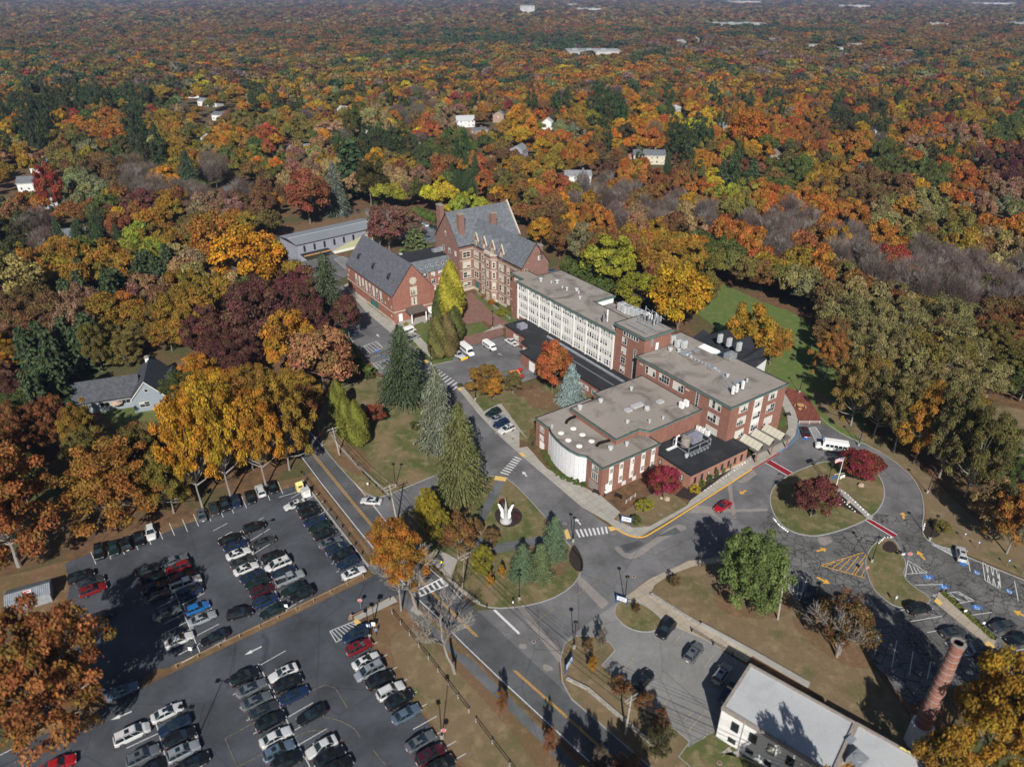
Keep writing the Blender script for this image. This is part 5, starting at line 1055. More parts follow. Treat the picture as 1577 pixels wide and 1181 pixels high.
PAL = {'gold': (.345, .17, .02), 'orange': (.295, .122, .024), 'rust': (.18, .080, .030), 'brown': (.125, .074, .032), 'red': (.21, .048, .030), 'maroon': (.095, .037, .032), 'olive': (.145, .122, .032), 'green': (.070, .088, .026), 'pine': (.040, .062, .028), 'tan': (.25, .185, .08), 'yellow': (.38, .29, .025), 'lime': (.21, .22, .03), 'sage': (.155, .16, .08), 'blue': (.12, .155, .14), 'greyp': (.15, .112, .10), 'pink': (.20, .118, .075), 'dark': (.045, .047, .02), 'goldol': (.23, .142, .022), 'redor': (.28, .10, .032), 'greyg': (.182, .166, .068)}
WORD = {'gold': 'golden', 'orange': 'orange', 'rust': 'rust coloured', 'brown': 'brown leaved', 'red': 'red', 'maroon': 'maroon', 'olive': 'olive green', 'green': 'green', 'pine': 'dark green', 'tan': 'tan', 'yellow': 'yellow', 'lime': 'lime green', 'sage': 'pale sage', 'blue': 'blue grey', 'greyp': 'bare grey', 'pink': 'pinkish brown', 'dark': 'blackish green', 'goldol': 'olive gold', 'redor': 'bright orange red', 'greyg': 'grey green'}
def jit(c, a=.12):
    k = rnd.uniform(1 - a, 1 + a); return (c[0] * k * rnd.uniform(.93, 1.07), c[1] * k * rnd.uniform(.93, 1.07), c[2] * k, 1)
HB = {'high': (1.1, .85, .8), 'fine': (1.1, .85, .2), 'big': (1.08, .95, .12), 'round': (1.12, .85, .22), 'dense': (1.1, .9, .25), 'airy': (1.12, .95, .32), 'oak': (1.1, .62, .22), 'thin': (.8, 1.1, .7)}
def tree(style, x, y, h, r, color, name='tree', label=None, cat='tree', group=None, jitter=.06, colx=None):
    """one tree: an empty at its foot with trunk and crown (the crown of a bare tree is its branches)"""
    e = empty(name, (x, y, 0), label, cat, rnd.uniform(0, 6.28), group)
    c = colx or jit(PAL[color], jitter); cm, tm = rnd.choice(TPL[style])
    if style in HB:
        rx, rz, h0 = HB[style]; sx = r / rx; sz = h / (rz * 2.0 + h0); base = h0 * sz
        o = link('crown', cm, e, (0, 0, base)); o.scale = (sx, sx * rnd.uniform(.92, 1.08), sz); o.color = c
        t = link('trunk', tm, e, (0, 0, base)); t.scale = (sx, sx, sz)
    elif style == 'bare':
        o = link('branches', cm, e, (0, 0, 0)); k_ = .8 if group else 1.15; o.scale = (h * k_, h * k_, h); t = link('trunk', BTR, e); t.scale = (h * .5, h * .5, h * .35)
        if group: o = link('twigs', TWG[rnd.randrange(2)], e, (0, 0, h * .25)); o.scale = (h * .36, h * .36, h * .46); o.color = jit(PAL['greyp'], .2)
    else:
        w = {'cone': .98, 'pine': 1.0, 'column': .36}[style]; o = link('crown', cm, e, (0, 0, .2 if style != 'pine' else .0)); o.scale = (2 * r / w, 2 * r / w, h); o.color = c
        t = link('trunk', CTR, e); t.scale = (h * 1.2, h * 1.2, h * .97)
    return e
HERO = []
def hero(style, bx, by, ty, wpx, color, label, name='tree', cat='tree', group=None, colx=None):
    p = P(bx, by); h = htop(bx, by, ty); r = wpx / 2 / ppm(p.x, p.y, h * .5); HERO.append((p.x, p.y, r))
    return tree(style, p.x, p.y, h, r, color, name, label, cat, group, .04, colx)
hero('high', 618, 940, 795, 108, 'orange', 'tall orange maple leaning over the road by the zebra crossing', colx=(.30, .135, .022, 1))
hero('bare', 700, 1036, 930, 110, 'greyp', 'bare pale barked tree beside the road below the crossing', 'bare_tree')
hero('bare', 642, 940, 840, 90, 'greyp', 'bare grey tree tangled with the orange maple at the crossing', 'bare_tree')
hero('big', 662, 820, 750, 48, 'goldol', 'round yellow green tree nearest the side road', colx=(.25, .20, .02, 1)); hero('big', 678, 832, 782, 46, 'goldol', 'round yellow green tree just below its twin by the side road', colx=(.20, .165, .02, 1))
hero('airy', 706, 862, 793, 66, 'rust', 'rusty brown spreading tree between the yellow trees and the sculpture lawn'); hero('dense', 757, 845, 815, 24, 'brown', 'small round brown tree by the lamp on the sculpture lawn', 'small_tree')
hero('big', 744, 884, 838, 42, 'goldol', 'round yellow green tree by the wooden pole on the sculpture lawn', colx=(.19, .175, .022, 1)); hero('round', 733, 832, 798, 26, 'brown', 'small brown tree behind the lamp on the sculpture lawn', 'small_tree')
hero('cone', 805, 886, 838, 34, 'pine', 'leftmost of the three blue green spruces on the sculpture lawn', 'spruce', colx=(.08, .125, .07, 1)); hero('cone', 832, 890, 838, 34, 'pine', 'middle of the three blue green spruces on the sculpture lawn', 'spruce', colx=(.095, .125, .06, 1)); hero('cone', 853, 856, 796, 36, 'pine', 'rear right of the three blue green spruces on the sculpture lawn', 'spruce', colx=(.085, .13, .075, 1))
hero('cone', 624, 616, 502, 68, 'pine', 'large dark spruce at the top of the west lawn', 'spruce', colx=(0.048, 0.068, 0.036, 1)); hero('cone', 676, 690, 565, 54, 'greyg', 'tall grey green spruce beside the campus road', 'spruce', colx=(0.136, 0.152, 0.108, 1))
hero('cone', 711, 762, 620, 66, 'olive', 'broad olive green spruce beside the campus road, nearest of the row', 'spruce', colx=(0.1, 0.108, 0.04, 1)); hero('cone', 510, 492, 390, 52, 'pine', 'tall dark spruce at the corner of the gabled hall', 'spruce', colx=(0.06, 0.076, 0.044, 1))
for a in ((524, 642, 586, 28, 'left rear'), (538, 676, 612, 32, 'middle'), (553, 686, 617, 34, 'front right')): hero('column', *a[:4], 'olive', a[4] + ' one of the three olive arborvitae on the west lawn', 'arborvitae', 'shrub', colx=(0.128, 0.136, 0.024, 1))
hero('dense', 576, 655, 622, 36, 'red', 'round crimson shrub beside the arborvitae on the west lawn', 'shrub', 'shrub')
hero('column', 696, 492, 402, 37, 'yellow', 'tall yellow green ginkgo between gabled hall and gothic hall', 'ginkgo', colx=(.28, .255, .03, 1)); hero('column', 680, 492, 440, 24, 'green', 'dark green narrow tree left of the ginkgo', 'arborvitae')
hero('column', 675, 552, 486, 28, 'olive', 'left arborvitae by the parked shuttle bus', 'arborvitae', colx=(0.12, 0.112, 0.036, 1)); hero('column', 691, 549, 482, 28, 'olive', 'middle brownish arborvitae by the parked shuttle bus', 'arborvitae', colx=(0.128, 0.1, 0.04, 1)); hero('column', 702, 524, 472, 26, 'green', 'rear dark arborvitae by the parked shuttle bus', 'arborvitae', colx=(0.072, 0.084, 0.024, 1))
hero('round', 850, 606, 527, 64, 'redor', 'bright orange red maple in front of the long white wing', 'maple'); hero('cone', 879, 620, 560, 34, 'blue', 'small blue spruce beside the orange red maple', 'blue_spruce', colx=(0.216, 0.288, 0.288, 1))
hero('round', 748, 604, 566, 62, 'brown', 'spreading brown and orange tree beside the parking court', colx=(0.208, 0.12, 0.028, 1)); hero('round', 760, 614, 583, 38, 'gold', 'golden shrub in front of the brown tree by the parking court', 'small_tree'); hero('airy', 790, 606, 570, 36, 'brown', 'thin brownish tree by the waste containers', 'small_tree', colx=(0.136, 0.112, 0.04, 1))
hero('round', 1022, 770, 718, 58, 'red', 'crimson ornamental tree beside the pink brick annex', 'ornamental_maple', colx=(0.208, 0.028, 0.04, 1)); hero('round', 1248, 796, 738, 74, 'maroon', 'maroon tree on the left half of the roundabout island', 'ornamental_maple', colx=(0.116, 0.032, 0.0304, 1)); hero('round', 1320, 737, 697, 72, 'maroon', 'dark red tree behind the flagpole on the roundabout island', 'ornamental_maple', colx=(0.16, 0.028, 0.0256, 1))
hero('big', 1152, 936, 815, 130, 'green', 'big bright green pine on the lawn below the roundabout', 'pine_tree', colx=(.115, .16, .05, 1)); hero('airy', 1292, 1008, 922, 100, 'brown', 'nearly bare brown tree by the right hand parked cars', colx=(0.128, 0.072, 0.028, 1))
hero('bare', 1288, 1012, 930, 90, 'greyp', 'leafless tree standing within the brown one by the right car park', 'bare_tree')
hero('fine', 1505, 1200, 1018, 165, 'goldol', 'large golden oak right of the chimney stack', colx=(0.288, 0.168, 0.02, 1)); hero('round', 1570, 1120, 1035, 90, 'gold', 'golden tree at the lower right edge behind the large oak'); hero('round', 1430, 1225, 1130, 90, 'goldol', 'olive gold tree below the chimney at the bottom edge')
hero('oak', 102, 1142, 950, 240, 'rust', 'huge rust coloured oak over the lower left car park', colx=(.25, .108, .034, 1)); hero('fine', 30, 872, 690, 200, 'rust', 'big orange brown oak above the metal shed', colx=(.24, .098, .03, 1)); hero('fine', 190, 808, 682, 170, 'orange', 'wide orange brown tree above the row of black cars', colx=(.245, .118, .026, 1))
for a in ((312, 782, 592, 104, (.42, .215, .02), 'leftmost tall golden tree above the upper car park'), (356, 768, 556, 108, (.38, .235, .022), 'tallest golden tree behind the upper car park'), (410, 750, 585, 100, (.36, .175, .022), 'golden tree right of the tallest one behind the upper car park'), (446, 724, 570, 96, (.25, .155, .025), 'olive gold tree beside the road end of the upper car park'), (268, 790, 690, 84, (.16, .125, .025), 'olive green tree between the golden and orange brown ones by the car park'), (232, 765, 650, 80, (.12, .095, .028), 'dull olive tree in front of the blue house'), (150, 745, 655, 80, (.13, .11, .03), 'grey olive tree below the blue house, left one'), (345, 700, 560, 90, (.38, .20, .022), 'golden tree just behind the tallest one'), (395, 680, 575, 80, (.25, .13, .03), 'brownish gold tree behind the road end of the car park')): hero('big' if a[1] in (748, 765) else 'fine', *a[:4], 'gold', a[5], colx=(*a[4], 1))
hero('airy', 470, 690, 590, 70, 'rust', 'rusty tree leaning over the road at its upper end')
hero('round', 500, 606, 500, 110, 'pink', 'pinkish orange oak left of the west lawn', colx=(0.288, 0.136, 0.068, 1)); hero('round', 455, 580, 478, 90, 'gold', 'orange gold tree left of the marked bays'); hero('round', 410, 540, 440, 110, 'maroon', 'wine red tree left of the drive', colx=(.095, .040, .034, 1)); hero('round', 480, 520, 438, 60, 'maroon', 'wine red tree beside the drive by the dark spruce', colx=(.10, .04, .034, 1))
hero('round', 392, 452, 350, 118, 'gold', 'large golden orange tree left of the grey hall', colx=(0.416, 0.2, 0.016, 1)); hero('round', 345, 420, 322, 90, 'orange', 'orange tree left of the golden one by the grey hall')
hero('round', 1043, 508, 400, 96, 'gold', 'broad golden tree behind the tower aerials', colx=(0.368, 0.216, 0.016, 1)); hero('round', 1145, 552, 468, 84, 'gold', 'golden tree behind the fan roofed hall', colx=(0.304, 0.176, 0.02, 1)); hero('round', 1185, 562, 500, 60, 'orange', 'orange gold tree right of the fan roofed hall', colx=(0.272, 0.136, 0.024, 1))
hero('round', 1082, 478, 415, 50, 'olive', 'olive tree at the left edge of the hill lawn'); hero('round', 1066, 432, 372, 50, 'goldol', 'olive gold tree at the top of the hill lawn'); hero('round', 833, 383, 335, 50, 'gold', 'gold tree right beside the gothic hall gable'); hero('round', 862, 398, 345, 46, 'rust', 'rusty tree between the gothic hall and the sage tree'); hero('round', 940, 440, 362, 90, 'lime', 'lime green tree behind the long white wing', colx=(0.24, 0.24, 0.024, 1)); hero('round', 893, 410, 343, 52, 'sage', 'pale sage tree behind the gothic hall'); hero('dense', 985, 480, 420, 70, 'lime', 'lime green tree left of the tower aerials', colx=(0.216, 0.216, 0.024, 1)); hero('dense', 918, 436, 388, 50, 'green', 'green hedge like tree behind the white wing', colx=(0.08, 0.112, 0.024, 1)); hero('round', 1000, 398, 350, 46, 'gold', 'small golden tree beyond the lime green ones')
hero('round', 600, 385, 312, 74, 'maroon', 'half bare reddish tree behind the gabled hall', colx=(0.16, 0.068, 0.056, 1)); hero('bare', 585, 385, 318, 60, 'greyp', 'leafless tree behind the gabled hall', 'bare_tree'); hero('pine', 640, 392, 350, 44, 'green', 'small green pine beside the slate link', 'pine_tree', colx=(0.096, 0.12, 0.048, 1)); hero('airy', 634, 372, 318, 50, 'pink', 'brownish tree by the small car park behind the slate link')
hero('pine', 545, 305, 212, 60, 'pine', 'tallest dark green pine beyond the grey hall', 'pine_tree'); hero('dense', 572, 318, 242, 52, 'dark', 'blackish green tree right of the tall pine', colx=(0.056, 0.0496, 0.016, 1)); hero('cone', 520, 330, 250, 32, 'blue', 'grey blue spruce left of the tall pine', 'spruce', colx=(0.112, 0.132, 0.104, 1)); hero('round', 478, 345, 262, 80, 'rust', 'red brown tree behind the grey hall', colx=(0.208, 0.072, 0.036, 1))
hero('round', 520, 225, 185, 62, 'pink', 'pink beige oak in the middle distance', colx=(0.4, 0.248, 0.144, 1)); hero('round', 90, 335, 250, 38, 'red', 'scarlet maple between the white houses at left', 'maple', colx=(.24, .05, .028, 1)); hero('round', 30, 490, 388, 105, 'tan', 'large pale tan tree at the left edge', colx=(0.288, 0.24, 0.08, 1)); hero('round', 255, 303, 258, 50, 'gold', 'bright gold orange tree beyond the maroon tree at left', colx=(0.48, 0.216, 0.024, 1))
hero('round', 225, 345, 292, 72, 'maroon', 'dusky maroon tree in the left woods', colx=(0.128, 0.048, 0.044, 1)); hero('cone', 298, 305, 232, 34, 'pine', 'dark pointed spruce by the bare trees at upper left', 'spruce', colx=(0.04, 0.064, 0.036, 1)); hero('round', 1150, 238, 162, 58, 'rust', 'great deep orange oak in the right distance', colx=(0.336, 0.12, 0.02, 1)); hero('round', 1180, 225, 190, 30, 'rust', 'rust tree right of the great deep orange oak')
hero('cone', 1320, 285, 250, 18, 'blue', 'small blue grey spruce in the right distance', 'spruce', colx=(0.12, 0.16, 0.152, 1))
for a in ((1376, 696, 570, 84, (.17, .14, .05), 'olive gold tree at the wood edge behind the minibus'), (1408, 712, 585, 80, (.30, .16, .025), 'golden tree at the wood edge above the loop road'), (1446, 735, 585, 90, (.14, .125, .05), 'tall olive tree at the wood edge right of the loop road'), (1485, 765, 620, 90, (.10, .09, .03), 'dark olive tree at the wood edge above the white suv'), (1345, 672, 560, 76, (.15, .13, .055), 'grey olive tree at the wood edge by the patio lawn'),
        (1512, 818, 735, 70, (.22, .15, .07), 'thin tan tree above the accessible bays'), (1550, 852, 745, 90, (.28, .13, .03), 'orange tree at the right edge above the accessible bays'), (1310, 655, 540, 80, (.19, .13, .04), 'brown olive tree beside the hill lawn foot'), (1270, 585, 505, 60, (.27, .13, .035), 'orange brown tree jutting onto the hill lawn')): hero('fine' if a[0] != 1512 else 'airy', *a[:4], 'olive', a[5], colx=(*a[4], 1))
# young trees, shrubs and hedges
for a in ((773, 1107, 1058, 20, 'rust', 'young brown tree right of the road, upper one'), (846, 1172, 1120, 22, 'rust', 'young brown tree at the bottom by the road, lower one'), (755, 912, 880, 14, 'gold', 'thin young tree with orange leaves on the sculpture lawn, left one'), (773, 895, 868, 14, 'gold', 'thin young tree with orange leaves on the sculpture lawn, right one'),
        (1038, 908, 884, 18, 'brown', 'young staked tree on the big lawn by the tan path'), (980, 948, 928, 14, 'brown', 'dark young tree on the small kerbed island'), (905, 1015, 978, 18, 'brown', 'young dark tree on the lower island, left one'), (925, 1003, 966, 16, 'greyp', 'young bare tree on the lower island, right one'), (912, 1040, 1008, 18, 'gold', 'young orange tree on the lower island, lowest one'),
        (955, 1075, 1045, 34, 'rust', 'reddish small tree by the pole beside the small car park'), (990, 1100, 1065, 36, 'rust', 'rusty small tree at the edge of the small car park'), (1016, 1128, 1090, 34, 'rust', 'rusty small tree nearest the white building')):
    hero('airy', *a[:4], a[4], a[5], 'young_tree')
for a in ((1010, 1172, 1118, 50, 'dark', 'dark green column tree by the road at the bottom'), (962, 1210, 1165, 60, 'pink', 'pinkish bushy tree at the bottom beside the road'), (920, 1215, 1150, 40, 'greyp', 'greyish tree at the bottom edge by the road')): hero('airy', *a[:4], a[4], a[5])
for a in ((905, 1290, 1190, 90, 'olive'), (1240, 1330, 1190, 110, 'gold'), (985, 1300, 1200, 80, 'olive')): hero('round', *a[:4], a[4], {905: 'olive tree at the bottom edge shading the road, left one', 985: 'olive tree at the bottom edge shading the road, right one'}.get(a[0], 'golden tree just below the white building'))
def shrub(bx, by, w, hgt, color, label, style='dense', colx=None, name='shrub', group=None):
    p = P(bx, by); r = w / 2; e = empty(name, (p.x, p.y, .05), label, 'shrub', rnd.uniform(0, 6), group); cm = rnd.choice(TPL[style])[0]
    o = link('foliage', cm, e, (0, 0, -.15 * hgt if style != 'column' else 0)); k = {'dense': (1.15, 2.0), 'round': (1.15, 1.8), 'column': (.18, 1.0), 'cone': (.5, 1.0)}[style]; o.scale = (r / k[0], r / k[0], hgt * (1.12 if style == 'dense' else 1) / k[1]); o.color = colx or jit(PAL[color])
    mb = MB(); mb.tube([(0, 0, -.1), (0, 0, hgt * .5)], .05, 'bark', 5); t = mb.build('stem', e); return e
for a in ((640, 662, 3.0, 3.0, 'green', 'round green shrub left of the grey green spruce'), (655, 686, 2.6, 3.4, 'green', 'round green shrub between spruces by the campus road'), (708, 596, 1.9, 1.5, 'green', 'clipped dark green ball shrub at the court corner'), (990, 785, 4.2, 3.2, 'lime', 'larger round green shrub by the entrance steps'), (979, 805, 2.6, 2.4, 'green', 'smaller green shrub behind the blue sign'),
        (568, 584, 3.4, 3.2, 'green', 'big green shrub at the end of the marked bays'), (1451, 817, 3.6, 2.8, 'olive', 'round olive shrub right of the loop road'), (713, 476, 2.6, 2.2, 'gold', 'golden shrub at the plaza edge'), (1069, 758, 2.8, 2.6, 'yellow', 'bright yellow cypress at the annex corner'),
        (625, 502, 1.8, 1.6, 'yellow', 'yellow round shrub left of the hall porch'), (668, 490, 1.8, 1.4, 'green', 'dark green shrub right of the hall porch'), (664, 482, 1.6, 1.6, 'yellow', 'yellow shrub behind the hall porch'),
        (740, 450, 1.8, 1.6, 'dark', 'dark ball shrub at the gothic entrance'), (745, 460, 2.4, 2.2, 'orange', 'orange shrub at the gothic entrance'), (757, 470, 3.4, 2.6, 'gold', 'gold shrub below the gothic bay'), (765, 472, 2.2, 1.8, 'green', 'green shrub right of the gold one at the gothic bay'), (775, 486, 4.6, 2.8, 'lime', 'broad lime shrub beside the gothic hall'), (785, 478, 2.4, 2.0, 'olive', 'olive shrub behind the broad lime one'),
        (819, 668, 1.2, 1.6, 'rust', 'rust coloured shrub at the auditorium corner'), (824, 672, 1.2, 1.4, 'olive', 'olive shrub at the auditorium corner'), (785, 598, 2.6, 2.0, 'olive', 'olive shrub behind the golden one by the court')): shrub(*a)
for k in range(8): shrub(1081 + k * 10.2, 749 - k * 7.0, 1.8, 2.2 + .35 * (k % 3), ['lime', 'green', 'olive'][k % 3], ORD[k] + ' upright shrub from the left along the annex wall', 'dense', group='shrubs along the annex wall', colx=[(.13, .15, .03, 1), (.05, .09, .025, 1), (.08, .10, .03, 1)][k % 3])
for k in range(9):
    t = k / 8; shrub(837 + t * 62 - 9 * math.sin(t * 3.1), 698 + t * 50 + 8 * math.sin(t * 3.1), 1.9, 1.3, 'green', ORD[k] + ' low hedge shrub from the left round the curved white wall', group='hedge round the curved wall', colx=(0.072, 0.112, 0.024, 1))
for k in range(5): shrub(897 + k * 6, 588 + k * 4.4, 1.9, 1.3, 'green', ORD[k] + ' green hedge shrub from the left in front of the low link', group='hedge before the low link', colx=(0.04, 0.064, 0.02, 1))
for x, y, d in ((774, 789, 'behind'), (796, 798, 'right of')): shrub(x if d != 'behind' else 773, y if d != 'behind' else 777, 1.7, 1.8, 'maroon', 'dark maroon shrub %s the white winged sculpture' % d, 'round', (.07, .02, .025, 1))
def hedge(pts, w, h, c, label, n):
    pl = pxpoly(pts); rg = np.random.default_rng(3); Ls = [math.dist(pl[i], pl[i + 1]) for i in range(len(pl) - 1)]; tot = sum(Ls); C = []; N = []
    for _ in range(n):
        s = rg.uniform(0, tot); i = 0
        while s > Ls[i] and i < len(Ls) - 1: s -= Ls[i]; i += 1
        t = s / Ls[i]; x = pl[i][0] + (pl[i + 1][0] - pl[i][0]) * t; y = pl[i][1] + (pl[i + 1][1] - pl[i][1]) * t; a = rg.uniform(0, math.pi); hh = h * (1 + .15 * math.sin(s * 1.3) + .1 * math.sin(s * .5))
        dx, dy = (pl[i + 1][1] - pl[i][1]) / Ls[i], -(pl[i + 1][0] - pl[i][0]) / Ls[i]
        ca, sa = math.cos(a), math.sin(a) ** .5; C.append((x + dx * ca * w / 2, y + dy * ca * w / 2, sa * hh)); N.append((dx * ca, dy * ca, sa + .2))
    T = np.clip(rg.normal(.5, .2, (n, 2)), 0, 1); me = quadmesh('hedge_mesh', leafquads(np.array(C), np.array(N) + rg.normal(size=(n, 3)) * .4, rg.uniform(.15, .3, n), rg), T, 'leaves')
    o = link('hedge', me); o.color = (*c, 1); return tag(o, label, 'hedge')
hedge([(468, 460), (518, 500)], 2.6, 2.2, (.08, .13, .03), 'green hedge beside the upper drive', 2500); hedge([(556, 572), (575, 580)], 3, 2.6, (.09, .13, .03), 'short hedge at the foot of the marked bays', 900); hedge([(520, 510), (556, 570)], 3, 2.2, (.085, .125, .03), 'long hedge behind the marked bays', 3000)
hedge([(640, 330), (676, 345)], 4, 3.5, (.09, .14, .03), 'tall green hedge beside the rear car park', 2500); hedge([(946, 452), (1010, 478)], 3.5, 3.0, (.10, .13, .03), 'yellow green hedge along the back of the white wing', 2500); hedge([(870, 415), (944, 458)], 5, 5.0, (.08, .12, .03), 'tall green hedge along the back of the white wing', 5000)
hedge([(1452, 914), (1530, 984)], .7, .5, (.12, .14, .03), 'low clipped hedge along the walk in the right car park', 900)

# ---------------------------------------------------------------- the woods: nearest trees one by one
CLEAR = [pxpoly(q) for q in (
    [(-200, 1300), (-200, 880), (0, 872), (110, 850), (300, 780), (455, 728), (480, 690), (505, 610), (560, 590), (578, 560), (515, 500), (462, 462), (440, 430), (380, 455), (350, 470), (325, 430), (385, 400), (430, 372), (425, 345), (540, 322), (640, 326), (690, 345), (780, 350), (815, 372), (850, 400), (930, 432), (1010, 470), (1060, 500), (1068, 430), (1120, 445), (1232, 486), (1278, 550), (1312, 625), (1350, 672), (1395, 705), (1425, 755), (1500, 830), (1620, 890), (1700, 1300)],
    [(500, 490), (610, 600), (520, 604), (485, 520)], [(105, 640), (118, 590), (210, 560), (290, 560), (290, 620), (262, 700), (140, 705)], [(1490, 700), (1535, 625), (1700, 640), (1700, 730), (1560, 735)],
    [(332, 500), (388, 592), (430, 655), (475, 715), (500, 690), (452, 630), (412, 582), (350, 490)], [(928, 258), (968, 262), (956, 296), (920, 310)], [(20, 255), (90, 262), (110, 300), (80, 330), (15, 330)], [(350, 285), (400, 300), (400, 320), (330, 315)],
    [(868, 270), (920, 270), (925, 292), (865, 295)], [(965, 240), (1030, 240), (1035, 258), (965, 262)])]
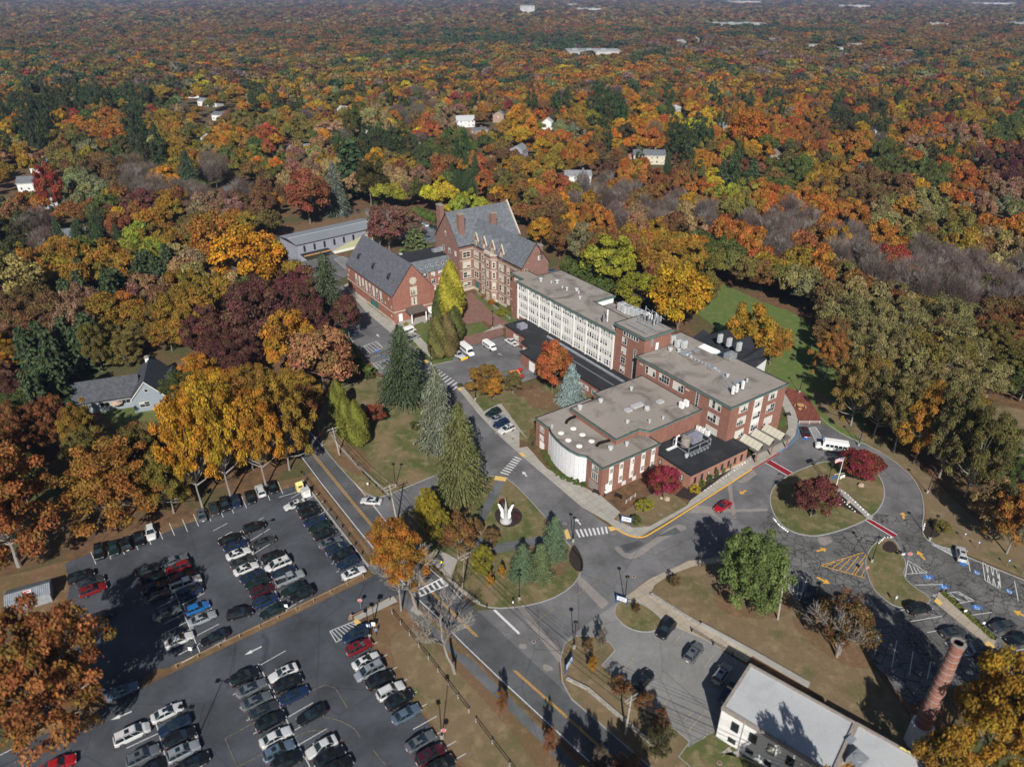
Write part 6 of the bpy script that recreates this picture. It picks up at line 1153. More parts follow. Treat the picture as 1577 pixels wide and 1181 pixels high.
# picture anchors: crown centre, colour, style
ANC = [(30, 235, 'tan', 'round'), (60, 205, 'pine', 'pine'), (15, 270, 'goldol', 'round'), (125, 285, 'sage', 'round'), (95, 215, 'olive', 'round'), (160, 262, 'brown', 'round'), (175, 200, 'orange', 'round'), (150, 225, 'green', 'round'), (205, 205, 'pine', 'pine'), (225, 230, 'pine', 'pine'), (255, 195, 'goldol', 'round'), (280, 235, 'goldol', 'round'), (330, 265, 'greyp', 'bare'), (200, 260, 'greyp', 'bare'), (360, 240, 'olive', 'round'), (350, 215, 'gold', 'round'), (400, 215, 'redor', 'round'), (390, 200, 'olive', 'round'), (430, 205, 'goldol', 'round'), (130, 330, 'rust', 'round'), (170, 330, 'rust', 'round'),
    (20, 350, 'dark', 'round'), (60, 345, 'greyp', 'bare'), (60, 330, 'orange', 'round'), (110, 405, 'goldol', 'round'), (165, 410, 'goldol', 'round'), (205, 385, 'lime', 'round'), (260, 345, 'goldol', 'dense'), (300, 350, 'olive', 'dense'), (225, 410, 'pine', 'pine'), (150, 440, 'pine', 'pine'), (140, 355, 'pine', 'cone'), (60, 480, 'brown', 'round'), (95, 480, 'pink', 'round'), (225, 450, 'pink', 'round'), (280, 450, 'goldol', 'round'), (330, 330, 'pink', 'airy'), (370, 350, 'goldol', 'round'), (395, 330, 'brown', 'airy'), (310, 400, 'tan', 'airy'), (200, 480, 'goldol', 'round'),
    (20, 560, 'pink', 'round'), (20, 610, 'maroon', 'round'), (60, 550, 'pine', 'pine'), (120, 520, 'pine', 'pine'), (70, 600, 'pine', 'pine'), (150, 520, 'olive', 'round'), (230, 520, 'olive', 'round'), (270, 500, 'goldol', 'round'), (180, 480, 'orange', 'round'), (30, 660, 'rust', 'oak'), (140, 670, 'goldol', 'round'), (200, 680, 'olive', 'round'), (100, 700, 'brown', 'round'), (30, 740, 'rust', 'round'), (330, 520, 'maroon', 'round'), (370, 490, 'maroon', 'round'), (300, 580, 'gold', 'round'), (420, 600, 'goldol', 'round'), (250, 600, 'gold', 'round'),
    (460, 285, 'tan', 'airy'), (440, 300, 'brown', 'airy'), (475, 250, 'pink', 'airy'), (445, 210, 'olive', 'round'), (500, 245, 'tan', 'round'), (590, 230, 'pine', 'pine'), (620, 245, 'goldol', 'round'), (575, 195, 'tan', 'round'), (555, 200, 'green', 'cone'), (600, 275, 'tan', 'airy'), (610, 300, 'lime', 'round'), (650, 240, 'pine', 'round'), (680, 230, 'green', 'round'), (670, 300, 'yellow', 'round'), (640, 275, 'pink', 'airy'), (655, 195, 'redor', 'round'), (640, 170, 'greyp', 'bare'), (680, 255, 'rust', 'round'), (710, 260, 'pine', 'cone'), (725, 290, 'pine', 'cone'), (745, 250, 'redor', 'round'), (750, 275, 'redor', 'round'), (690, 190, 'pink', 'round'), (720, 225, 'green', 'round'), (770, 255, 'brown', 'round'), (800, 200, 'gold', 'round'), (765, 205, 'goldol', 'round'), (730, 305, 'lime', 'round'), (790, 290, 'olive', 'airy'), (820, 250, 'goldol', 'round'),
    (860, 220, 'orange', 'round'), (835, 245, 'goldol', 'round'), (895, 185, 'goldol', 'round'), (875, 195, 'sage', 'round'), (930, 180, 'pine', 'pine'), (935, 235, 'brown', 'round'), (890, 235, 'orange', 'round'), (855, 285, 'redor', 'round'), (965, 205, 'gold', 'round'), (1000, 200, 'orange', 'round'), (990, 195, 'gold', 'round'), (1040, 260, 'pine', 'cone'), (1060, 225, 'pine', 'cone'), (1070, 190, 'yellow', 'round'), (1080, 240, 'gold', 'round'), (980, 265, 'orange', 'round'), (1045, 275, 'rust', 'round'), (1100, 270, 'yellow', 'round'), (1120, 265, 'pine', 'pine'), (1075, 295, 'orange', 'round'), (1060, 300, 'gold', 'round'), (1010, 290, 'rust', 'round'), (1120, 300, 'lime', 'round'), (1140, 310, 'olive', 'round'), (1180, 310, 'orange', 'round'), (1210, 260, 'green', 'round'), (1190, 235, 'green', 'round'), (1260, 205, 'rust', 'round'), (1250, 180, 'orange', 'round'), (1215, 195, 'orange', 'round'), (1310, 215, 'orange', 'round'), (1300, 195, 'dark', 'round'), (1350, 190, 'dark', 'round'), (1370, 240, 'green', 'round'), (1380, 190, 'goldol', 'round'), (1430, 225, 'pink', 'round'), (1420, 200, 'orange', 'round'), (1480, 205, 'pink', 'round'), (1500, 190, 'goldol', 'round'), (1550, 205, 'green', 'round'), (1560, 245, 'maroon', 'round'), (1530, 250, 'maroon', 'round'), (1460, 240, 'orange', 'round'), (1440, 260, 'green', 'round'), (1490, 280, 'orange', 'round'), (1530, 300, 'pink', 'round'), (1360, 285, 'brown', 'round'), (1310, 290, 'brown', 'round'), (1280, 280, 'goldol', 'round'), (1260, 320, 'orange', 'round'), (1290, 330, 'orange', 'round'),
    (870, 300, 'greyp', 'bare'), (905, 300, 'greyp', 'bare'), (950, 320, 'greyp', 'bare'), (890, 330, 'gold', 'round'), (850, 330, 'brown', 'round'), (830, 345, 'rust', 'round'), (910, 330, 'orange', 'airy'), (1000, 310, 'greyp', 'bare'), (1030, 330, 'greyp', 'bare'), (980, 340, 'greyp', 'bare'), (1060, 330, 'tan', 'airy'), (1100, 330, 'pink', 'bare'), (1150, 340, 'greyp', 'bare'), (960, 370, 'rust', 'round'), (985, 340, 'pink', 'airy'), (1010, 360, 'goldol', 'airy'), (830, 370, 'gold', 'round'), (845, 385, 'goldol', 'round'),
    (1200, 360, 'greyp', 'bare'), (1230, 345, 'pink', 'bare'), (1260, 370, 'orange', 'airy'), (1230, 375, 'redor', 'airy'), (1300, 370, 'greyp', 'bare'), (1340, 400, 'greyp', 'bare'), (1380, 395, 'red', 'airy'), (1350, 375, 'orange', 'airy'), (1420, 400, 'greyp', 'bare'), (1460, 410, 'greyp', 'bare'), (1500, 430, 'greyp', 'bare'), (1540, 440, 'greyp', 'bare'), (1400, 425, 'greyp', 'bare'), (1110, 385, 'green', 'round'), (1140, 365, 'orange', 'round'), (1160, 375, 'orange', 'round'), (1120, 410, 'olive', 'round'), (1180, 400, 'goldol', 'round'), (1220, 400, 'goldol', 'round'), (1270, 405, 'orange', 'round'), (1190, 430, 'olive', 'round'), (1160, 440, 'olive', 'airy'),
    (1400, 325, 'greyg', 'airy'), (1440, 320, 'greyg', 'airy'), (1470, 345, 'olive', 'airy'), (1420, 355, 'olive', 'round'), (1500, 370, 'goldol', 'round'), (1550, 340, 'orange', 'round'), (1560, 320, 'sage', 'round'), (1530, 380, 'tan', 'airy'),
    (1240, 440, 'greyg', 'airy'), (1280, 440, 'greyg', 'airy'), (1320, 450, 'greyg', 'airy'), (1360, 470, 'greyg', 'airy'), (1400, 470, 'greyg', 'airy'), (1440, 470, 'greyg', 'airy'), (1480, 490, 'greyg', 'airy'), (1250, 490, 'olive', 'thin'), (1300, 500, 'greyg', 'airy'), (1350, 520, 'greyg', 'airy'), (1400, 520, 'greyg', 'airy'), (1450, 530, 'greyg', 'airy'), (1270, 540, 'orange', 'round'), (1330, 570, 'goldol', 'airy'), (1380, 580, 'greyg', 'thin'), (1430, 560, 'olive', 'thin'), (1480, 560, 'greyg', 'airy'), (1520, 560, 'greyg', 'airy'), (1330, 620, 'olive', 'thin'), (1380, 660, 'gold', 'thin'), (1420, 640, 'greyg', 'thin'), (1460, 640, 'goldol', 'thin'), (1500, 620, 'goldol', 'round'), (1520, 670, 'olive', 'thin'), (1470, 700, 'dark', 'thin'), (1540, 500, 'rust', 'round'), (1560, 460, 'brown', 'round'), (1550, 560, 'olive', 'round'), (1560, 600, 'green', 'round'), (1540, 740, 'brown', 'round'), (1565, 780, 'gold', 'round'), (1520, 800, 'tan', 'bare'), (1560, 840, 'orange', 'round'), (1500, 760, 'dark', 'round')]
LAND = [(195, 610, 'blue house'), (495, 370, 'grey hall'), (80, 290, 'left edge white houses'), (735, 330, 'gothic hall'), (590, 400, 'gabled hall'), (890, 275, 'grey and white house'), (998, 250, 'cream house'), (1010, 510, 'tower'), (1130, 520, 'fan roofed hall'), (1205, 600, 'brick patio'), (1290, 690, 'minibus'), (380, 740, 'upper car park'), (1550, 660, 'right edge clearing'), (1340, 215, 'white house at right'), (1498, 240, 'grey house far right'), (320, 215, 'narrow white house upper left'), (715, 190, 'white house above gothic hall'), (1245, 530, 'green hill lawn'), (520, 210, 'pink beige oak'), (1150, 200, 'great orange oak'), (90, 180, 'long upper left house'), (1400, 400, 'bare grey thicket')]
NAMES = {'pine': 'pine_tree', 'cone': 'spruce', 'bare': 'bare_tree'}
hpts = [(P(h[0], h[1]).x, P(h[0], h[1]).y, max(h[2], h[3])) for h in hs]
cand = []
y = 128.0
while y < 420:
    sp = 8.0 if y < 300 else 9.8; x = -y * .80 - 20
    while x < y * .80 + 20:
        px_, py_ = x + rnd.uniform(-.38, .38) * sp, y + rnd.uniform(-.38, .38) * sp; x += sp
        u, v = proj(px_, py_, 0)
        if u < -70 or u > 1650 or v > 1050: continue
        if any(inside(px_, py_, q) for q in CLEAR): continue
        if any((px_ - hx) ** 2 + (py_ - hy) ** 2 < (hr * .62 + 3.0) ** 2 for hx, hy, hr in HERO): continue
        if any(abs(px_ - hx) < s_ * .5 + 3 and -py_ * .07 - 4 < py_ - hy < s_ * .5 + 3 for hx, hy, s_ in hpts): continue
        cand.append((px_, py_))
    y += sp * .9
near = []
FEW = {'bare': 0, 'conifer': 0, 'leafy': 0}; restpts = []
for (x, y) in sorted(cand, key=lambda q: q[1]):
    hgt = rnd.uniform(10, 17); cu, cv = proj(x, y, hgt * .7)
    a = min(ANC, key=lambda q: (q[0] - cu) ** 2 + ((q[1] - cv) * 1.5) ** 2 + rnd.uniform(0, 250))
    col, sty = a[2], a[3]
    if rnd.random() < .12: col, sty = rnd.choice([('olive', 'round'), ('gold', 'round'), ('brown', 'round'), ('rust', 'airy'), ('green', 'round'), ('goldol', 'round')])
    kind = 'bare' if sty == 'bare' else 'conifer' if sty in ('cone', 'pine') else 'leafy'
    if FEW[kind] >= (292 if kind == 'leafy' else 190 if kind == 'bare' else 100) - (len(HERO) if kind == 'leafy' else 0): restpts.append((x, y, hgt, col, sty)); continue
    FEW[kind] += 1; near.append((x, y, hgt, col, sty, cu, cv))
print('near trees', len(near), 'rest', len(restpts), FEW)
keyed = {}
for t in near:
    x, y, hgt, col, sty, cu, cv = t
    L_ = min(LAND, key=lambda q: (q[0] - cu) ** 2 + (q[1] - cv) ** 2); dx, dy = cu - L_[0], cv - L_[1]
    rel = ('right of' if dx > 0 else 'left of') if abs(dx) > abs(dy) * 1.2 else ('beyond' if dy < 0 else 'before')
    kd = {'pine': 'pine', 'cone': 'spruce', 'bare': 'leafless tree', 'thin': 'slender tree', 'airy': 'airy tree'}.get(sty, 'round tree')
    keyed.setdefault((WORD[col] if sty != 'bare' else 'pale grey', kd, rel, L_[2]), []).append(t)
def ordw(i): return ORD[i] if i < 20 else 'number %d' % (i + 1)
for (w, kd, rel, lm), ts in keyed.items():
    ts.sort(key=lambda t: t[5])
    for i, (x, y, hgt, col, sty, cu, cv) in enumerate(ts):
        size = ''
        lab = '%s %s %s the %s' % (w, kd, rel, lm) if len(ts) == 1 else '%s %s %s %s the %s, from left' % (ordw(i), w, kd, rel, lm)
        r = {'cone': rnd.uniform(2.6, 3.4), 'pine': rnd.uniform(3.5, 4.6), 'thin': rnd.uniform(3.6, 4.8)}.get(sty, rnd.uniform(5.0, 7.4)); hh = hgt
        if sty == 'bare': hh = rnd.uniform(12, 17)
        if sty in ('pine', 'cone'): hh = rnd.uniform(13, 19)
        if sty == 'thin': hh = rnd.uniform(15, 19)
        tree('fine' if sty == 'round' and y < 195 else sty, x, y, hh, r, col, NAMES.get(sty, 'tree'), lab, 'tree', 'woodland trees around the campus', .16)
# ---------------------------------------------------------------- the far woods: one mass, thousands of crowns on points
tcol = bpy.data.collections.new('forest_crowns'); lod = {}
def tobj(nm, me):
    o = bpy.data.objects.new(nm, me); return o
def low_crown(seed, n, ls, rz): return crown_round(seed, 1.0, rz, 26, n, ls, mat='forest_leaves', spread=.34, lobes=5, low=-.2)[0]
def group_tree(name, objs):
    ng = bpy.data.node_groups.new(name, 'GeometryNodeTree'); ng.interface.new_socket('Geometry', in_out='INPUT', socket_type='NodeSocketGeometry'); ng.interface.new_socket('Geometry', in_out='OUTPUT', socket_type='NodeSocketGeometry')
    N = ng.nodes; gi = N.new('NodeGroupInput'); go = N.new('NodeGroupOutput'); jo = N.new('GeometryNodeGeometryToInstance')
    for ob in objs[::-1]:
        oi = N.new('GeometryNodeObjectInfo'); oi.inputs['Object'].default_value = ob; oi.inputs['As Instance'].default_value = True; ng.links.new(oi.outputs['Geometry'], jo.inputs[0])
    ip = N.new('GeometryNodeInstanceOnPoints'); ng.links.new(gi.outputs[0], ip.inputs['Points']); ng.links.new(jo.outputs[0], ip.inputs['Instance']); ip.inputs['Pick Instance'].default_value = False
    return ng, N, gi, go, ip
def scatter(name, label, pts, cols, scales, meshes, kinds):
    """pts (n,3), cols (n,3), scales (n,3): one object; every crown shape gets its own share of the points"""
    n = len(pts); me = bpy.data.meshes.new(name + '_points'); me.vertices.add(n); me.vertices.foreach_set('co', np.array(pts, np.float32).reshape(-1))
    a = me.attributes.new('tcol', 'FLOAT_COLOR', 'POINT'); c = np.ones((n, 4), np.float32); c[:, :3] = cols; a.data.foreach_set('color', c.reshape(-1))
    a = me.attributes.new('tscale', 'FLOAT_VECTOR', 'POINT'); a.data.foreach_set('vector', np.array(scales, np.float32).reshape(-1))
    a = me.attributes.new('trot', 'FLOAT', 'POINT'); a.data.foreach_set('value', np.random.default_rng(1).uniform(0, 6.28, n).astype(np.float32))
    a = me.attributes.new('kind_index', 'INT', 'POINT'); a.data.foreach_set('value', np.array(kinds, np.int32))
    o = bpy.data.objects.new(name, me); COL.objects.link(o); o['kind'] = 'stuff'; o['label'] = label; o['category'] = 'woods'
    ng = bpy.data.node_groups.new(name, 'GeometryNodeTree'); ng.interface.new_socket('Geometry', in_out='INPUT', socket_type='NodeSocketGeometry'); ng.interface.new_socket('Geometry', in_out='OUTPUT', socket_type='NodeSocketGeometry')
    N = ng.nodes; Lk = ng.links; gi = N.new('NodeGroupInput'); go = N.new('NodeGroupOutput'); jn = N.new('GeometryNodeJoinGeometry')
    ki = N.new('GeometryNodeInputNamedAttribute'); ki.data_type = 'INT'; ki.inputs[0].default_value = 'kind_index'
    sc = N.new('GeometryNodeInputNamedAttribute'); sc.data_type = 'FLOAT_VECTOR'; sc.inputs[0].default_value = 'tscale'
    ro = N.new('GeometryNodeInputNamedAttribute'); ro.data_type = 'FLOAT'; ro.inputs[0].default_value = 'trot'; cx_ = N.new('ShaderNodeCombineXYZ'); Lk.new(ro.outputs['Attribute'], cx_.inputs['Z'])
    for i, ob in enumerate(meshes):
        oi = N.new('GeometryNodeObjectInfo'); oi.inputs['Object'].default_value = ob; oi.inputs['As Instance'].default_value = True
        cmpn = N.new('FunctionNodeCompare'); cmpn.data_type = 'INT'; cmpn.operation = 'EQUAL'; Lk.new(ki.outputs['Attribute'], cmpn.inputs[2]); cmpn.inputs[3].default_value = i
        ip = N.new('GeometryNodeInstanceOnPoints'); Lk.new(gi.outputs[0], ip.inputs['Points']); Lk.new(cmpn.outputs[0], ip.inputs['Selection']); Lk.new(oi.outputs['Geometry'], ip.inputs['Instance']); Lk.new(sc.outputs['Attribute'], ip.inputs['Scale']); Lk.new(cx_.outputs[0], ip.inputs['Rotation'])
        Lk.new(ip.outputs[0], jn.inputs[0])
    Lk.new(jn.outputs[0], go.inputs[0]); md = o.modifiers.new('woods', 'NODES'); md.node_group = ng; return o
T1 = [tobj('crown_shape', low_crown(1000 + s, 3200, .056, .8)) for s in range(4)] + [tobj('crown_shape', crown_round(1015, .72, 1.3, 60, 2600, .05, mat='forest_leaves', spread=.25, low=-.9)[0]), tobj('crown_shape', twigs(5, 'forest_leaves'))]
T2 = [tobj('crown_shape', low_crown(1100 + s, 700, .11, .7)) for s in range(4)]
T3 = [tobj('crown_shape', low_crown(1200 + s, 90, .30, .55)) for s in range(3)]
BASEC = ['gold', 'orange', 'rust', 'brown', 'olive', 'goldol', 'green', 'pink', 'tan', 'brown', 'olive', 'green', 'goldol', 'greyp', 'dark', 'goldol', 'red', 'gold', 'sage', 'yellow', 'dark']
ng_ = np.random.default_rng(11)
def field(x, y):
    return math.sin(x * .0061 + 1.3) * math.cos(y * .0049 + .4) + .6 * math.sin(x * .013 + y * .009) + .4 * math.sin(y * .021 - x * .017) + .5 * math.sin(x * .0023 - y * .0031)
def far_color(x, y, cu, cv):
    if cv > 115:
        a = min(ANC, key=lambda q: (q[0] - cu) ** 2 + ((q[1] - cv) * 2) ** 2)
        if (a[0] - cu) ** 2 + (a[1] - cv) ** 2 < 900 and rnd.random() < .8: return PAL[a[2]], a[3]
    f = field(x, y)
    pg = .06 + (.50 if f > 1.15 else .0) + (.45 if 560 < cu < 900 and 45 < cv < 72 and f > -.3 else 0)
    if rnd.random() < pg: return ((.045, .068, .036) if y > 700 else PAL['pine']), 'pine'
    f2 = field(x * .55 + 900, y * .55 - 300) + .35 * math.sin(y * .004)
    gl = (['orange', 'gold', 'goldol', 'rust', 'brown', 'orange'] if f2 > .5 else ['rust', 'brown', 'greyp', 'pink', 'maroon', 'brown'] if f2 < -.5 else ['goldol', 'olive', 'gold', 'green', 'olive', 'tan']) if rnd.random() < .58 else BASEC
    k = rnd.choice(gl); c = PAL[k]
    if k == 'greyp': return c, 'bare'
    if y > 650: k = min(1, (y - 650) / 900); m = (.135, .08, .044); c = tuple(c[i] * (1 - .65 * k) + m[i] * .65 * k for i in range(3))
    return c, ''
FCLEAR = [pxpoly(q) for q in ([(868, 270), (920, 270), (925, 292), (865, 295)], [(965, 240), (1030, 240), (1035, 258), (965, 262)])]
wpts = [(P(a, b).x, P(a, b).y, c * .5, d) for a, b, c, d in FAR]
def blocked(x, y, m=1.0):
    for hx, hy, s in hpts:
        if abs(x - hx) < s * .5 + 2 and -s * .5 - 4 - hy * (.085 if hy < 700 else .13) < y - hy < s * .7 + 2: return True
    for wx, wy, w, d in wpts:
        if abs(x - wx) < w and wy - 60 - wy * .05 < y < wy + d: return True
    return False
kk = []; ki = lambda s: 5 if s == 'bare' else 4 if s in ('cone', 'pine') else rnd.randrange(4)
p1 = []; c1 = []; s1 = []
for (x, y, hgt, col, sty) in restpts:
    if blocked(x, y): continue
    kk.append(ki(sty)); r = rnd.uniform(5.0, 7.4); p1.append((x, y, hgt * .18)); c1.append(tuple(v * rnd.uniform(.85, 1.15) for v in PAL[col])); s1.append((r / 1.25, r / 1.25, hgt * .5 / 1.0))
y = 420.0
while y < 760:
    x = -y * .78
    while x < y * .78:
        a, b = x + rnd.uniform(-4.5, 4.5), y + rnd.uniform(-4.5, 4.5); x += 10.8
        if blocked(a, b): continue
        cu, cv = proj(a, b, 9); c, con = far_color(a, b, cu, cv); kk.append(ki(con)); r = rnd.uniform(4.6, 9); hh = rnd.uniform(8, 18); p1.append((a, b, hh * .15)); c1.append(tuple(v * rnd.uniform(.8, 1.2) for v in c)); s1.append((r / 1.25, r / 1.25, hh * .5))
    y += 9.5
scatter('woodland', 'autumn woods of mixed gold, rust and green crowns beyond the campus', p1, np.array(c1), s1, T1, kk)
p1 = []; c1 = []; s1 = []; y = 760.0
while y < 2100:
    sp = 11 + (y - 760) * .007; x = -y * .78
    while x < y * .78:
        a, b = x + rnd.uniform(-.45, .45) * sp, y + rnd.uniform(-.45, .45) * sp; x += sp
        if blocked(a, b): continue
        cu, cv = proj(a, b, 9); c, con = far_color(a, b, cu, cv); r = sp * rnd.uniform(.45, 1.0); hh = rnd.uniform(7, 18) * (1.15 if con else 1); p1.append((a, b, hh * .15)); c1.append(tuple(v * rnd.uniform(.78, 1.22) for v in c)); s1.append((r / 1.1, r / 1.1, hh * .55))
    y += sp * .9
n2 = len(p1); scatter('distant_woodland', 'blurred carpet of brown and green treetops towards the horizon', p1, np.array(c1), s1, T2, ng_.integers(0, len(T2), len(p1)))
p1 = []; c1 = []; s1 = []; y = 2100.0
while y < 9500:
    sp = 21 + (y - 2100) * .012; x = -y * .78
    while x < y * .78:
        a, b = x + rnd.uniform(-.45, .45) * sp, y + rnd.uniform(-.45, .45) * sp; x += sp
        if blocked(a, b): continue
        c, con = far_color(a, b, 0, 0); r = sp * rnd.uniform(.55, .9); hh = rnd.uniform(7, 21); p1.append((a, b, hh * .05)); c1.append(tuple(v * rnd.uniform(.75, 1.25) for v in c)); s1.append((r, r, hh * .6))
    y += sp * .95
print('far trees', n2, len(p1)); scatter('horizon_woodland', 'hazy bluish brown woods along the top of the view', p1, np.array(c1), s1, T3, ng_.integers(0, len(T3), len(p1)))
# ================================================================ VEHICLES
def loft_body(mb, st, mat):
    """st: (x, halfwidth, z_low, z_top); rounded car body through the stations"""
    rings = []
    for x, w, zl, zt in st:
        h = zt - zl
        rings.append([(x, -w * .90, zl), (x, -w, zl + h * .22), (x, -w, zl + h * .62), (x, -w * .965, zl + h * .88), (x, -w * .84, zt), (x, 0, zt + .025), (x, w * .84, zt), (x, w * .965, zl + h * .88), (x, w, zl + h * .62), (x, w, zl + h * .22), (x, w * .90, zl)])
    vs = [v for r in rings for v in r]; n = 11; fs = []
    for i in range(len(rings) - 1):
        for j in range(n - 1): fs.append((i * n + j, i * n + j + 1, (i + 1) * n + j + 1, (i + 1) * n + j))
        fs.append((i * n + n - 1, i * n, (i + 1) * n, (i + 1) * n + n - 1))
    fs.append(tuple(range(n))[::-1]); k = (len(rings) - 1) * n; fs.append(tuple(range(k, k + n))); mb.add(vs, fs, mat)
CAR = {'sedan': dict(L=4.75, W=.91, H=1.44, belt=.93, rb=-1.85, rr=-1.05, rf=.10, wb=.98, hood=.90, deck=.99, nose=.70, wr=.60),
       'suv': dict(L=4.65, W=.94, H=1.70, belt=1.06, rb=-2.18, rr=-1.90, rf=.15, wb=.95, hood=1.04, deck=1.06, nose=.82, wr=.66),
       'hatch': dict(L=4.2, W=.89, H=1.50, belt=.98, rb=-2.0, rr=-1.55, rf=.15, wb=.95, hood=.93, deck=1.0, nose=.72, wr=.62),
       'minivan': dict(L=5.1, W=.98, H=1.76, belt=1.05, rb=-2.4, rr=-2.15, rf=.65, wb=1.55, hood=1.02, deck=1.06, nose=.75, wr=.70),
       'pickup': dict(L=5.6, W=.98, H=1.86, belt=1.15, rb=-.55, rr=-.42, rf=.75, wb=1.35, hood=1.14, deck=1.12, nose=.95, wr=.70)}
CMESH = {}
def car_meshes(t):
    if t in CMESH: return CMESH[t]
    p = CAR[t]; L, W = p['L'] / 2, p['W']; b, H_ = p['belt'], p['H']
    mb = MB()
    if t == 'pickup':
        loft_body(mb, [(-.6, W, .38, b), (0, W, .36, b), (1.35, W, .36, p['hood']), (L - .35, W * .97, .38, p['hood'] - .06), (L - .05, W * .9, .42, p['nose']), (L, W * .85, .5, p['nose'] - .12)], 'car_paint')
        for s in (-1, 1): mb.bx(-L + .05, -.6, s * W, s * (W - .12), .45, b - .02, 'car_paint')
        mb.bx(-L + .05, -L + .17, -W + .12, W - .12, .45, b - .02, 'car_paint'); mb.bx(-L + .17, -.6, -W + .12, W - .12, .45, .60, 'dark_trim'); mb.bx(-L - .1, -L + .05, -W * .9, W * .9, .42, .62, 'chrome')
    else:
        loft_body(mb, [(-L, W * .86, .48, p['deck'] - .22), (-L + .07, W * .93, .36, p['deck'] - .05), (-L + .35, W * .98, .30, p['deck']), (p['rb'] + .35, W, .27, b + .01), (-.3, W, .26, b), (p['wb'], W, .27, b - .0), (p['wb'] + .35, W * .99, .28, p['hood']), (L - .45, W * .95, .30, p['hood'] - .10), (L - .1, W * .84, .34, p['nose']), (L, W * .70, .42, p['nose'] - .14)], 'car_paint')
    gb, gr = W * .90, p['wr'] * 1.04; z0, z1 = b - .02, H_
    xs = (p['rb'], p['rr'], p['rf'], p['wb'])
    V = [(xs[0], -gb, z0), (xs[3], -gb, z0), (xs[3], gb, z0), (xs[0], gb, z0), (xs[1], -gr, z1 - .05), (xs[2], -gr, z1 - .05), (xs[2], gr, z1 - .05), (xs[1], gr, z1 - .05), (xs[1] + .12, -gr * .8, z1), (xs[2] - .15, -gr * .8, z1), (xs[2] - .15, gr * .8, z1), (xs[1] + .12, gr * .8, z1)]
    mb.add(V, [(0, 1, 5, 4), (2, 3, 7, 6), (1, 2, 6, 5), (3, 0, 4, 7), (4, 5, 9, 8), (6, 7, 11, 10), (5, 6, 10, 9), (7, 4, 8, 11), (8, 9, 10, 11)], 'car_paint')
    if t in ('suv', 'minivan'):
        for s in (-1, 1): mb.bx(xs[1] + .1, xs[2] - .1, s * (gr - .06), s * (gr - .02), z1, z1 + .05, 'dark_trim')
    for s in (-1, 1): mb.box((xs[3] - .12, s * (W + .08), b + .02), (.16, .16, .13), 'car_paint')
    body = mb.mesh('car_body_mesh')
    def gl(a, b_, c, d, k=.08, off=.014):
        A, B_, C_, D = map(Vector, (a, b_, c, d)); m = (A + B_ + C_ + D) / 4; nn = (B_ - A).cross(D - A).normalized() * off; return [tuple(v.lerp(m, k) + nn) for v in (A, B_, C_, D)]
    g = {}
    mm = MB(); mm.quad(*gl(V[1], V[2], V[6], V[5]), 'car_glass'); g['windshield'] = mm.mesh('glass_mesh')
    mm = MB(); mm.quad(*gl(V[3], V[0], V[4], V[7]), 'car_glass'); g['rear_window'] = mm.mesh('glass_mesh')
    for nm, (i0, i1, i2, i3), sg in (('side_window', (0, 1, 5, 4), 1), ('side_window ', (2, 3, 7, 6), -1)):
        mm = MB(); A, B_, C_, D = (Vector(V[i]) for i in (i0, i1, i2, i3))
        cuts = (0, .5, 1) if t not in ('minivan', 'suv') else (0, .36, .68, 1)
        for k in range(len(cuts) - 1):
            a, e = cuts[k], cuts[k + 1]; mm.quad(*gl(A.lerp(B_, a), A.lerp(B_, e), D.lerp(C_, e), D.lerp(C_, a), .07), 'car_glass')
        g[nm] = mm.mesh('glass_mesh')
    if t != 'pickup' and t != 'hatch':
        mm = MB(); xm = (xs[1] + xs[2]) / 2 + .25; mm.bx(xm - .35, xm + .3, -gr * .55, gr * .55, z1 + .004, z1 + .016, 'car_glass'); g['sunroof'] = mm.mesh('glass_mesh')
    r = .33 if t in ('sedan', 'hatch') else .37
    mm = MB(); mm.tube([(0, -.11, 0), (0, .11, 0)], r, 'rubber', 14); wh = mm.mesh('tyre_mesh')
    mm = MB(); mm.tube([(0, -.125, 0), (0, .125, 0)], r * .62, 'chrome', 10); rim = mm.mesh('rim_mesh')
    mm = MB(); mm.box((0, 0, 0), (.12, .34, .13), 'head_lamp'); hl = mm.mesh('lamp_mesh'); mm = MB(); mm.box((0, 0, 0), (.09, .30, .17), 'tail_lamp'); tl = mm.mesh('lamp_mesh')
    mm = MB(); mm.box((0, 0, 0), (.03, .5, .13), 'pure_white'); pl = mm.mesh('plate_mesh')
    CMESH[t] = (body, g, wh, rim, hl, tl, pl, p, r); return CMESH[t]
CCOL = {'black': (.010, .011, .013), 'white': (.66, .67, .68), 'silver': (.30, .33, .36), 'grey': (.13, .145, .16), 'darkgrey': (.045, .05, .055), 'darkblue': (.012, .025, .06), 'blue': (.02, .17, .50), 'navy': (.014, .03, .085), 'red': (.20, .012, .016), 'maroon': (.06, .010, .018), 'darkgreen': (.010, .025, .022), 'bluegrey': (.10, .15, .21), 'brightred': (.42, .012, .02)}
CWORD = {'darkgrey': 'dark grey', 'darkblue': 'dark blue', 'navy': 'navy blue', 'darkgreen': 'blackish green', 'bluegrey': 'blue grey', 'brightred': 'bright red', 'blue': 'bright blue'}
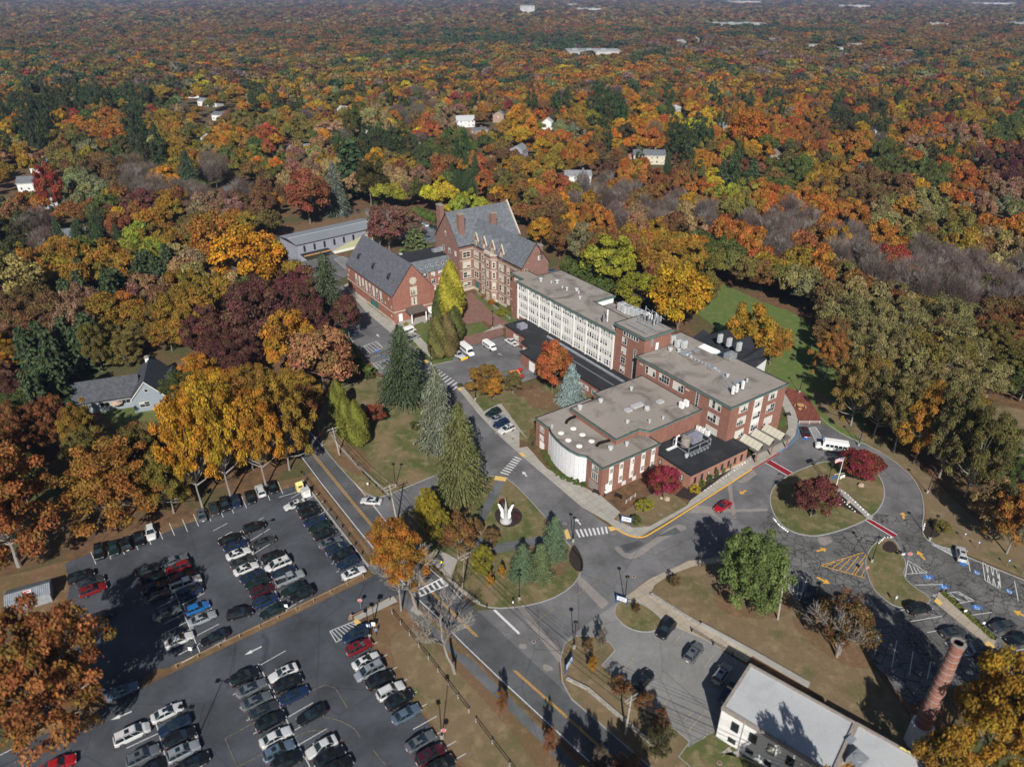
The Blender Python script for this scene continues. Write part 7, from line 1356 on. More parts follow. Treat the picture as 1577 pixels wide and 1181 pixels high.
def car(t, x, y, ang, color, label, group=None, name='parked_car', zref=.65):
    body, g, wh, rim, hl, tl, pl, p, r = car_meshes(t); w = P(x, y, zref)
    e = empty(name, (w.x, w.y, .03), label, {'suv': 'suv', 'sedan': 'car', 'hatch': 'car', 'minivan': 'minivan', 'pickup': 'pickup truck'}[t], ang, group)
    c = CCOL[color]; k = rnd.uniform(.9, 1.1); o = link('body', body, e); o.color = (c[0] * k, c[1] * k, c[2] * k, 1)
    for nm, m in g.items():
        if nm == 'sunroof' and rnd.random() < .35: continue
        link(nm.strip(), m, e)
    wx = p['L'] / 2 * .62
    for sx in (-1, 1):
        for sy in (-1, 1):
            q = link('wheel', wh, e, (sx * wx, sy * (p['W'] - .10), r)); link('rim', rim, q)
            link('headlight' if sx > 0 else 'taillight', hl if sx > 0 else tl, e, (sx * (p['L'] / 2 - (.13 if sx > 0 else .06)), sy * p['W'] * (.66 if sx > 0 else .78), (p['nose'] - .06) if sx > 0 else p['deck'] - .20))
    link('number_plate', pl, e, (-p['L'] / 2 - .02, 0, .55)); return e
def apx(x, y, dx, dy):
    a, b = P(x, y), P(x + dx, y + dy); return math.atan2(b.y - a.y, b.x - a.x)
TW = {'suv': 'suv', 'sedan': 'sedan', 'hatch': 'hatchback', 'minivan': 'minivan', 'pickup': 'pickup truck'}
def row(name, frm, ang, items, group):
    n = len(items)
    for i, (x, y, c, t, *f) in enumerate(items):
        a = ang + (math.pi if (f and f[0]) else 0) + rnd.uniform(-.02, .02)
        car(t, x, y, a, c, '%s %s, %s from the %s of %s' % (CWORD.get(c, c), TW[t], ORD[i], frm, name), group)
E1 = R(34.5)
row('the upper lot road fence row', 'top', E1, [(453.7, 777, 'white', 'sedan', 1), (472.7, 780, 'black', 'suv'), (478.3, 789.8, 'black', 'suv'), (485, 801.8, 'navy', 'sedan'), (492.3, 811, 'darkgreen', 'sedan', 1), (500.1, 822.3, 'black', 'suv'), (508.8, 834.8, 'grey', 'sedan'), (518.9, 844.4, 'darkblue', 'suv'), (527.8, 854.6, 'black', 'suv', 1), (536.2, 866.5, 'darkblue', 'suv', 1), (545.1, 881.8, 'white', 'sedan')], 'cars along the road fence')
EB = R(-61)
row('the row facing the golden trees', 'left', EB, [(152.4, 850, 'black', 'suv'), (174.4, 843.8, 'darkgreen', 'sedan'), (195, 836.4, 'black', 'suv', 1), (214, 829.6, 'black', 'sedan'), (232.3, 820.3, 'white', 'suv'), (310.2, 792.4, 'grey', 'sedan', 1), (329.2, 783.5, 'darkgrey', 'sedan'), (346.2, 777, 'black', 'suv'), (362.7, 771.6, 'darkblue', 'sedan'), (385.1, 765.7, 'black', 'sedan'), (401.1, 755.6, 'white', 'suv', 1), (419.4, 750, 'black', 'sedan')], 'cars facing the golden trees')
row('the row shaded by the oak', 'top', E1, [(125, 887.5, 'black', 'suv'), (140, 896, 'darkgrey', 'sedan'), (143.8, 908, 'red', 'suv'), (150, 951, 'black', 'sedan')], 'cars in the shade of the oak')
row('the shaded left column, upper lot', 'top', E1, [(228.6, 876.3, 'darkgrey', 'sedan'), (236, 890.5, 'black', 'suv'), (240, 904.3, 'black', 'suv'), (243, 917, 'darkgrey', 'sedan'), (257, 943.5, 'grey', 'sedan'), (276.5, 985, 'white', 'sedan')], 'cars in the left double row')
row('the second column, upper lot', 'top', E1, [(269.7, 862.5, 'grey', 'sedan'), (274.5, 874.5, 'red', 'suv', 1), (282, 886.4, 'maroon', 'sedan'), (286.5, 898.7, 'white', 'pickup'), (293.2, 911.8, 'navy', 'suv'), (304.4, 936, 'blue', 'hatch'), (311.9, 952.1, 'silver', 'sedan'), (330.5, 980.9, 'black', 'sedan', 1)], 'cars in the left double row')
car('suv', 369.5, 944.5, apx(370, 945, 20, -5), 'black', 'black suv driving between the two double rows of the upper car park', None, 'moving_car')
row('the third column, upper lot', 'top', E1, [(354.6, 829.2, 'black', 'sedan'), (363, 839.4, 'navy', 'sedan'), (367.3, 852.1, 'white', 'sedan'), (373.7, 864.8, 'darkgrey', 'sedan'), (379.2, 875.4, 'white', 'sedan'), (388.9, 886.3, 'darkblue', 'sedan'), (396.5, 896.5, 'darkgreen', 'suv', 1), (404.6, 909.2, 'maroon', 'suv'), (409.2, 926, 'navy', 'suv'), (419.9, 940.4, 'darkgreen', 'sedan', 1)], 'cars in the middle double row')
row('the fourth column, upper lot', 'top', E1, [(391.9, 811.9, 'black', 'suv'), (406.7, 834.3, 'darkgrey', 'sedan'), (421.4, 857.7, 'black', 'suv'), (428.3, 869.8, 'white', 'minivan', 1), (437.1, 880.5, 'darkblue', 'sedan'), (446, 890.7, 'silver', 'pickup'), (451.6, 906.7, 'darkgreen', 'sedan', 1), (465.6, 915.6, 'black', 'suv', 1)], 'cars in the middle double row')
row('the third column, lower lot', 'top', E1, [(377.4, 1042, 'black', 'suv'), (387.5, 1059.3, 'grey', 'sedan'), (395.1, 1078.8, 'grey', 'sedan'), (407, 1093.3, 'darkgrey', 'sedan'), (417.2, 1110.5, 'black', 'suv'), (424.8, 1134.6, 'white', 'sedan'), (430, 1156.2, 'bluegrey', 'suv'), (442.6, 1172, 'black', 'suv')], 'cars in the lower middle double row')
row('the fourth column, lower lot', 'top', E1, [(436.2, 1035.7, 'white', 'sedan', 1), (444, 1052.2, 'black', 'suv'), (453.5, 1070.5, 'navy', 'sedan'), (480, 1100.4, 'black', 'sedan', 1), (495.3, 1149.8, 'white', 'sedan', 1), (508, 1166, 'black', 'suv'), (520, 1182, 'black', 'suv')], 'cars in the lower middle double row')
row('the lower lot leafy bank row', 'top', E1, [(547.3, 977.4, 'darkblue', 'suv', 1), (553.6, 996.4, 'red', 'suv'), (563.8, 1017.2, 'white', 'sedan'), (569.4, 1033.2, 'silver', 'minivan', 1), (585.3, 1047.1, 'black', 'suv'), (601.8, 1063.6, 'white', 'suv'), (615, 1077.6, 'black', 'suv'), (625.9, 1099.1, 'bluegrey', 'sedan'), (648, 1141, 'grey', 'sedan'), (663.2, 1162.5, 'maroon', 'suv'), (678, 1180, 'black', 'suv')], 'cars along the leafy bank')
row('the second column, lower lot', 'top', E1, [(257.7, 1096.7, 'white', 'sedan'), (268.9, 1117.2, 'darkblue', 'sedan', 1), (278, 1135.9, 'black', 'suv'), (283, 1157, 'silver', 'suv'), (297, 1175.1, 'black', 'sedan')], 'cars in the lower left double row')
row('the leftmost column, lower lot', 'top', E1, [(203.5, 1130.3, 'white', 'minivan'), (221, 1164, 'grey', 'suv'), (233, 1184, 'black', 'sedan')], 'cars in the lower left double row')
car('sedan', 89.6, 1177, apx(90, 1175, 20, -8), 'brightred', 'red sedan cut by the bottom edge at the lower left', None, 'moving_car'); car('sedan', 189, 1064, E1, 'bluegrey', 'blue grey sedan peeping out below the huge oak')
sm = apx(1040, 985, 14, -17)
for x, y, c, t, f, l in ((1026.1, 969, 'black', 'suv', 1, 'black suv beside the small kerbed island'), (1068.7, 1004.7, 'grey', 'suv', 0, 'grey estate car alone in the middle of the small car park'), (1111.6, 1037.2, 'silver', 'suv', 0, 'silver suv half in the white building shadow'), (991.1, 1047.6, 'black', 'suv', 0, 'black suv near the pole side of the small car park'), (1123, 1066, 'navy', 'sedan', 0, 'dark blue car hidden in the shade against the white building')): car(t, x, y, sm + (math.pi if f else 0), c, l, 'cars in the small pale car park')
rl = apx(1280, 940, 5, -30)
for x, y, c, t, l in ((1247.1, 917.3, 'black', 'suv', 'black suv next to the white hatching, leftmost of three'), (1270.9, 927.1, 'black', 'sedan', 'black sedan between the black suv and the silver car'), (1294.2, 943.9, 'silver', 'sedan', 'silver car under the brown tree branches, rightmost of three'), (1341, 972, 'darkgreen', 'sedan', 'dark car half hidden behind the brown tree')): car(t, x, y, rl + math.pi, c, l, 'cars in the right hand car park')
rr = apx(1415, 937, 30, -6)
for x, y, c, t, l in ((1415.3, 936.9, 'black', 'suv', 'black suv just below the kerbed island in the right car park'), (1468.5, 973.3, 'darkgrey', 'sedan', 'dark grey sedan above the chimney top'), (1520.4, 1008.4, 'black', 'sedan', 'black car right of the chimney top'), (1553, 1027, 'white', 'sedan', 'white sedan beside the golden oak at the right edge'), (1544.2, 963.5, 'darkgrey', 'sedan', 'dark grey sedan at the right edge, upper of two'), (1570, 985, 'black', 'sedan', 'black sedan at the right edge, lower of two')): car(t, x, y, rr + (math.pi if x > 1500 else 0), c, l, 'cars in the right hand car park')
car('suv', 1480.5, 853, apx(1481, 854, -3, -20), 'white', 'white suv alone at the kerb of the accessible bays'); car('sedan', 1113, 779.5, apx(1114, 780, 20, -12) + math.pi, 'brightred', 'red sedan driving past the maroon trees', None, 'moving_car', .6)
car('sedan', 1240.6, 665.8, apx(1240, 666, 6, 16), 'maroon', 'maroon car parked at the brick patio'); car('sedan', 571.5, 771.5, apx(571, 772, -40, -3), 'white', 'white sedan turning out of the side road', None, 'moving_car')
row('the parked row beside the upper drive', 'top', apx(535, 508, 20, -8), [(525.7, 498, 'silver', 'suv'), (530.8, 503.4, 'white', 'sedan'), (535.9, 509, 'black', 'sedan'), (543, 513.5, 'darkblue', 'sedan'), (549.6, 517.6, 'darkgrey', 'sedan')], 'cars beside the upper drive')
row('the four left of the auditorium', 'top', apx(770, 648, 20, -8), [(759.5, 635.5, 'darkgreen', 'suv', 1), (766.6, 643.6, 'silver', 'sedan'), (771.7, 652.4, 'navy', 'suv', 1), (780, 661.5, 'white', 'suv', 1)], 'four cars left of the auditorium')
car('suv', 645.6, 619.2, apx(645, 619, 20, -7), 'black', 'black suv half hidden below the large dark spruce'); car('suv', 616, 514, apx(620, 513, 20, -8), 'white', 'white car behind the top of the dark spruce'); car('sedan', 637, 519, apx(620, 513, 20, -8), 'silver', 'silver car behind the white van at the spruce top')
car('sedan', 469.1, 445.3, apx(469, 445, 20, -4), 'white', 'white car at the edge of the upper drive by the gold tree'); car('sedan', 463, 439.4, apx(469, 445, 20, -4), 'darkgrey', 'dark car beyond the white one at the upper drive'); car('suv', 491, 415.8, apx(469, 445, 20, -6), 'black', 'black car in front of the grey hall door')
for i, (x, y, c) in enumerate(((649, 343, 'silver'), (657, 346.3, 'white'), (664, 348.5, 'black'), (670.8, 351, 'darkblue'), (660, 366, 'bluegrey'), (625, 365, 'navy'), (603, 352, 'white'), (610, 348, 'silver'), (540, 327, 'black'), (533, 332, 'darkblue'), (551, 325, 'darkgrey'))): car('sedan', x, y, apx(x, y, 3, 8), c, '%s car in the rear car park behind the halls, %s from the left' % (CWORD.get(c, c), ordw(sorted([649, 657, 664, 670.8, 660, 625, 603, 610, 540, 533, 551]).index(x))), 'cars in the rear car park')
car('suv', 850, 418, apx(850, 418, 20, -2), 'bluegrey', 'blue grey car behind the left end of the white wing')
# ---- buses, vans, trucks
def coach(name, label, cat, x, y, ang, L, W, Hh, nose, stripe=None, zref=1.2, win=5, nosez=1.35):
    w = P(x, y, zref); e = empty(name, (w.x, w.y, .03), label, cat, ang); l = L / 2; mb = MB()
    pr = [(-l, .45), (l - nose - .1, .45), (l - nose - .1, Hh), (-l + .05, Hh)]
    loft_body(mb, [(-l, W * .96, .42, Hh - .12), (-l + .1, W, .38, Hh), (0, W, .38, Hh + .03), (l - nose - .35, W, .38, Hh), (l - nose, W * .93, .38, Hh - .45)], 'white_paint'); mb.build('body', e)
    mb = MB(); loft_body(mb, [(l - nose - .3, W * .92, .38, nosez + .1), (l - .4, W * .88, .4, nosez - .1), (l, W * .78, .45, nosez - .4)], 'white_paint'); mb.build('bonnet', e)
    mb = MB(); mb.add([(l - nose + .35, -W * .8, nosez), (l - nose + .35, W * .8, nosez), (l - nose - .08, W * .78, Hh - .35), (l - nose - .08, -W * .78, Hh - .35)], [(0, 1, 2, 3)], 'car_glass'); mb.add([(l - nose + .33, -W * .82, nosez - .02), (l - nose + .33, W * .82, nosez - .02), (l - nose - .2, W * .80, Hh - .3), (l - nose - .2, -W * .80, Hh - .3), (l - nose - .4, -W * .80, nosez - .02), (l - nose - .4, W * .8, nosez - .02)], [(0, 3, 4), (1, 5, 2)], 'car_glass'); mb.build('windshield', e)
    for s in (-1, 1):
        for k in range(win):
            x0 = -l + .5 + k * (L - nose - 1.0) / win; mb = MB(); mb.bx(x0, x0 + (L - nose - 1.0) / win - .15, s * (W + .0), s * (W + .03), Hh * .52, Hh * .78, 'car_glass'); mb.build('side_window', e)
        if stripe: mb = MB(); mb.bx(-l + .1, l - nose - .4, s * (W + .0), s * (W + .02), Hh * .42, Hh * .46, stripe); mb.build('side_stripe', e)
        for xx in (-l * .55, l * .66):
            mb = MB(); mb.tube([(0, -.13, 0), (0, .13, 0)], .42, 'rubber', 14); q = mb.build('wheel', e, (xx, s * (W - .12), .42)); mb = MB(); mb.tube([(0, -.145, 0), (0, .145, 0)], .24, 'chrome', 10); mb.build('rim', q)
        mb = MB(); mb.box((0, 0, 0), (.1, .3, .18), 'head_lamp'); mb.build('headlight', e, (l - .04, s * W * .6, nosez - .55)); mb = MB(); mb.box((0, 0, 0), (.06, .25, .3), 'tail_lamp'); mb.build('taillight', e, (-l - .01, s * W * .8, 1.1))
    return e
coach('minibus', 'white minibus with dark side windows behind the flagpole tree', 'bus', 1281, 686, apx(1281, 688, -20, -3), 7.4, 1.12, 2.75, 1.5, 'green_metal', 1.3, 5)
coach('shuttle_bus', 'white shuttle bus parked beside the arborvitae', 'bus', 719, 538, apx(716, 540, 10, 8), 6.8, 1.1, 2.7, 1.3, None, 1.3, 5); coach('passenger_van', 'white passenger van alone in the parking court', 'van', 754, 532, apx(753, 533, 12, 8), 5.8, 1.0, 2.1, .9, None, 1.0, 4, 1.2); coach('delivery_van', 'white van half hidden behind the dark spruce top', 'van', 629, 509, apx(620, 513, 20, -8), 5.6, 1.0, 2.4, .9, None, 1.1, 2, 1.2)
car('pickup', 788, 527.5, apx(788, 528, -14, -8), 'white', 'white pickup truck against the low brick link'); t = car('pickup', 704.5, 546.5, apx(705, 548, 10, 5), 'white', 'white pickup truck with an orange snow plough beside the shuttle bus', None, 'plough_truck')
mb = MB(); mb.box((3.35, 0, .55), (.18, 2.5, .7), 'signal_yellow'); mb.box((3.46, 0, .25), (.06, 2.5, .2), 'orange_paint'); mb.box((3.0, 0, .5), (.6, .3, .2), 'dark_trim'); mb.build('snow_plough', t)
# ================================================================ STREET FURNITURE AND OTHER THINGS
def lamp(bx, by, label, ty=None, heads=1, kind='round'):
    p = P(bx, by); e = empty('street_lamp', (p.x, p.y, 0), label, 'street lamp', rnd.uniform(0, 6), 'lamps along the campus roads'); h = 7.6 if kind == 'box' else 6.3
    mb = MB(); mb.lathe([(.26, 0), (.26, .75), (.2, .8)], 'concrete_plain', n=10); mb.build('base', e)
    mb = MB(); mb.tube([(0, 0, .75), (0, 0, 1.6), (0, 0, h)], [.12, .085, .06], 'black_metal', 8); mb.build('pole', e)
    if kind == 'box':
        for s in ([-1, 1] if heads == 2 else [1]): mb = MB(); mb.bx(s * .1, s * .5, -.05, .05, h - .15, h - .05, 'black_metal'); mb.bx(s * .45, s * 1.15, -.3, .3, h - .18, h + .02, 'black_metal'); mb.build('lamp_head', e)
    else: mb = MB(); mb.lathe([(.05, -.25), (.14, -.15), (.38, .05), (.40, .12), (.22, .3), (.03, .42)], 'black_metal', (0, 0, h), 12); mb.build('lamp_head', e)
    return e
for x, y, l in ((745.3, 744.8, 'black lamp by the near olive spruce'), (738.8, 821.8, 'black lamp among the brown bushes of the sculpture lawn'), (882.6, 834.4, 'black lamp at the mulch bed beside the crosswalk'), (799.6, 924, 'black lamp at the lower kerb of the sculpture lawn'), (962, 927, 'black lamp behind the blue sign of the small island'), (884.2, 997.9, 'black lamp on the lower island'),
        (1427.8, 758.8, 'black lamp outside the loop road curve'), (1430.9, 831.7, 'black lamp on the mulch bed right of the loop'), (1342, 865.5, 'black lamp on the left side of the pointed island'), (1321.9, 686.4, 'black lamp behind the minibus'), (1272.7, 749.5, 'black lamp between the two maroon trees'), (664.6, 517.6, 'black lamp on the lawn before the hall porch'),
        (664, 561.3, 'black lamp at the court entrance'), (732, 616.2, 'black lamp before the golden shrub'), (758.5, 506.4, 'black lamp on the brick plaza'), (1230.8, 604.9, 'black lamp on the hill lawn'), (609.3, 749.9, 'black lamp at the mouth of the side road')): lamp(x, y, l)
for x, y, n, l in ((390, 853, 1, 'tall black lamp in the middle double row of the upper car park'), (680.6, 1137, 1, 'tall black lamp at the leafy edge of the lower car park'), (569.8, 981.5, 1, 'tall black lamp by the hatched corner of the lower car park'), (304, 1137, 2, 'twin headed lamp in the left double row of the lower car park'), (1251.3, 941, 1, 'tall black lamp between parked cars of the right car park')): lamp(x, y, l, None, n, 'box')
def pole(bx, by, tx, ty, label, arm=True, mat='wood_grey', lean=True):
    p = P(bx, by); h = htop(bx, by, ty); q = P(tx, ty, h); e = empty('utility_pole', (p.x, p.y, 0), label, 'utility pole', 0, 'poles of the overhead line'); d = Vector((q.x - p.x, 0, h)); d.x = max(-.8, min(.8, d.x))
    mb = MB(); mb.tube([(0, 0, 0), tuple(d)], [.19, .12], mat, 9); mb.build('mast', e)
    if arm:
        for dz in (0.4, 1.2): mb = MB(); mb.box((d.x * .97, 0, h - dz), (2.6 if dz < 1 else 1.8, .12, .14), 'wood_grey', R(35)); [mb.lathe([(.05, 0), (.07, .1), (.04, .25)], 'grey_metal', (d.x * .97 + k * math.cos(R(35)), k * math.sin(R(35)), h - dz + .07), 6) for k in (-.8, 0, .8)]; mb.build('cross_arm', e)
    return Vector((p.x + d.x, p.y, h))
tops = [Vector((-63, 205, 11)), pole(523, 700.8, 512, 658, 'pale utility pole beside the olive arborvitae'), pole(611.9, 806.6, 593, 746, 'pale leaning utility pole with crossarms at the side road'), pole(711.6, 910.4, 716, 852, 'dark utility pole at the zebra crossing', mat='wood_pole'), pole(963, 1130, 972.8, 1071, 'pale utility pole beside the small car park'), Vector((75, 40, 11))]
pole(1197.7, 953.7, 1208, 886, 'slim pale pole leaning beside the big green pine', False)
for k in range(len(tops) - 1):
    a, b = tops[k], tops[k + 1]
    for j, (off, dz) in enumerate(((-.8, -.1), (0, -.1), (.8, -.1), (.3, -1.8), (-.2, -2.4))):
        o = Vector((math.cos(R(35)) * off, math.sin(R(35)) * off, dz)); mb = MB(); pts = [a.lerp(b, t / 10) + o - Vector((0, 0, 1.6 * 4 * (t / 10) * (1 - t / 10) * (.6 + .1 * j))) for t in range(11)]; mb.tube(pts, .028 if j < 3 else .045, 'black_metal', 4, False)
        tag(mb.build('overhead_wire'), '%s wire of overhead line span %s from the upper left' % (['outer left', 'middle', 'outer right', 'thick upper', 'thick lower'][j], ['one', 'two', 'three', 'four', 'five'][k]), 'wire', 'overhead wires')
def fence(pts, label, h=.9, step=3.0, rails=1, mat='wood_rail', pmat=None, rr=.07, name='fence'):
    pl = [P(*p) for p in pts]; e = empty(name, tuple(pl[0]), label, 'fence'); o = pl[0]; rel = [q - o for q in pl]; n = 0
    for i in range(len(rel) - 1):
        a, b = rel[i], rel[i + 1]; L_ = (b - a).length; m = max(1, int(L_ / step))
        for k in range(m + (1 if i == len(rel) - 2 else 0)):
            q = a.lerp(b, k / m); mb = MB(); mb.box((q.x, q.y, h / 2), (.16, .16, h), pmat or mat, math.atan2(b.y - a.y, b.x - a.x)); mb.build('post', e); n += 1
        for r_ in range(rails): mb = MB(); z = h - .12 - r_ * .38; mb.tube([(a.x, a.y, z), (b.x, b.y, z)], rr, mat, 5); mb.build('rail', e)
    return e
fence([(272, 1028), (400, 967), (560, 889)], 'low timber guard rail between the upper and lower car parks'); fence([(37, 1141), (90, 1117)], 'short timber guard rail under the oak, left piece'); fence([(106, 1108), (129, 1098)], 'short timber guard rail under the oak, right piece')
fence([(538, 955), (575, 937), (600, 925)], 'timber guard rail beside the concrete path at the entrance'); fence([(464, 729), (500, 775), (569, 868)], 'dark rail fence between upper car park and footpath', mat='black_metal', rr=.05)
fence([(604, 945), (660, 1015), (722, 1097)], 'dark rail fence on the leafy bank, upper stretch', mat='black_metal', pmat='wood_grey', rr=.06); fence([(733, 1112), (785, 1180), (830, 1240)], 'dark rail fence on the leafy bank, lower stretch', mat='black_metal', pmat='wood_grey', rr=.06)
fence([(1065, 973), (1098, 993), (1128, 1010)], 'black handrail beside the small car park path', 1.0, 2.2, 2, 'black_metal', None, .035); fence([(1079, 964), (1160, 1008), (1243, 1056)], 'black handrail along the top of the retaining wall', 1.0, 2.2, 2, 'black_metal', None, .035)
fence([(535, 700), (560, 730), (600, 770)], 'low black iron fence beside the road lawn', .8, 2.5, 2, 'black_metal', None, .03); fence([(1455, 914), (1532, 986)], 'black handrail of the walk in the right car park', 1.0, 2.5, 2, 'black_metal', None, .03)
fence([(638, 845), (680, 885), (750, 935)], 'black iron fence strip beside the zebra crossing', .8, 2.5, 2, 'black_metal', None, .03); fence([(964, 775), (978, 765)], 'pale handrail of the entrance steps', 1.0, 1.5, 2, 'pale_metal', None, .035)
fence([(1230, 653), (1262, 653)], 'grey rail at the edge of the brick patio', 1.0, 2, 2, 'pale_metal', None, .06)
def stonewall(pts, w, h, label, mat='stone'):
    mb = MB(); ribbon(mb, pxpoly(pts), w, h, mat, -.05); return tag(mb.build('stone_wall'), label, 'wall')
stonewall([(1002, 917), (1040, 942), (1079, 965)], .55, .7, 'low dry stone wall between lawn and tan path'); stonewall([(1079, 965), (1160, 1009), (1245, 1058)], .35, 1.1, 'concrete retaining wall with handrail above the small car park', 'concrete_plain')
stonewall([(873, 1046), (905, 1062), (940, 1092), (1008, 1150)], .5, .5, 'low stone wall beside the road below the island'); stonewall([(505, 660), (520, 685), (552, 720), (598, 762)], .4, .5, 'low stone kerb wall at the edge of the west lawn'); stonewall([(636, 838), (670, 868), (705, 905), (738, 930)], .45, .45, 'low stone wall beside the zebra crossing')
stonewall([(735, 452), (760, 472), (785, 492)], .4, .8, 'curved stone wall of the gothic entrance garden', 'cap_grey'); stonewall([(466, 740), (505, 792), (567, 872)], .35, .35, 'rough stone edging of the upper car park')
# sculpture with white wings
p = P(779, 803); e = empty('sculpture', (p.x, p.y, .1), 'sculpture of white feathered wings round a pale spire on a mulch circle', 'sculpture'); e.scale = (.82, .82, .92)
mb = MB(); mb.lathe([(1.55, 0), (1.55, .3), (1.3, .38), (.7, 1.0), (.45, 1.7)], 'far_white', n=20); mb.build('base', e)
mb = MB(); mb.tube([(0, 0, 1.2), (0, 0, 2.8), (.02, 0, 3.6), (0, 0, 6.6)], [.5, .36, .42, .04], 'far_white', 8); mb.tube([(0, 0, 3.2), (0, 0, 3.7)], [.5, .42], 'far_white', 8); mb.build('spire', e)
for s in (-1, 1):
    mb = MB()
    for dy, k, tp in ((-.25, 1.0, 5.2), (.35, .8, 4.3)):
        q = [(.45, .7), (1.35 * k, 1.6), (1.25 * k, 2.9), (2.1 * k, tp), (1.45 * k, tp - .3), (.75 * k, 3.0), (.6 * k, 1.9)]
        if s > 0: q = [(a, b - .2) for a, b in q]
        n = len(q); mb.add([(s * a, dy, b) for a, b in q] + [(s * a * .95, dy + .28, b) for a, b in q], [tuple(range(n)), tuple(range(2 * n - 1, n - 1, -1))] + [(i, (i + 1) % n, n + (i + 1) % n, n + i) for i in range(n)], 'pure_white')
    mb.build('wing', e)
# flagpole
p = P(1284, 762); e = empty('flagpole', (p.x, p.y, .1), 'white flagpole with yard arms and flags on the roundabout island', 'flagpole'); fh = 10.2
mb = MB(); mb.tube([(0, 0, 0), (0, 0, fh)], [.11, .05], 'white_paint', 8); mb.ball((0, 0, fh + .08), .1, 'chrome'); mb.build('mast', e); mb = MB(); mb.tube([(-1.1, 0, 5.6), (1.1, .1, 5.9)], .04, 'white_paint', 6); mb.build('yard_arm', e)
def flag(par, x, z, w, h, kind):
    mb = MB(); n = 8
    for i in range(n):
        x0, x1 = x - w * i / n, x - w * (i + 1) / n; f = lambda t: .12 * math.sin(t * 5); y0, y1 = f(i / n), f((i + 1) / n); d0, d1 = -.35 * (i / n) ** 1.2, -.35 * ((i + 1) / n) ** 1.2
        for s in range(13 if kind == 'us' else 1):
            hh = h / (13 if kind == 'us' else 1); za, zb = z - s * hh, z - (s + 1) * hh
            m = ('flag_red' if s % 2 == 0 else 'pure_white') if kind == 'us' else kind
            if kind == 'us' and s < 7 and i < 3: m = 'flag_blue'
            mb.quad((x0, y0, za + d0), (x1, y1, za + d1), (x1, y1, zb + d1), (x0, y0, zb + d0), m)
    if kind == 'us':
        for a in range(3):
            for b in range(4): mb.box((x - w * (.06 + .11 * a), .09, z - .12 - h * .12 * b), (.05, .16, .05), 'pure_white')
    mb.build('flag', par)
flag(e, -.08, fh - .1, 1.7, 1.05, 'us'); flag(e, -.5, 5.3, 1.0, .8, 'sign_blue'); flag(e, 1.3, 5.5, 1.0, .8, 'pure_white'); mb = MB(); mb.tube([(-1.05, 0, 5.6), (-.25, -.1, .6)], .012, 'wood_tan', 4); mb.tube([(1.05, .1, 5.9), (.25, -.1, .6)], .012, 'wood_tan', 4); mb.build('halyard', e)
# signs
def text(parent, s, size, mat, loc, rot=(math.pi / 2, 0, 0)):
    c = bpy.data.curves.new('txt', 'FONT'); c.body = s; c.size = size; c.align_x = 'CENTER'; c.align_y = 'CENTER'; c.extrude = .008; ob = bpy.data.objects.new('tmp', c); COL.objects.link(ob); dg = bpy.context.evaluated_depsgraph_get(); dg.update(); me = bpy.data.meshes.new_from_object(ob.evaluated_get(dg)); bpy.data.objects.remove(ob); me.materials.clear(); me.materials.append(M[mat])
    o = link('lettering', me, parent, loc); o.rotation_euler = rot; return o
def stop_sign(x, y, rz, label):
    p = P(x, y); e = empty('stop_sign', (p.x, p.y, 0), label, 'sign', rz, 'red signs at the junctions'); mb = MB(); mb.box((0, 0, 1.25), (.07, .05, 2.5), 'grey_metal'); mb.build('post', e); oc = lambda r: [(r * math.cos(R(22.5 + 45 * k)), 2.3 + r * math.sin(R(22.5 + 45 * k))) for k in range(8)]
    mb = MB(); 
    for r, yy, m in ((.42, -.04, 'pure_white'), (.38, -.05, 'red_plastic')): q = oc(r); mb.add([(a, yy, b) for a, b in q] + [(a, yy + .02, b) for a, b in q], [tuple(range(8)), tuple(range(15, 7, -1))] + [(i, (i + 1) % 8, 8 + (i + 1) % 8, 8 + i) for i in range(8)], m)
    b = mb.build('plate', e); text(e, 'STOP', .26, 'pure_white', (0, -.062, 2.3)); return e
for x, y, r, l in ((556, 938, 0, 'red stop sign on the timber rail at the lower car park exit'), (1331, 888, .3, 'red stop sign at the left edge of the pointed island'), (1397, 866, -.3, 'red stop sign right of the pointed island'), (608, 508, .2, 'red stop sign at the hall walk'), (528, 492, .3, 'red sign by the parked row of the upper drive'), (684, 1139, 0, 'round red and white sign at the tall lamp of the lower car park')): stop_sign(x, y, r, l)
def board(x, y, rz, label, w=2.2, h=1.3, face='pure_white', frame='sign_blue'):
    p = P(x, y); e = empty('sign_board', (p.x, p.y, .05), label, 'sign', rz); mb = MB(); mb.box((0, 0, h + .2), (w, .10, h), frame); mb.box((0, -.06, h + .2), (w * .9, .03, h * .82), face); mb.box((0, -.08, h + .35), (w * .6, .015, h * .12), frame); mb.box((0, -.08, h + .05), (w * .72, .015, h * .1), frame); mb.box((0, .06, h + .2), (w * .9, .03, h * .82), face); mb.build('board', e)
    for s in (-1, 1): mb = MB(); mb.box((s * w * .52, 0, (h * 1.8) / 2), (.14, .14, h * 1.8), frame); mb.build('post', e)
board(964, 808, R(-20), 'blue framed white campus sign on the lawn by the steps'); board(957, 930, R(-25), 'blue framed white sign on the small kerbed island', 2.0, 1.1); board(876, 1030, R(60), 'blue and white sign seen edge on at the lower island', 2.4, 1.3)
def post_sign(x, y, label, face='sign_blue', h=2.0, w=.42, hh=.5, rz=0.0):
    p = P(x, y); e = empty('small_sign', (p.x, p.y, 0), label, 'sign', rz, 'small post signs'); mb = MB(); mb.box((0, 0, h / 2), (.06, .04, h), 'grey_metal'); mb.build('post', e); mb = MB(); mb.box((0, -.04, h - hh / 2), (w, .03, hh), face); mb.box((0, -.06, h - hh / 2), (w * .6, .01, hh * .6), 'pure_white'); mb.build('plate', e)
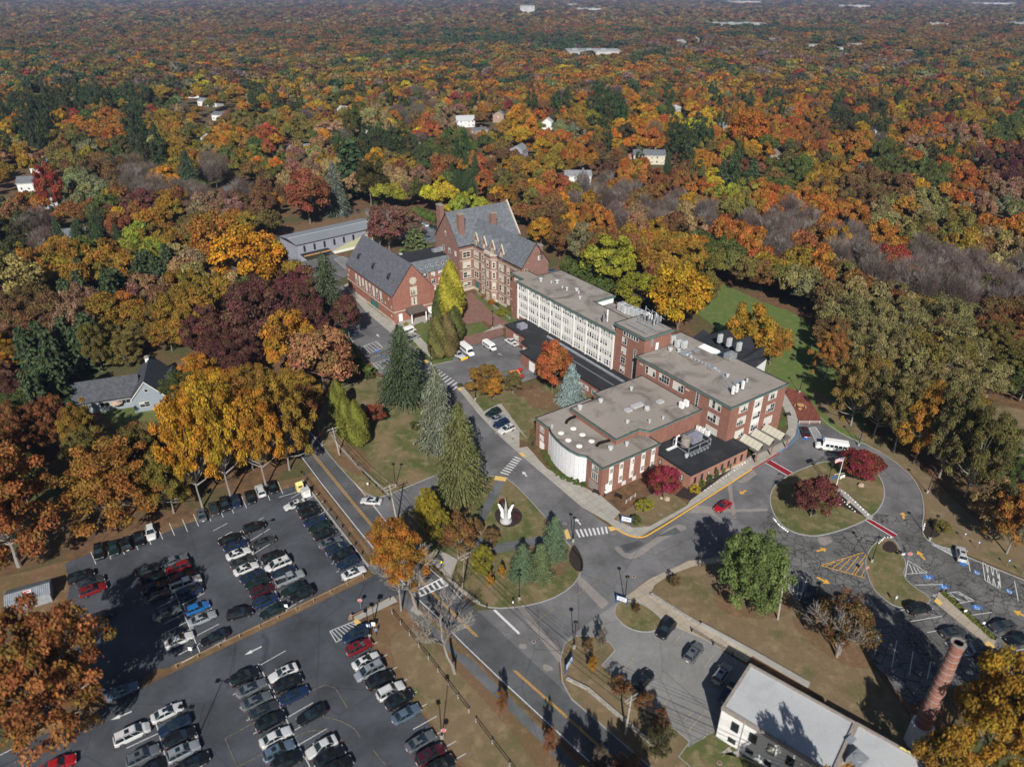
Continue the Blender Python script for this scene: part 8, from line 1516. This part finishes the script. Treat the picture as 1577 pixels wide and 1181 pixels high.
for i, (x, y) in enumerate(((1483, 832), (1504, 845), (1550, 873), (1574, 886))): post_sign(x, y, ORD[i] + ' blue accessible bay sign from the left along the upper right kerb')
for i, (x, y) in enumerate(((498, 1002), (442, 940))): post_sign(x if i else 295, y if i else 1006, ['white notice on a post at the foot of the left double row', 'white notice on a post at the foot of the middle double row'][i], 'pure_white', 1.6, .6, .8)
post_sign(1388, 862, 'pale grey notice at the right tip of the pointed island', 'pale_metal', 1.8, .7, .5); post_sign(1377, 930, 'grey notice at the bottom of the pointed island', 'grey_metal', 2.2, .4, .9); post_sign(1273, 800, 'yellow warning sign on the roundabout island', 'signal_yellow', 2.0, .5, .7); post_sign(567, 752, 'small white hydrant marker by the side road', 'pure_white', 1.6, .4, .5); post_sign(1484, 947, 'white notice by the walk, left one', 'pure_white', 1.4, .5, .5); post_sign(1512, 966, 'white notice by the walk, right one', 'pure_white', 1.4, .5, .5)
post_sign(790, 938, 'dark narrow marker post on the lower kerb of the sculpture lawn', 'dark_trim', 2.3, .35, .9); post_sign(568, 972, 'blue banner beside the hatched corner', 'sign_blue', 2.0, .9, 1.0); post_sign(576, 970, 'white notice beside the hatched corner', 'pure_white', 2.0, .7, .9)
# solar board on its pole
p = P(569, 968); e = empty('solar_sign', (p.x + .6, p.y + 1.5, 0), 'dark solar panel on a post above the red stop sign', 'solar panel'); mb = MB(); mb.tube([(0, 0, 0), (0, 0, 4.4)], .06, 'black_metal', 6); mb.build('post', e); mb = MB(); mb.box((0, 0, 4.5), (1.0, .7, .06), 'black_metal', 0, ('X', R(35))); mb.build('panel', e)
# containers and bins
p = P(470, 762); e = empty('donation_bin', (p.x - 1.6, p.y + 1.8, 0), 'pale yellow collection bin with sloping top by the road fence', 'container', R(34)); mb = MB(); mb.box((0, 0, .9), (1.5, 1.3, 1.8), 'yellow_box'); mb.add([(-.75, -.65, 1.8), (.75, -.65, 1.8), (.75, .65, 1.8), (-.75, .65, 1.8), (-.75, .2, 2.2), (.75, .2, 2.2)], [(0, 1, 5, 4), (4, 5, 2, 3), (0, 4, 3), (1, 2, 5)], 'yellow_box'); mb.build('body', e); mb = MB(); mb.box((0, -.67, 1.35), (.9, .04, .4), 'dark_trim'); mb.build('hatch', e)
e = empty('storage_bin', (p.x + .3, p.y - .3, 0), 'white storage box next to the yellow collection bin', 'container', R(34)); mb = MB(); mb.box((0, 0, .9), (1.7, 1.5, 1.8), 'white_paint'); mb.build('body', e); mb = MB(); mb.box((0, 0, 1.84), (1.8, 1.6, .1), 'pale_metal'); mb.build('lid', e); mb = MB(); [mb.box((.1, -.77, 1.2 + .15 * k), (.9, .03, .05), 'grey_metal') for k in range(3)]; mb.build('vent', e)
p = P(793, 582); e = empty('waste_container', (p.x, p.y, 0), 'green waste container with orange lid beside the orange red maple', 'container', R(20)); mb = MB(); mb.add([(-1.2, -.8, .1), (1.2, -.8, .1), (1.2, .8, .1), (-1.2, .8, .1), (-1.4, -.95, 1.6), (1.4, -.95, 1.6), (1.4, .95, 1.9), (-1.4, .95, 1.9)], [(0, 1, 5, 4), (1, 2, 6, 5), (2, 3, 7, 6), (3, 0, 4, 7), (3, 2, 1, 0)], 'green_metal'); mb.build('body', e); mb = MB(); mb.box((0, 0, 1.82), (2.85, 2.0, .08), 'orange_paint', 0, ('X', R(9))); mb.build('lid', e)
for x, y, m, l in ((801, 572, 'kerb_red', 'small red tractor behind the green waste container'), (803, 582, 'kerb_red', 'red handcart right of the green waste container'), (798, 590, 'blue_plastic', 'blue and white tarp covered box by the waste container')):
    p = P(x, y); e = empty('yard_machine' if m == 'kerb_red' else 'covered_box', (p.x, p.y, 0), l, 'machine' if m == 'kerb_red' else 'box', R(-30)); mb = MB(); mb.box((0, 0, .65), (1.5, .9, .6), m); mb.box((.2, 0, 1.0), (.7, .7, .3), m if m == 'kerb_red' else 'pure_white'); mb.build('body', e)
    for sx in (-.5, .5):
        for sy in (-.45, .45): mb = MB(); mb.tube([(sx, sy - .08, .25), (sx, sy + .08, .25)], .25, 'rubber', 10); mb.build('wheel', e)
def bench(x, y, rz, label, mat='black_metal'):
    p = P(x, y); e = empty('bench', (p.x, p.y, .13), label, 'bench', rz); mb = MB(); [mb.box((0, -.2 + .13 * k, .45), (1.8, .1, .04), mat) for k in range(4)]; mb.build('seat', e); mb = MB(); [mb.box((0, .28, .6 + .13 * k), (1.8, .04, .1), mat) for k in range(3)]; mb.build('backrest', e)
    for s in (-.8, .8): mb = MB(); mb.box((s, 0, .23), (.06, .5, .46), mat); mb.build('leg', e)
bench(918, 761, R(-38), 'black bench against the auditorium corner'); bench(952, 767, R(-38), 'black bench at the foot of the entrance steps'); bench(1213, 641, R(20), 'dark bench on the walk behind the right wing')
def barrel(x, y, label, c='dark_trim', z=.0):
    p = P(x, y); e = empty('litter_bin', (p.x, p.y, z), label, 'bin', 0); mb = MB(); mb.lathe([(.24, 0), (.28, .8)], c, n=12); mb.build('body', e); mb = MB(); mb.lathe([(.3, .8), (.3, .86), (.15, 1.0), (.01, 1.02)], c, n=12); mb.build('lid', e)
barrel(1161, 706, 'black litter bin on the pavement by the canopy', z=.13); barrel(820, 686, 'dark litter bin by the auditorium corner', z=.13); barrel(541, 952, 'brown litter bin at the end of the timber rail', 'wood_rail')
# picnic table on the patio
p = P(1232, 628); e = empty('picnic_table', (p.x, p.y, .15), 'round timber picnic table on the brick patio', 'table', .4); mb = MB(); mb.lathe([(.95, .72), (.95, .78)], 'wood_tan', n=16); mb.build('table_top', e); mb = MB(); mb.lathe([(.1, 0), (.1, .72)], 'wood_tan', n=8); mb.build('leg', e)
for k in range(4): t = R(45 + 90 * k); mb = MB(); mb.box((1.35 * math.cos(t), 1.35 * math.sin(t), .43), (.35, 1.1, .06), 'wood_tan', t); mb.box((1.35 * math.cos(t), 1.35 * math.sin(t), .2), (.08, .5, .4), 'wood_tan', t); mb.build('seat', e)
# stones along the mulch beds
def rocks(pts, n, label, mat='pure_white', s=.2):
    pl = pxpoly(pts); Ls = [math.dist(pl[i], pl[i + 1]) for i in range(len(pl) - 1)]; tot = sum(Ls)
    for k in range(n):
        d = (k + .5) / n * tot; i = 0
        while d > Ls[i] and i < len(Ls) - 1: d -= Ls[i]; i += 1
        t = d / Ls[i]; x = pl[i][0] + (pl[i + 1][0] - pl[i][0]) * t; y = pl[i][1] + (pl[i + 1][1] - pl[i][1]) * t; q = s * rnd.uniform(.7, 1.3); mb = MB(); mb.ball((0, 0, q * .4), q, mat, 7, .7); mb.v = [(a + rnd.uniform(-.12, .12) * q, b + rnd.uniform(-.12, .12) * q, c) for a, b, c in mb.v]
        tag(mb.build('edging_stone', None, (x, y, .12), rnd.uniform(0, 6)), label, 'stone', label)
rocks([(1083, 757), (1120, 733), (1157, 706)], 17, 'white painted stone edging the annex shrub bed', s=.14); rocks([(1288, 752), (1305, 762), (1338, 795)], 12, 'white stone edging the upper side of the island path'); rocks([(1190, 798), (1200, 810), (1214, 820)], 10, 'white stone at the lower left kerb of the roundabout island'); rocks([(1352, 838), (1362, 828), (1374, 828)], 7, 'white stone round the tip of the pointed island', s=.18); rocks([(1421, 818), (1424, 806)], 4, 'white stone at the mulch bed right of the loop')
rocks([(1291, 765), (1318, 790)], 7, 'white stone edging the lower side of the island path', s=.16)
for x, y, s, l in ((1325, 749, .7, 'tan boulder under the dark red tree'), (1027, 770, .7, 'tan boulder under the crimson tree, large one'), (1018, 768, .4, 'tan boulder under the crimson tree, small one'), (1306, 774, .4, 'tan boulder beside the island path'), (1292, 778, .4, 'tan boulder below the flagpole')):
    p = P(x, y); mb = MB(); mb.ball((0, 0, s * .4), s, 'boulder', 8, .7); mb.v = [(a + rnd.uniform(-.15, .15) * s, b + rnd.uniform(-.15, .15) * s, c * rnd.uniform(.9, 1.1)) for a, b, c in mb.v]; tag(mb.build('boulder', None, (p.x, p.y, .1)), l, 'boulder')
# ---------------------------------------------------------------- roof equipment
def at_roof(x, y, z): return P(x, y, z)
def unit(x, y, z, w, d, h, mat, label, rz=GA, fan=True, name='rooftop_unit'):
    p = P(x, y, z); e = empty(name, (p.x, p.y, z), label, 'rooftop unit', rz, 'rooftop machines'); mb = MB(); mb.box((0, 0, h / 2 + .2), (w, d, h), mat); mb.build('casing', e); mb = MB(); [mb.box((sx * w * .4, sy * d * .4, .1), (.12, .12, .2), 'dark_trim') for sx in (-1, 1) for sy in (-1, 1)]; mb.build('foot', e)
    if fan: mb = MB(); mb.lathe([(min(w, d) * .36, 0), (min(w, d) * .36, .12), (.02, .13)], 'grey_metal', (0, 0, h + .2), 12); mb.build('fan', e)
    return e
def vent(x, y, z, r, h, label, mat='pale_metal', cap=True):
    p = P(x, y, z); mb = MB(); mb.lathe([(r, 0), (r, h), (r * 1.6, h + .02), (r * 1.5, h + r), (.02, h + r * 1.4)] if cap else [(r, 0), (r, h), (.02, h)], mat, n=10); tag(mb.build('roof_vent', None, (p.x, p.y, z)), label, 'vent', 'small roof vents')
zr = 14.05; zs = 16.05; zu = 9.35; zl = 7.75
for i, (x, y) in enumerate(((1035, 526), (1043, 532), (1053, 534))): unit(x, y + 3, zr, 1.5, 1.0, 2.2, 'pale_metal', ORD[i] + ' white upright machine from the left behind the tower on the right wing roof')
for i, (x, y) in enumerate(((1108, 528), (1122, 534), (1137, 541))): unit(x, y, zr if i else zr, 1.3, .8, 2.4, 'pale_metal', ORD[i] + ' tall white condenser from the left before the black fan roof')
for i, (x, y) in enumerate(((1128, 608), (1134, 605), (1143, 600))): unit(x, y, zr, .5, .5, 2.2, 'pure_white', ORD[i] + ' slim white antenna box from the left near the right wing front corner', fan=False, name='antenna_box')
unit(1124, 552, zr, 3.0, 2.0, 1.4, 'grey_metal', 'blue grey box unit at the back of the right wing roof'); unit(1096, 568, zr, 1.8, 1.2, .4, 'galvanised', 'flat grey unit in the middle of the right wing roof', fan=False); unit(1056, 546, zr, 2.8, 1.6, .5, 'galvanised', 'flat grey unit near the tower on the right wing roof', fan=False); unit(1071, 542, zr, 1.6, 1, .4, 'galvanised', 'small flat unit right of the white machines', fan=False); unit(1137, 592, zr, 2.2, 1.4, .5, 'galvanised', 'grey hatch beside the slim antenna boxes', fan=False)
p = P(1097, 541, zr); e = empty('white_tarp', (p.x, p.y, zr), 'white tarpaulin over a glazed skylight on the right wing roof', 'tarpaulin', GA - math.pi / 2); mb = MB(); mb.add([(-4, -1.2, .05), (1, -1.2, .05), (3, -.2, .4), (1.5, 1.2, .5), (-4, 1.1, .4)], [(0, 1, 2, 3, 4)], 'pure_white'); mb.add([(-4, -1.2, .05), (1, -1.2, .05), (1, -1.2, 0), (-4, -1.2, 0)], [(0, 1, 2, 3)], 'pure_white'); mb.build('sheet', e); mb = MB(); mb.box((3.4, .2, .35), (1.8, 2, .5), 'glass'); mb.build('skylight', e)
for i, (x, y, z) in enumerate(((1064, 551, zr), (1045, 542, zr), (1032, 540, zr), (1150, 588, zr), (1120, 580, zr), (858, 436, zs), (866, 444, zs), (873, 447, zs), (888, 448, zs), (891, 452, zs), (893, 460, zs), (833, 433, zs), (849, 436, zs), (972, 601, zu), (925, 619, zu), (1000, 651, zu), (966, 693 - 42, zu), (996, 632, zu), (1021, 645, zu), (965, 686, zl), (940, 692, zl), (850, 659, zl), (1057, 704, 4.35), (893, 630, zu))): vent(x, y, z, .22 + .1 * (i % 3), .5 + .2 * (i % 2), ordw(i) + ' round roof vent in the list over the campus flat roofs' if False else 'small round %s roof vent on the %s, near %s' % (['pale', 'whitish', 'metal'][i % 3], {zr: 'right wing roof', zs: 'white wing roof', zu: 'auditorium upper roof', zl: 'auditorium lower roof', 4.35: 'annex roof'}[z], ['its middle', 'the white machines', 'the tower side', 'the antenna boxes', 'the flat unit', 'the roof middle', 'the pipe cluster', 'the second stack', 'the right cluster', 'the right cluster edge', 'the right cluster foot', 'the left corner', 'the left stain', 'the back stain', 'the left edge', 'the front notch', 'the stained corner', 'the skylights', 'the right edge', 'the annex side', 'the black duct', 'the curved front corner', 'its centre', 'the left parapet'][i]))
# cable tray over the right wing roof
mb = MB(); pts = [P(x, y, zr) + Vector((0, 0, .3)) for x, y in ((1045, 540), (1066, 552), (1098, 566), (1111, 574), (1118, 586), (1126, 602))]; mb.tube(pts, .16, 'galvanised', 4)
for a, b in zip(pts, pts[1:]):
    for k in range(6): q = a.lerp(b, k / 6); mb.box((q.x, q.y, zr + .15), (.6, .18, .3), 'pale_metal', GA)
tag(mb.build('cable_tray'), 'jointed cable tray running diagonally over the right wing roof', 'cable tray')
# long row of machines beside the tower
for i, (x, y) in enumerate(((957, 478), (963, 482), (969, 484), (977, 487), (984, 490), (991, 493))): unit(x, y, 13.7, 2.3, 1.6, 2.3, 'pale_metal', ORD[i] + ' pale boxed machine from the left behind the white wing near the tower')
# antenna frames on the tower
p = g2w(130, 126); e = empty('rooftop_aerials', (p.x, p.y, 18.8), 'steel frame of aerials and panel antennas on top of the brick tower', 'antenna', GA); mb = MB()
for a in (-3.5, -1, 1.5, 4): mb.bx(-3.6, 4.2, a - .08, a + .08, .15, .3, 'galvanised')
for a in (-3.4, 0, 3.6): mb.bx(a - .08, a + .08, -4, 4.4, .3, .42, 'galvanised')
mb.build('grillage', e)
for i in range(14):
    x, y = rnd.uniform(1.2, 4.4), rnd.uniform(-3.8, 2.6); mb = MB(); h = rnd.uniform(1.8, 3.2); mb.tube([(x, y, .3), (x, y, h)], .05, 'galvanised', 6); mb.box((x + .15, y, h * .72), (.22, .34, 1.5), ['pale_metal', 'grey_metal', 'pure_white'][i % 3]); mb.build('panel_antenna', e)
for (x, y, h) in ((2.2, 2.9, 4.6), (3.6, 1.8, 3.6), (.9, 3.9, 3.0), (2.9, -1.0, 3.4)): mb = MB(); mb.tube([(x, y, 0), (x, y, h)], .14 if h > 4 else .08, 'galvanised', 8); mb.tube([(x, y, h * .9), (x + 1.6, y - 1.2, h * .55)], .06, 'galvanised', 6); mb.tube([(x, y, h * .8), (x - 1.3, y + .3, .3)], .05, 'galvanised', 6); mb.build('mast', e)
p = P(935, 495, zs); e = empty('roof_mast', (p.x, p.y, zs), 'white mast with guy frame on the white wing roof left of the tower', 'antenna', GA); mb = MB(); mb.tube([(0, 0, 0), (0, 0, 3.6)], .22, 'pure_white', 10); mb.tube([(0, 0, 3.4), (0, 0, 6.0)], .04, 'galvanised', 6); mb.build('mast', e); mb = MB(); [mb.tube([(0, 0, 2.4), (1.8 * math.cos(t), 1.8 * math.sin(t), .1)], .03, 'galvanised', 5) for t in (.3, 2.2, 4.0)]; mb.box((-1.5, .5, 1.1), (.15, .4, 2.0), 'dark_trim'); mb.build('brace', e)
# auditorium roof ducts and skylights
def duct(pts, z, label):
    q = [P(x, y, z) for x, y in pts]; mb = MB(); [v.__setitem__(2, z + .35) for v in q]; mb.tube(q, .36, 'black_metal', 8); tag(mb.build('black_duct'), label, 'duct')
duct([(886, 643), (878, 646), (873, 650), (872, 653)], zl, 'short black duct on the auditorium lower roof, upper one'); duct([(939, 680), (930, 682), (923, 684), (919, 688)], zl, 'curved black duct on the auditorium lower roof, lower one')
for i, (x, y) in enumerate(((883, 660), (864, 667), (897, 669.5), (875, 678), (911, 679.5), (892, 687))): p = P(x, y, zl); mb = MB(); mb.lathe([(.75, 0), (.75, .14), (.6, .25), (.3, .33), (.02, .35)], 'panel_white', n=16); tag(mb.build('dome_skylight', None, (p.x, p.y, zl)), 'round pale dome skylight, ' + ORD[i] + ' from the top on the auditorium lower roof', 'skylight', 'dome skylights')
for x, y, w, d, l in ((981, 627, 3.4, 1.4, 'long tilted grey hatch on the auditorium upper roof'), (967, 634, 1.8, 1.3, 'lilac grey skylight left of the tilted hatch'), (1016, 621, 1.8, 1.3, 'lilac grey skylight right of the tilted hatch'), (996, 633, 1.1, .9, 'little metal exhaust on the auditorium upper roof')): unit(x, y, zu, w, d, .5, 'pale_grey_unit', l, fan=False, name='roof_hatch')
for i, (x, y) in enumerate(((1049, 629), (1056, 626))): unit(x, y, zu, .7, 1.2, 1.6, 'pure_white', ['left', 'right'][i] + ' white upright machine at the auditorium roof edge', fan=False)
# machine cage on the annex roof
z = 4.35; p = g2w(114.4, 92.4); e = empty('cooling_plant', (p.x, p.y, z), 'galvanised cage with cooling tower and lilac chiller on the black annex roof', 'machine', GA); mb = MB()
for zz in (.5, 1.9):
    for a, b in (((-3.4, -2.4), (4, -2.4)), ((4, -2.4), (4, 2.6)), ((4, 2.6), (-3.4, 2.6)), ((-3.4, 2.6), (-3.4, -2.4))): mb.tube([(*a, zz), (*b, zz)], .09, 'galvanised', 5)
for a in ((-3.4, -2.4), (4, -2.4), (4, 2.6), (-3.4, 2.6), (.3, -2.4), (.3, 2.6)): mb.tube([(*a, 0), (*a, 2.0)], .08, 'galvanised', 5)
mb.build('cage', e); mb = MB(); mb.lathe([(1.1, .5), (1.1, 2.4), (.9, 2.7), (.9, 2.9), (.02, 2.9)], 'cap_grey', (-1.6, .5, 0), 14); mb.build('cooling_tower', e); mb = MB(); mb.box((1.6, .6, 1.5), (3.2, 2.2, 1.8), 'violet_unit'); mb.build('chiller', e)
mb = MB(); mb.tube([(-3.2, 1.9, .2), (-3.2, 1.9, 2.8), (-2.4, 1.9, 2.9)], .2, 'pure_white', 8); [mb.tube([(-6.5, 1.2 + .3 * k, .5), (-3.2, 1.2 + .3 * k, .5)], .09, 'pure_white', 6) for k in range(3)]; [mb.box((-3 + k * 1.1, -2.9, .25), (.5, .5, .5), 'grey_metal') for k in range(6)]; mb.build('pipework', e)
for i, (x, y) in enumerate(((1075, 664), (1082, 667), (1089, 671))): unit(x, y, z, .8, 1.0, 1.3, 'pure_white', ORD[i] + ' small white condenser from the left against the right wing wall')
unit(672, 388, 12.3, 3, 2.2, 1.0, 'grey_metal', 'cluster of silver machines on the slate link roof, left part'); unit(681, 386, 12.3, 2.4, 2, 1.3, 'galvanised', 'cluster of silver machines on the slate link roof, right part'); unit(617, 393, 12.3, 1, 1, .6, 'pale_metal', 'small white machine at the left end of the slate link roof'); unit(804, 506, 4.5, 2.6, 2.4, 1.4, 'violet_unit', 'lilac grey machine on the low link roof by the white wing'); unit(945, 507, 16.0, 1, .8, 1, 'pale_metal', 'small white machine beside the tower wall on the white wing roof')
unit(1205, 1142, 6.7, .5, .5, .3, 'grey_metal', 'small vent on the grey roof of the white building', fan=False); unit(1310, 1140, 6.7, 1.4, .9, .2, 'galvanised', 'flat hatch at the right end of the grey ribbed roof', fan=False); unit(1318, 1176, 6.0, 2.6, 1.8, 1.2, 'grey_metal', 'grey machine on the boiler house roof')
mb = MB(); pts = [P(x, y, 5.9) + Vector((0, 0, .3)) for x, y in ((1385, 1152), (1400, 1160), (1412, 1168), (1425, 1172), (1440, 1181))]; mb.tube(pts, .14, 'yellow_box', 6); tag(mb.build('gas_pipe'), 'yellow pipe along the boiler house roof edge', 'pipe')
# ---------------------------------------------------------------- people
def person(x, y, rz, label, shirt='cloth_blue', legs='cloth_navy', vest=False, sit=False, z0=0.0, walk=.12):
    p = P(x, y, z0); e = empty('person', (p.x, p.y, z0), label, 'person', rz)
    J = {}; hz = .92 if not sit else .47
    pts = [('hip', (0, 0, hz), .13), ('waist', (0, 0, hz + .16), .125), ('chest', (0, 0, hz + .40), .155), ('neck', (0, 0, hz + .58), .06), ('head0', (0, -.01, hz + .66), .085), ('head', (0, -.015, hz + .76), .10), ('top', (0, 0, hz + .83), .06)]
    ed = [('hip', 'waist'), ('waist', 'chest'), ('chest', 'neck'), ('neck', 'head0'), ('head0', 'head'), ('head', 'top')]
    for s, n in ((-1, 'l'), (1, 'r')):
        k = walk * s
        pts += [('sh' + n, (s * .19, 0, hz + .50), .065), ('el' + n, (s * .25, .02 - k * .6, hz + .24), .048), ('wr' + n, (s * .24, -.08 - k, hz + .02), .034), ('ha' + n, (s * .235, -.11 - k, hz - .07), .038), ('th' + n, (s * .09, 0, hz - .06), .095)]
        if sit: pts += [('kn' + n, (s * .12, -.42, hz - .02), .065), ('an' + n, (s * .12, -.45, .08), .045), ('to' + n, (s * .12, -.62, .04), .04)]
        else: pts += [('kn' + n, (s * .10, -.05 + k, .49), .062), ('an' + n, (s * .10, .02 + k * 1.6, .08), .042), ('to' + n, (s * .11, -.16 + k * 1.6, .04), .04)]
        ed += [('chest', 'sh' + n), ('sh' + n, 'el' + n), ('el' + n, 'wr' + n), ('wr' + n, 'ha' + n), ('hip', 'th' + n), ('th' + n, 'kn' + n), ('kn' + n, 'an' + n), ('an' + n, 'to' + n)]
    ix = {q[0]: i for i, q in enumerate(pts)}; me = bpy.data.meshes.new('person_mesh'); me.from_pydata([q[1] for q in pts], [(ix[a], ix[b]) for a, b in ed], []); ob = bpy.data.objects.new('tmp', me); COL.objects.link(ob); ob.modifiers.new('s', 'SKIN'); sk = me.skin_vertices[0].data
    for i, q in enumerate(pts): sk[i].radius = (q[2], q[2] * (.75 if q[0] in ('chest', 'waist', 'hip') else 1)); sk[i].use_root = (i == 0)
    sd = ob.modifiers.new('d', 'SUBSURF'); sd.levels = 1; sd.render_levels = 1
    dg = bpy.context.evaluated_depsgraph_get(); dg.update(); m2 = bpy.data.meshes.new_from_object(ob.evaluated_get(dg)); bpy.data.objects.remove(ob); m2.materials.clear()
    for m in (legs, shirt, 'skin'): m2.materials.append(M[m])
    for f in m2.polygons:
        c = f.center; f.material_index = 2 if c.z > hz + .57 or (abs(c.x) > .2 and c.z < hz + .06) else (1 if c.z > hz - .02 else 0)
    link('body', m2, e); mb = MB(); mb.ball((0, .02, hz + .80), .115, 'hair', 8, .8); mb.build('hair', e)
    if vest: mb = MB(); mb.tube([(0, 0, hz + .04), (0, 0, hz + .2), (0, 0, hz + .42), (0, 0, hz + .54)], [.185, .18, .215, .12], 'yellow_vest', 10); mb.build('vest', e)
    return e
person(680, 872, R(200), 'person in a bright yellow safety vest standing above the zebra crossing', 'cloth_dark', 'cloth_dark', True, walk=.05); person(634, 918, R(90), 'person in a yellow safety vest at the left end of the zebra crossing', 'cloth_dark', 'cloth_dark', True, walk=.05)
person(580, 977, R(30), 'person in a pale blue shirt walking beside the lower car park lamp', 'cloth_blue', 'cloth_navy'); person(932, 764, R(-20), 'person in a pink top by the auditorium corner door', 'pure_white', 'cloth_navy', walk=.08, z0=.13); person(1211, 606, R(150), 'person seated at the patio edge in dark clothes', 'cloth_navy', 'cloth_dark', sit=True, z0=.15); person(1206, 603, R(200), 'person seated at the patio edge in a reddish top', 'cloth_red', 'cloth_dark', sit=True, z0=.15); person(1322, 679, R(90), 'person in a light blue top behind the minibus lamp', 'cloth_blue', 'cloth_navy')
person(659, 497, R(0), 'person with a red hat near the hall porch', 'cloth_red', 'cloth_navy')
# patio umbrella and things by the blue house
p = P(196, 622); e = empty('parasol', (p.x - 1.0, p.y - 3.0, 0), 'beige parasol before the blue house', 'parasol'); mb = MB(); mb.tube([(0, 0, 0), (0, 0, 2.5)], .04, 'wood_tan', 6); mb.build('pole', e); mb = MB(); mb.lathe([(1.7, 2.1), (.8, 2.5), (.02, 2.8)], 'boulder', n=8); mb.build('canopy', e)
# ================================================================ LIGHT, SKY, AIR, CAMERA
W_ = bpy.data.worlds.new('World'); S.world = W_; W_.use_nodes = True; nt = W_.node_tree; nt.nodes.clear(); sk = nt.nodes.new('ShaderNodeTexSky'); sk.sky_type = 'NISHITA'; sk.sun_disc = False; sk.sun_elevation = R(35.9); sk.sun_rotation = R(180); sk.altitude = 100; sk.air_density = 1.0; sk.dust_density = .8
bg = nt.nodes.new('ShaderNodeBackground'); bg.inputs['Strength'].default_value = .05; ow = nt.nodes.new('ShaderNodeOutputWorld'); nt.links.new(sk.outputs[0], bg.inputs[0]); nt.links.new(bg.outputs[0], ow.inputs[0])
sl = bpy.data.lights.new('sun', 'SUN'); sl.energy = 5.0; sl.angle = R(.5); sl.color = (1, .945, .86); so = bpy.data.objects.new('sun', sl); COL.objects.link(so)
ld = Vector((.012, math.cos(R(35.9)), -math.sin(R(35.9)))); so.rotation_euler = ld.to_track_quat('-Z', 'Y').to_euler(); so.location = (0, -200, 300)
mb = MB(); mb.bx(-9800, 9800, -260, 10400, -1.5, 112, 'leaf_litter'); hz = mb.build('haze'); hz['kind'] = 'stuff'; hz['label'] = 'thin blue haze over the whole valley'
hm = bpy.data.materials.new('haze'); hm.use_nodes = True; t = hm.node_tree; t.nodes.clear(); vo = t.nodes.new('ShaderNodeVolumePrincipled'); vo.inputs['Density'].default_value = .00006; vo.inputs['Color'].default_value = (.42, .60, 1, 1); vo.inputs['Anisotropy'].default_value = .0; om = t.nodes.new('ShaderNodeOutputMaterial'); t.links.new(vo.outputs[0], om.inputs['Volume']); hz.data.materials.clear(); hz.data.materials.append(hm)
cd = bpy.data.cameras.new('camera'); cam = bpy.data.objects.new('camera', cd); COL.objects.link(cam); S.camera = cam; cam.location = (0, 0, H); cam.rotation_euler = (math.pi / 2 - TH, 0, 0)
cd.sensor_fit = 'HORIZONTAL'; cd.sensor_width = 36; cd.lens = 36 * F / 1577; cd.clip_start = 1; cd.clip_end = 30000
cd.dof.use_dof = True; cd.dof.focus_distance = 205; cd.dof.aperture_fstop = cd.lens / 1000 / .42
S.view_settings.view_transform = 'Standard'; S.view_settings.look = 'None'; S.view_settings.exposure = .28; S.view_settings.gamma = 1
S.cycles.use_denoising = True; S.cycles.max_bounces = 5; S.cycles.diffuse_bounces = 2; S.cycles.glossy_bounces = 2; S.cycles.transmission_bounces = 2; S.cycles.volume_bounces = 0; S.cycles.transparent_max_bounces = 4
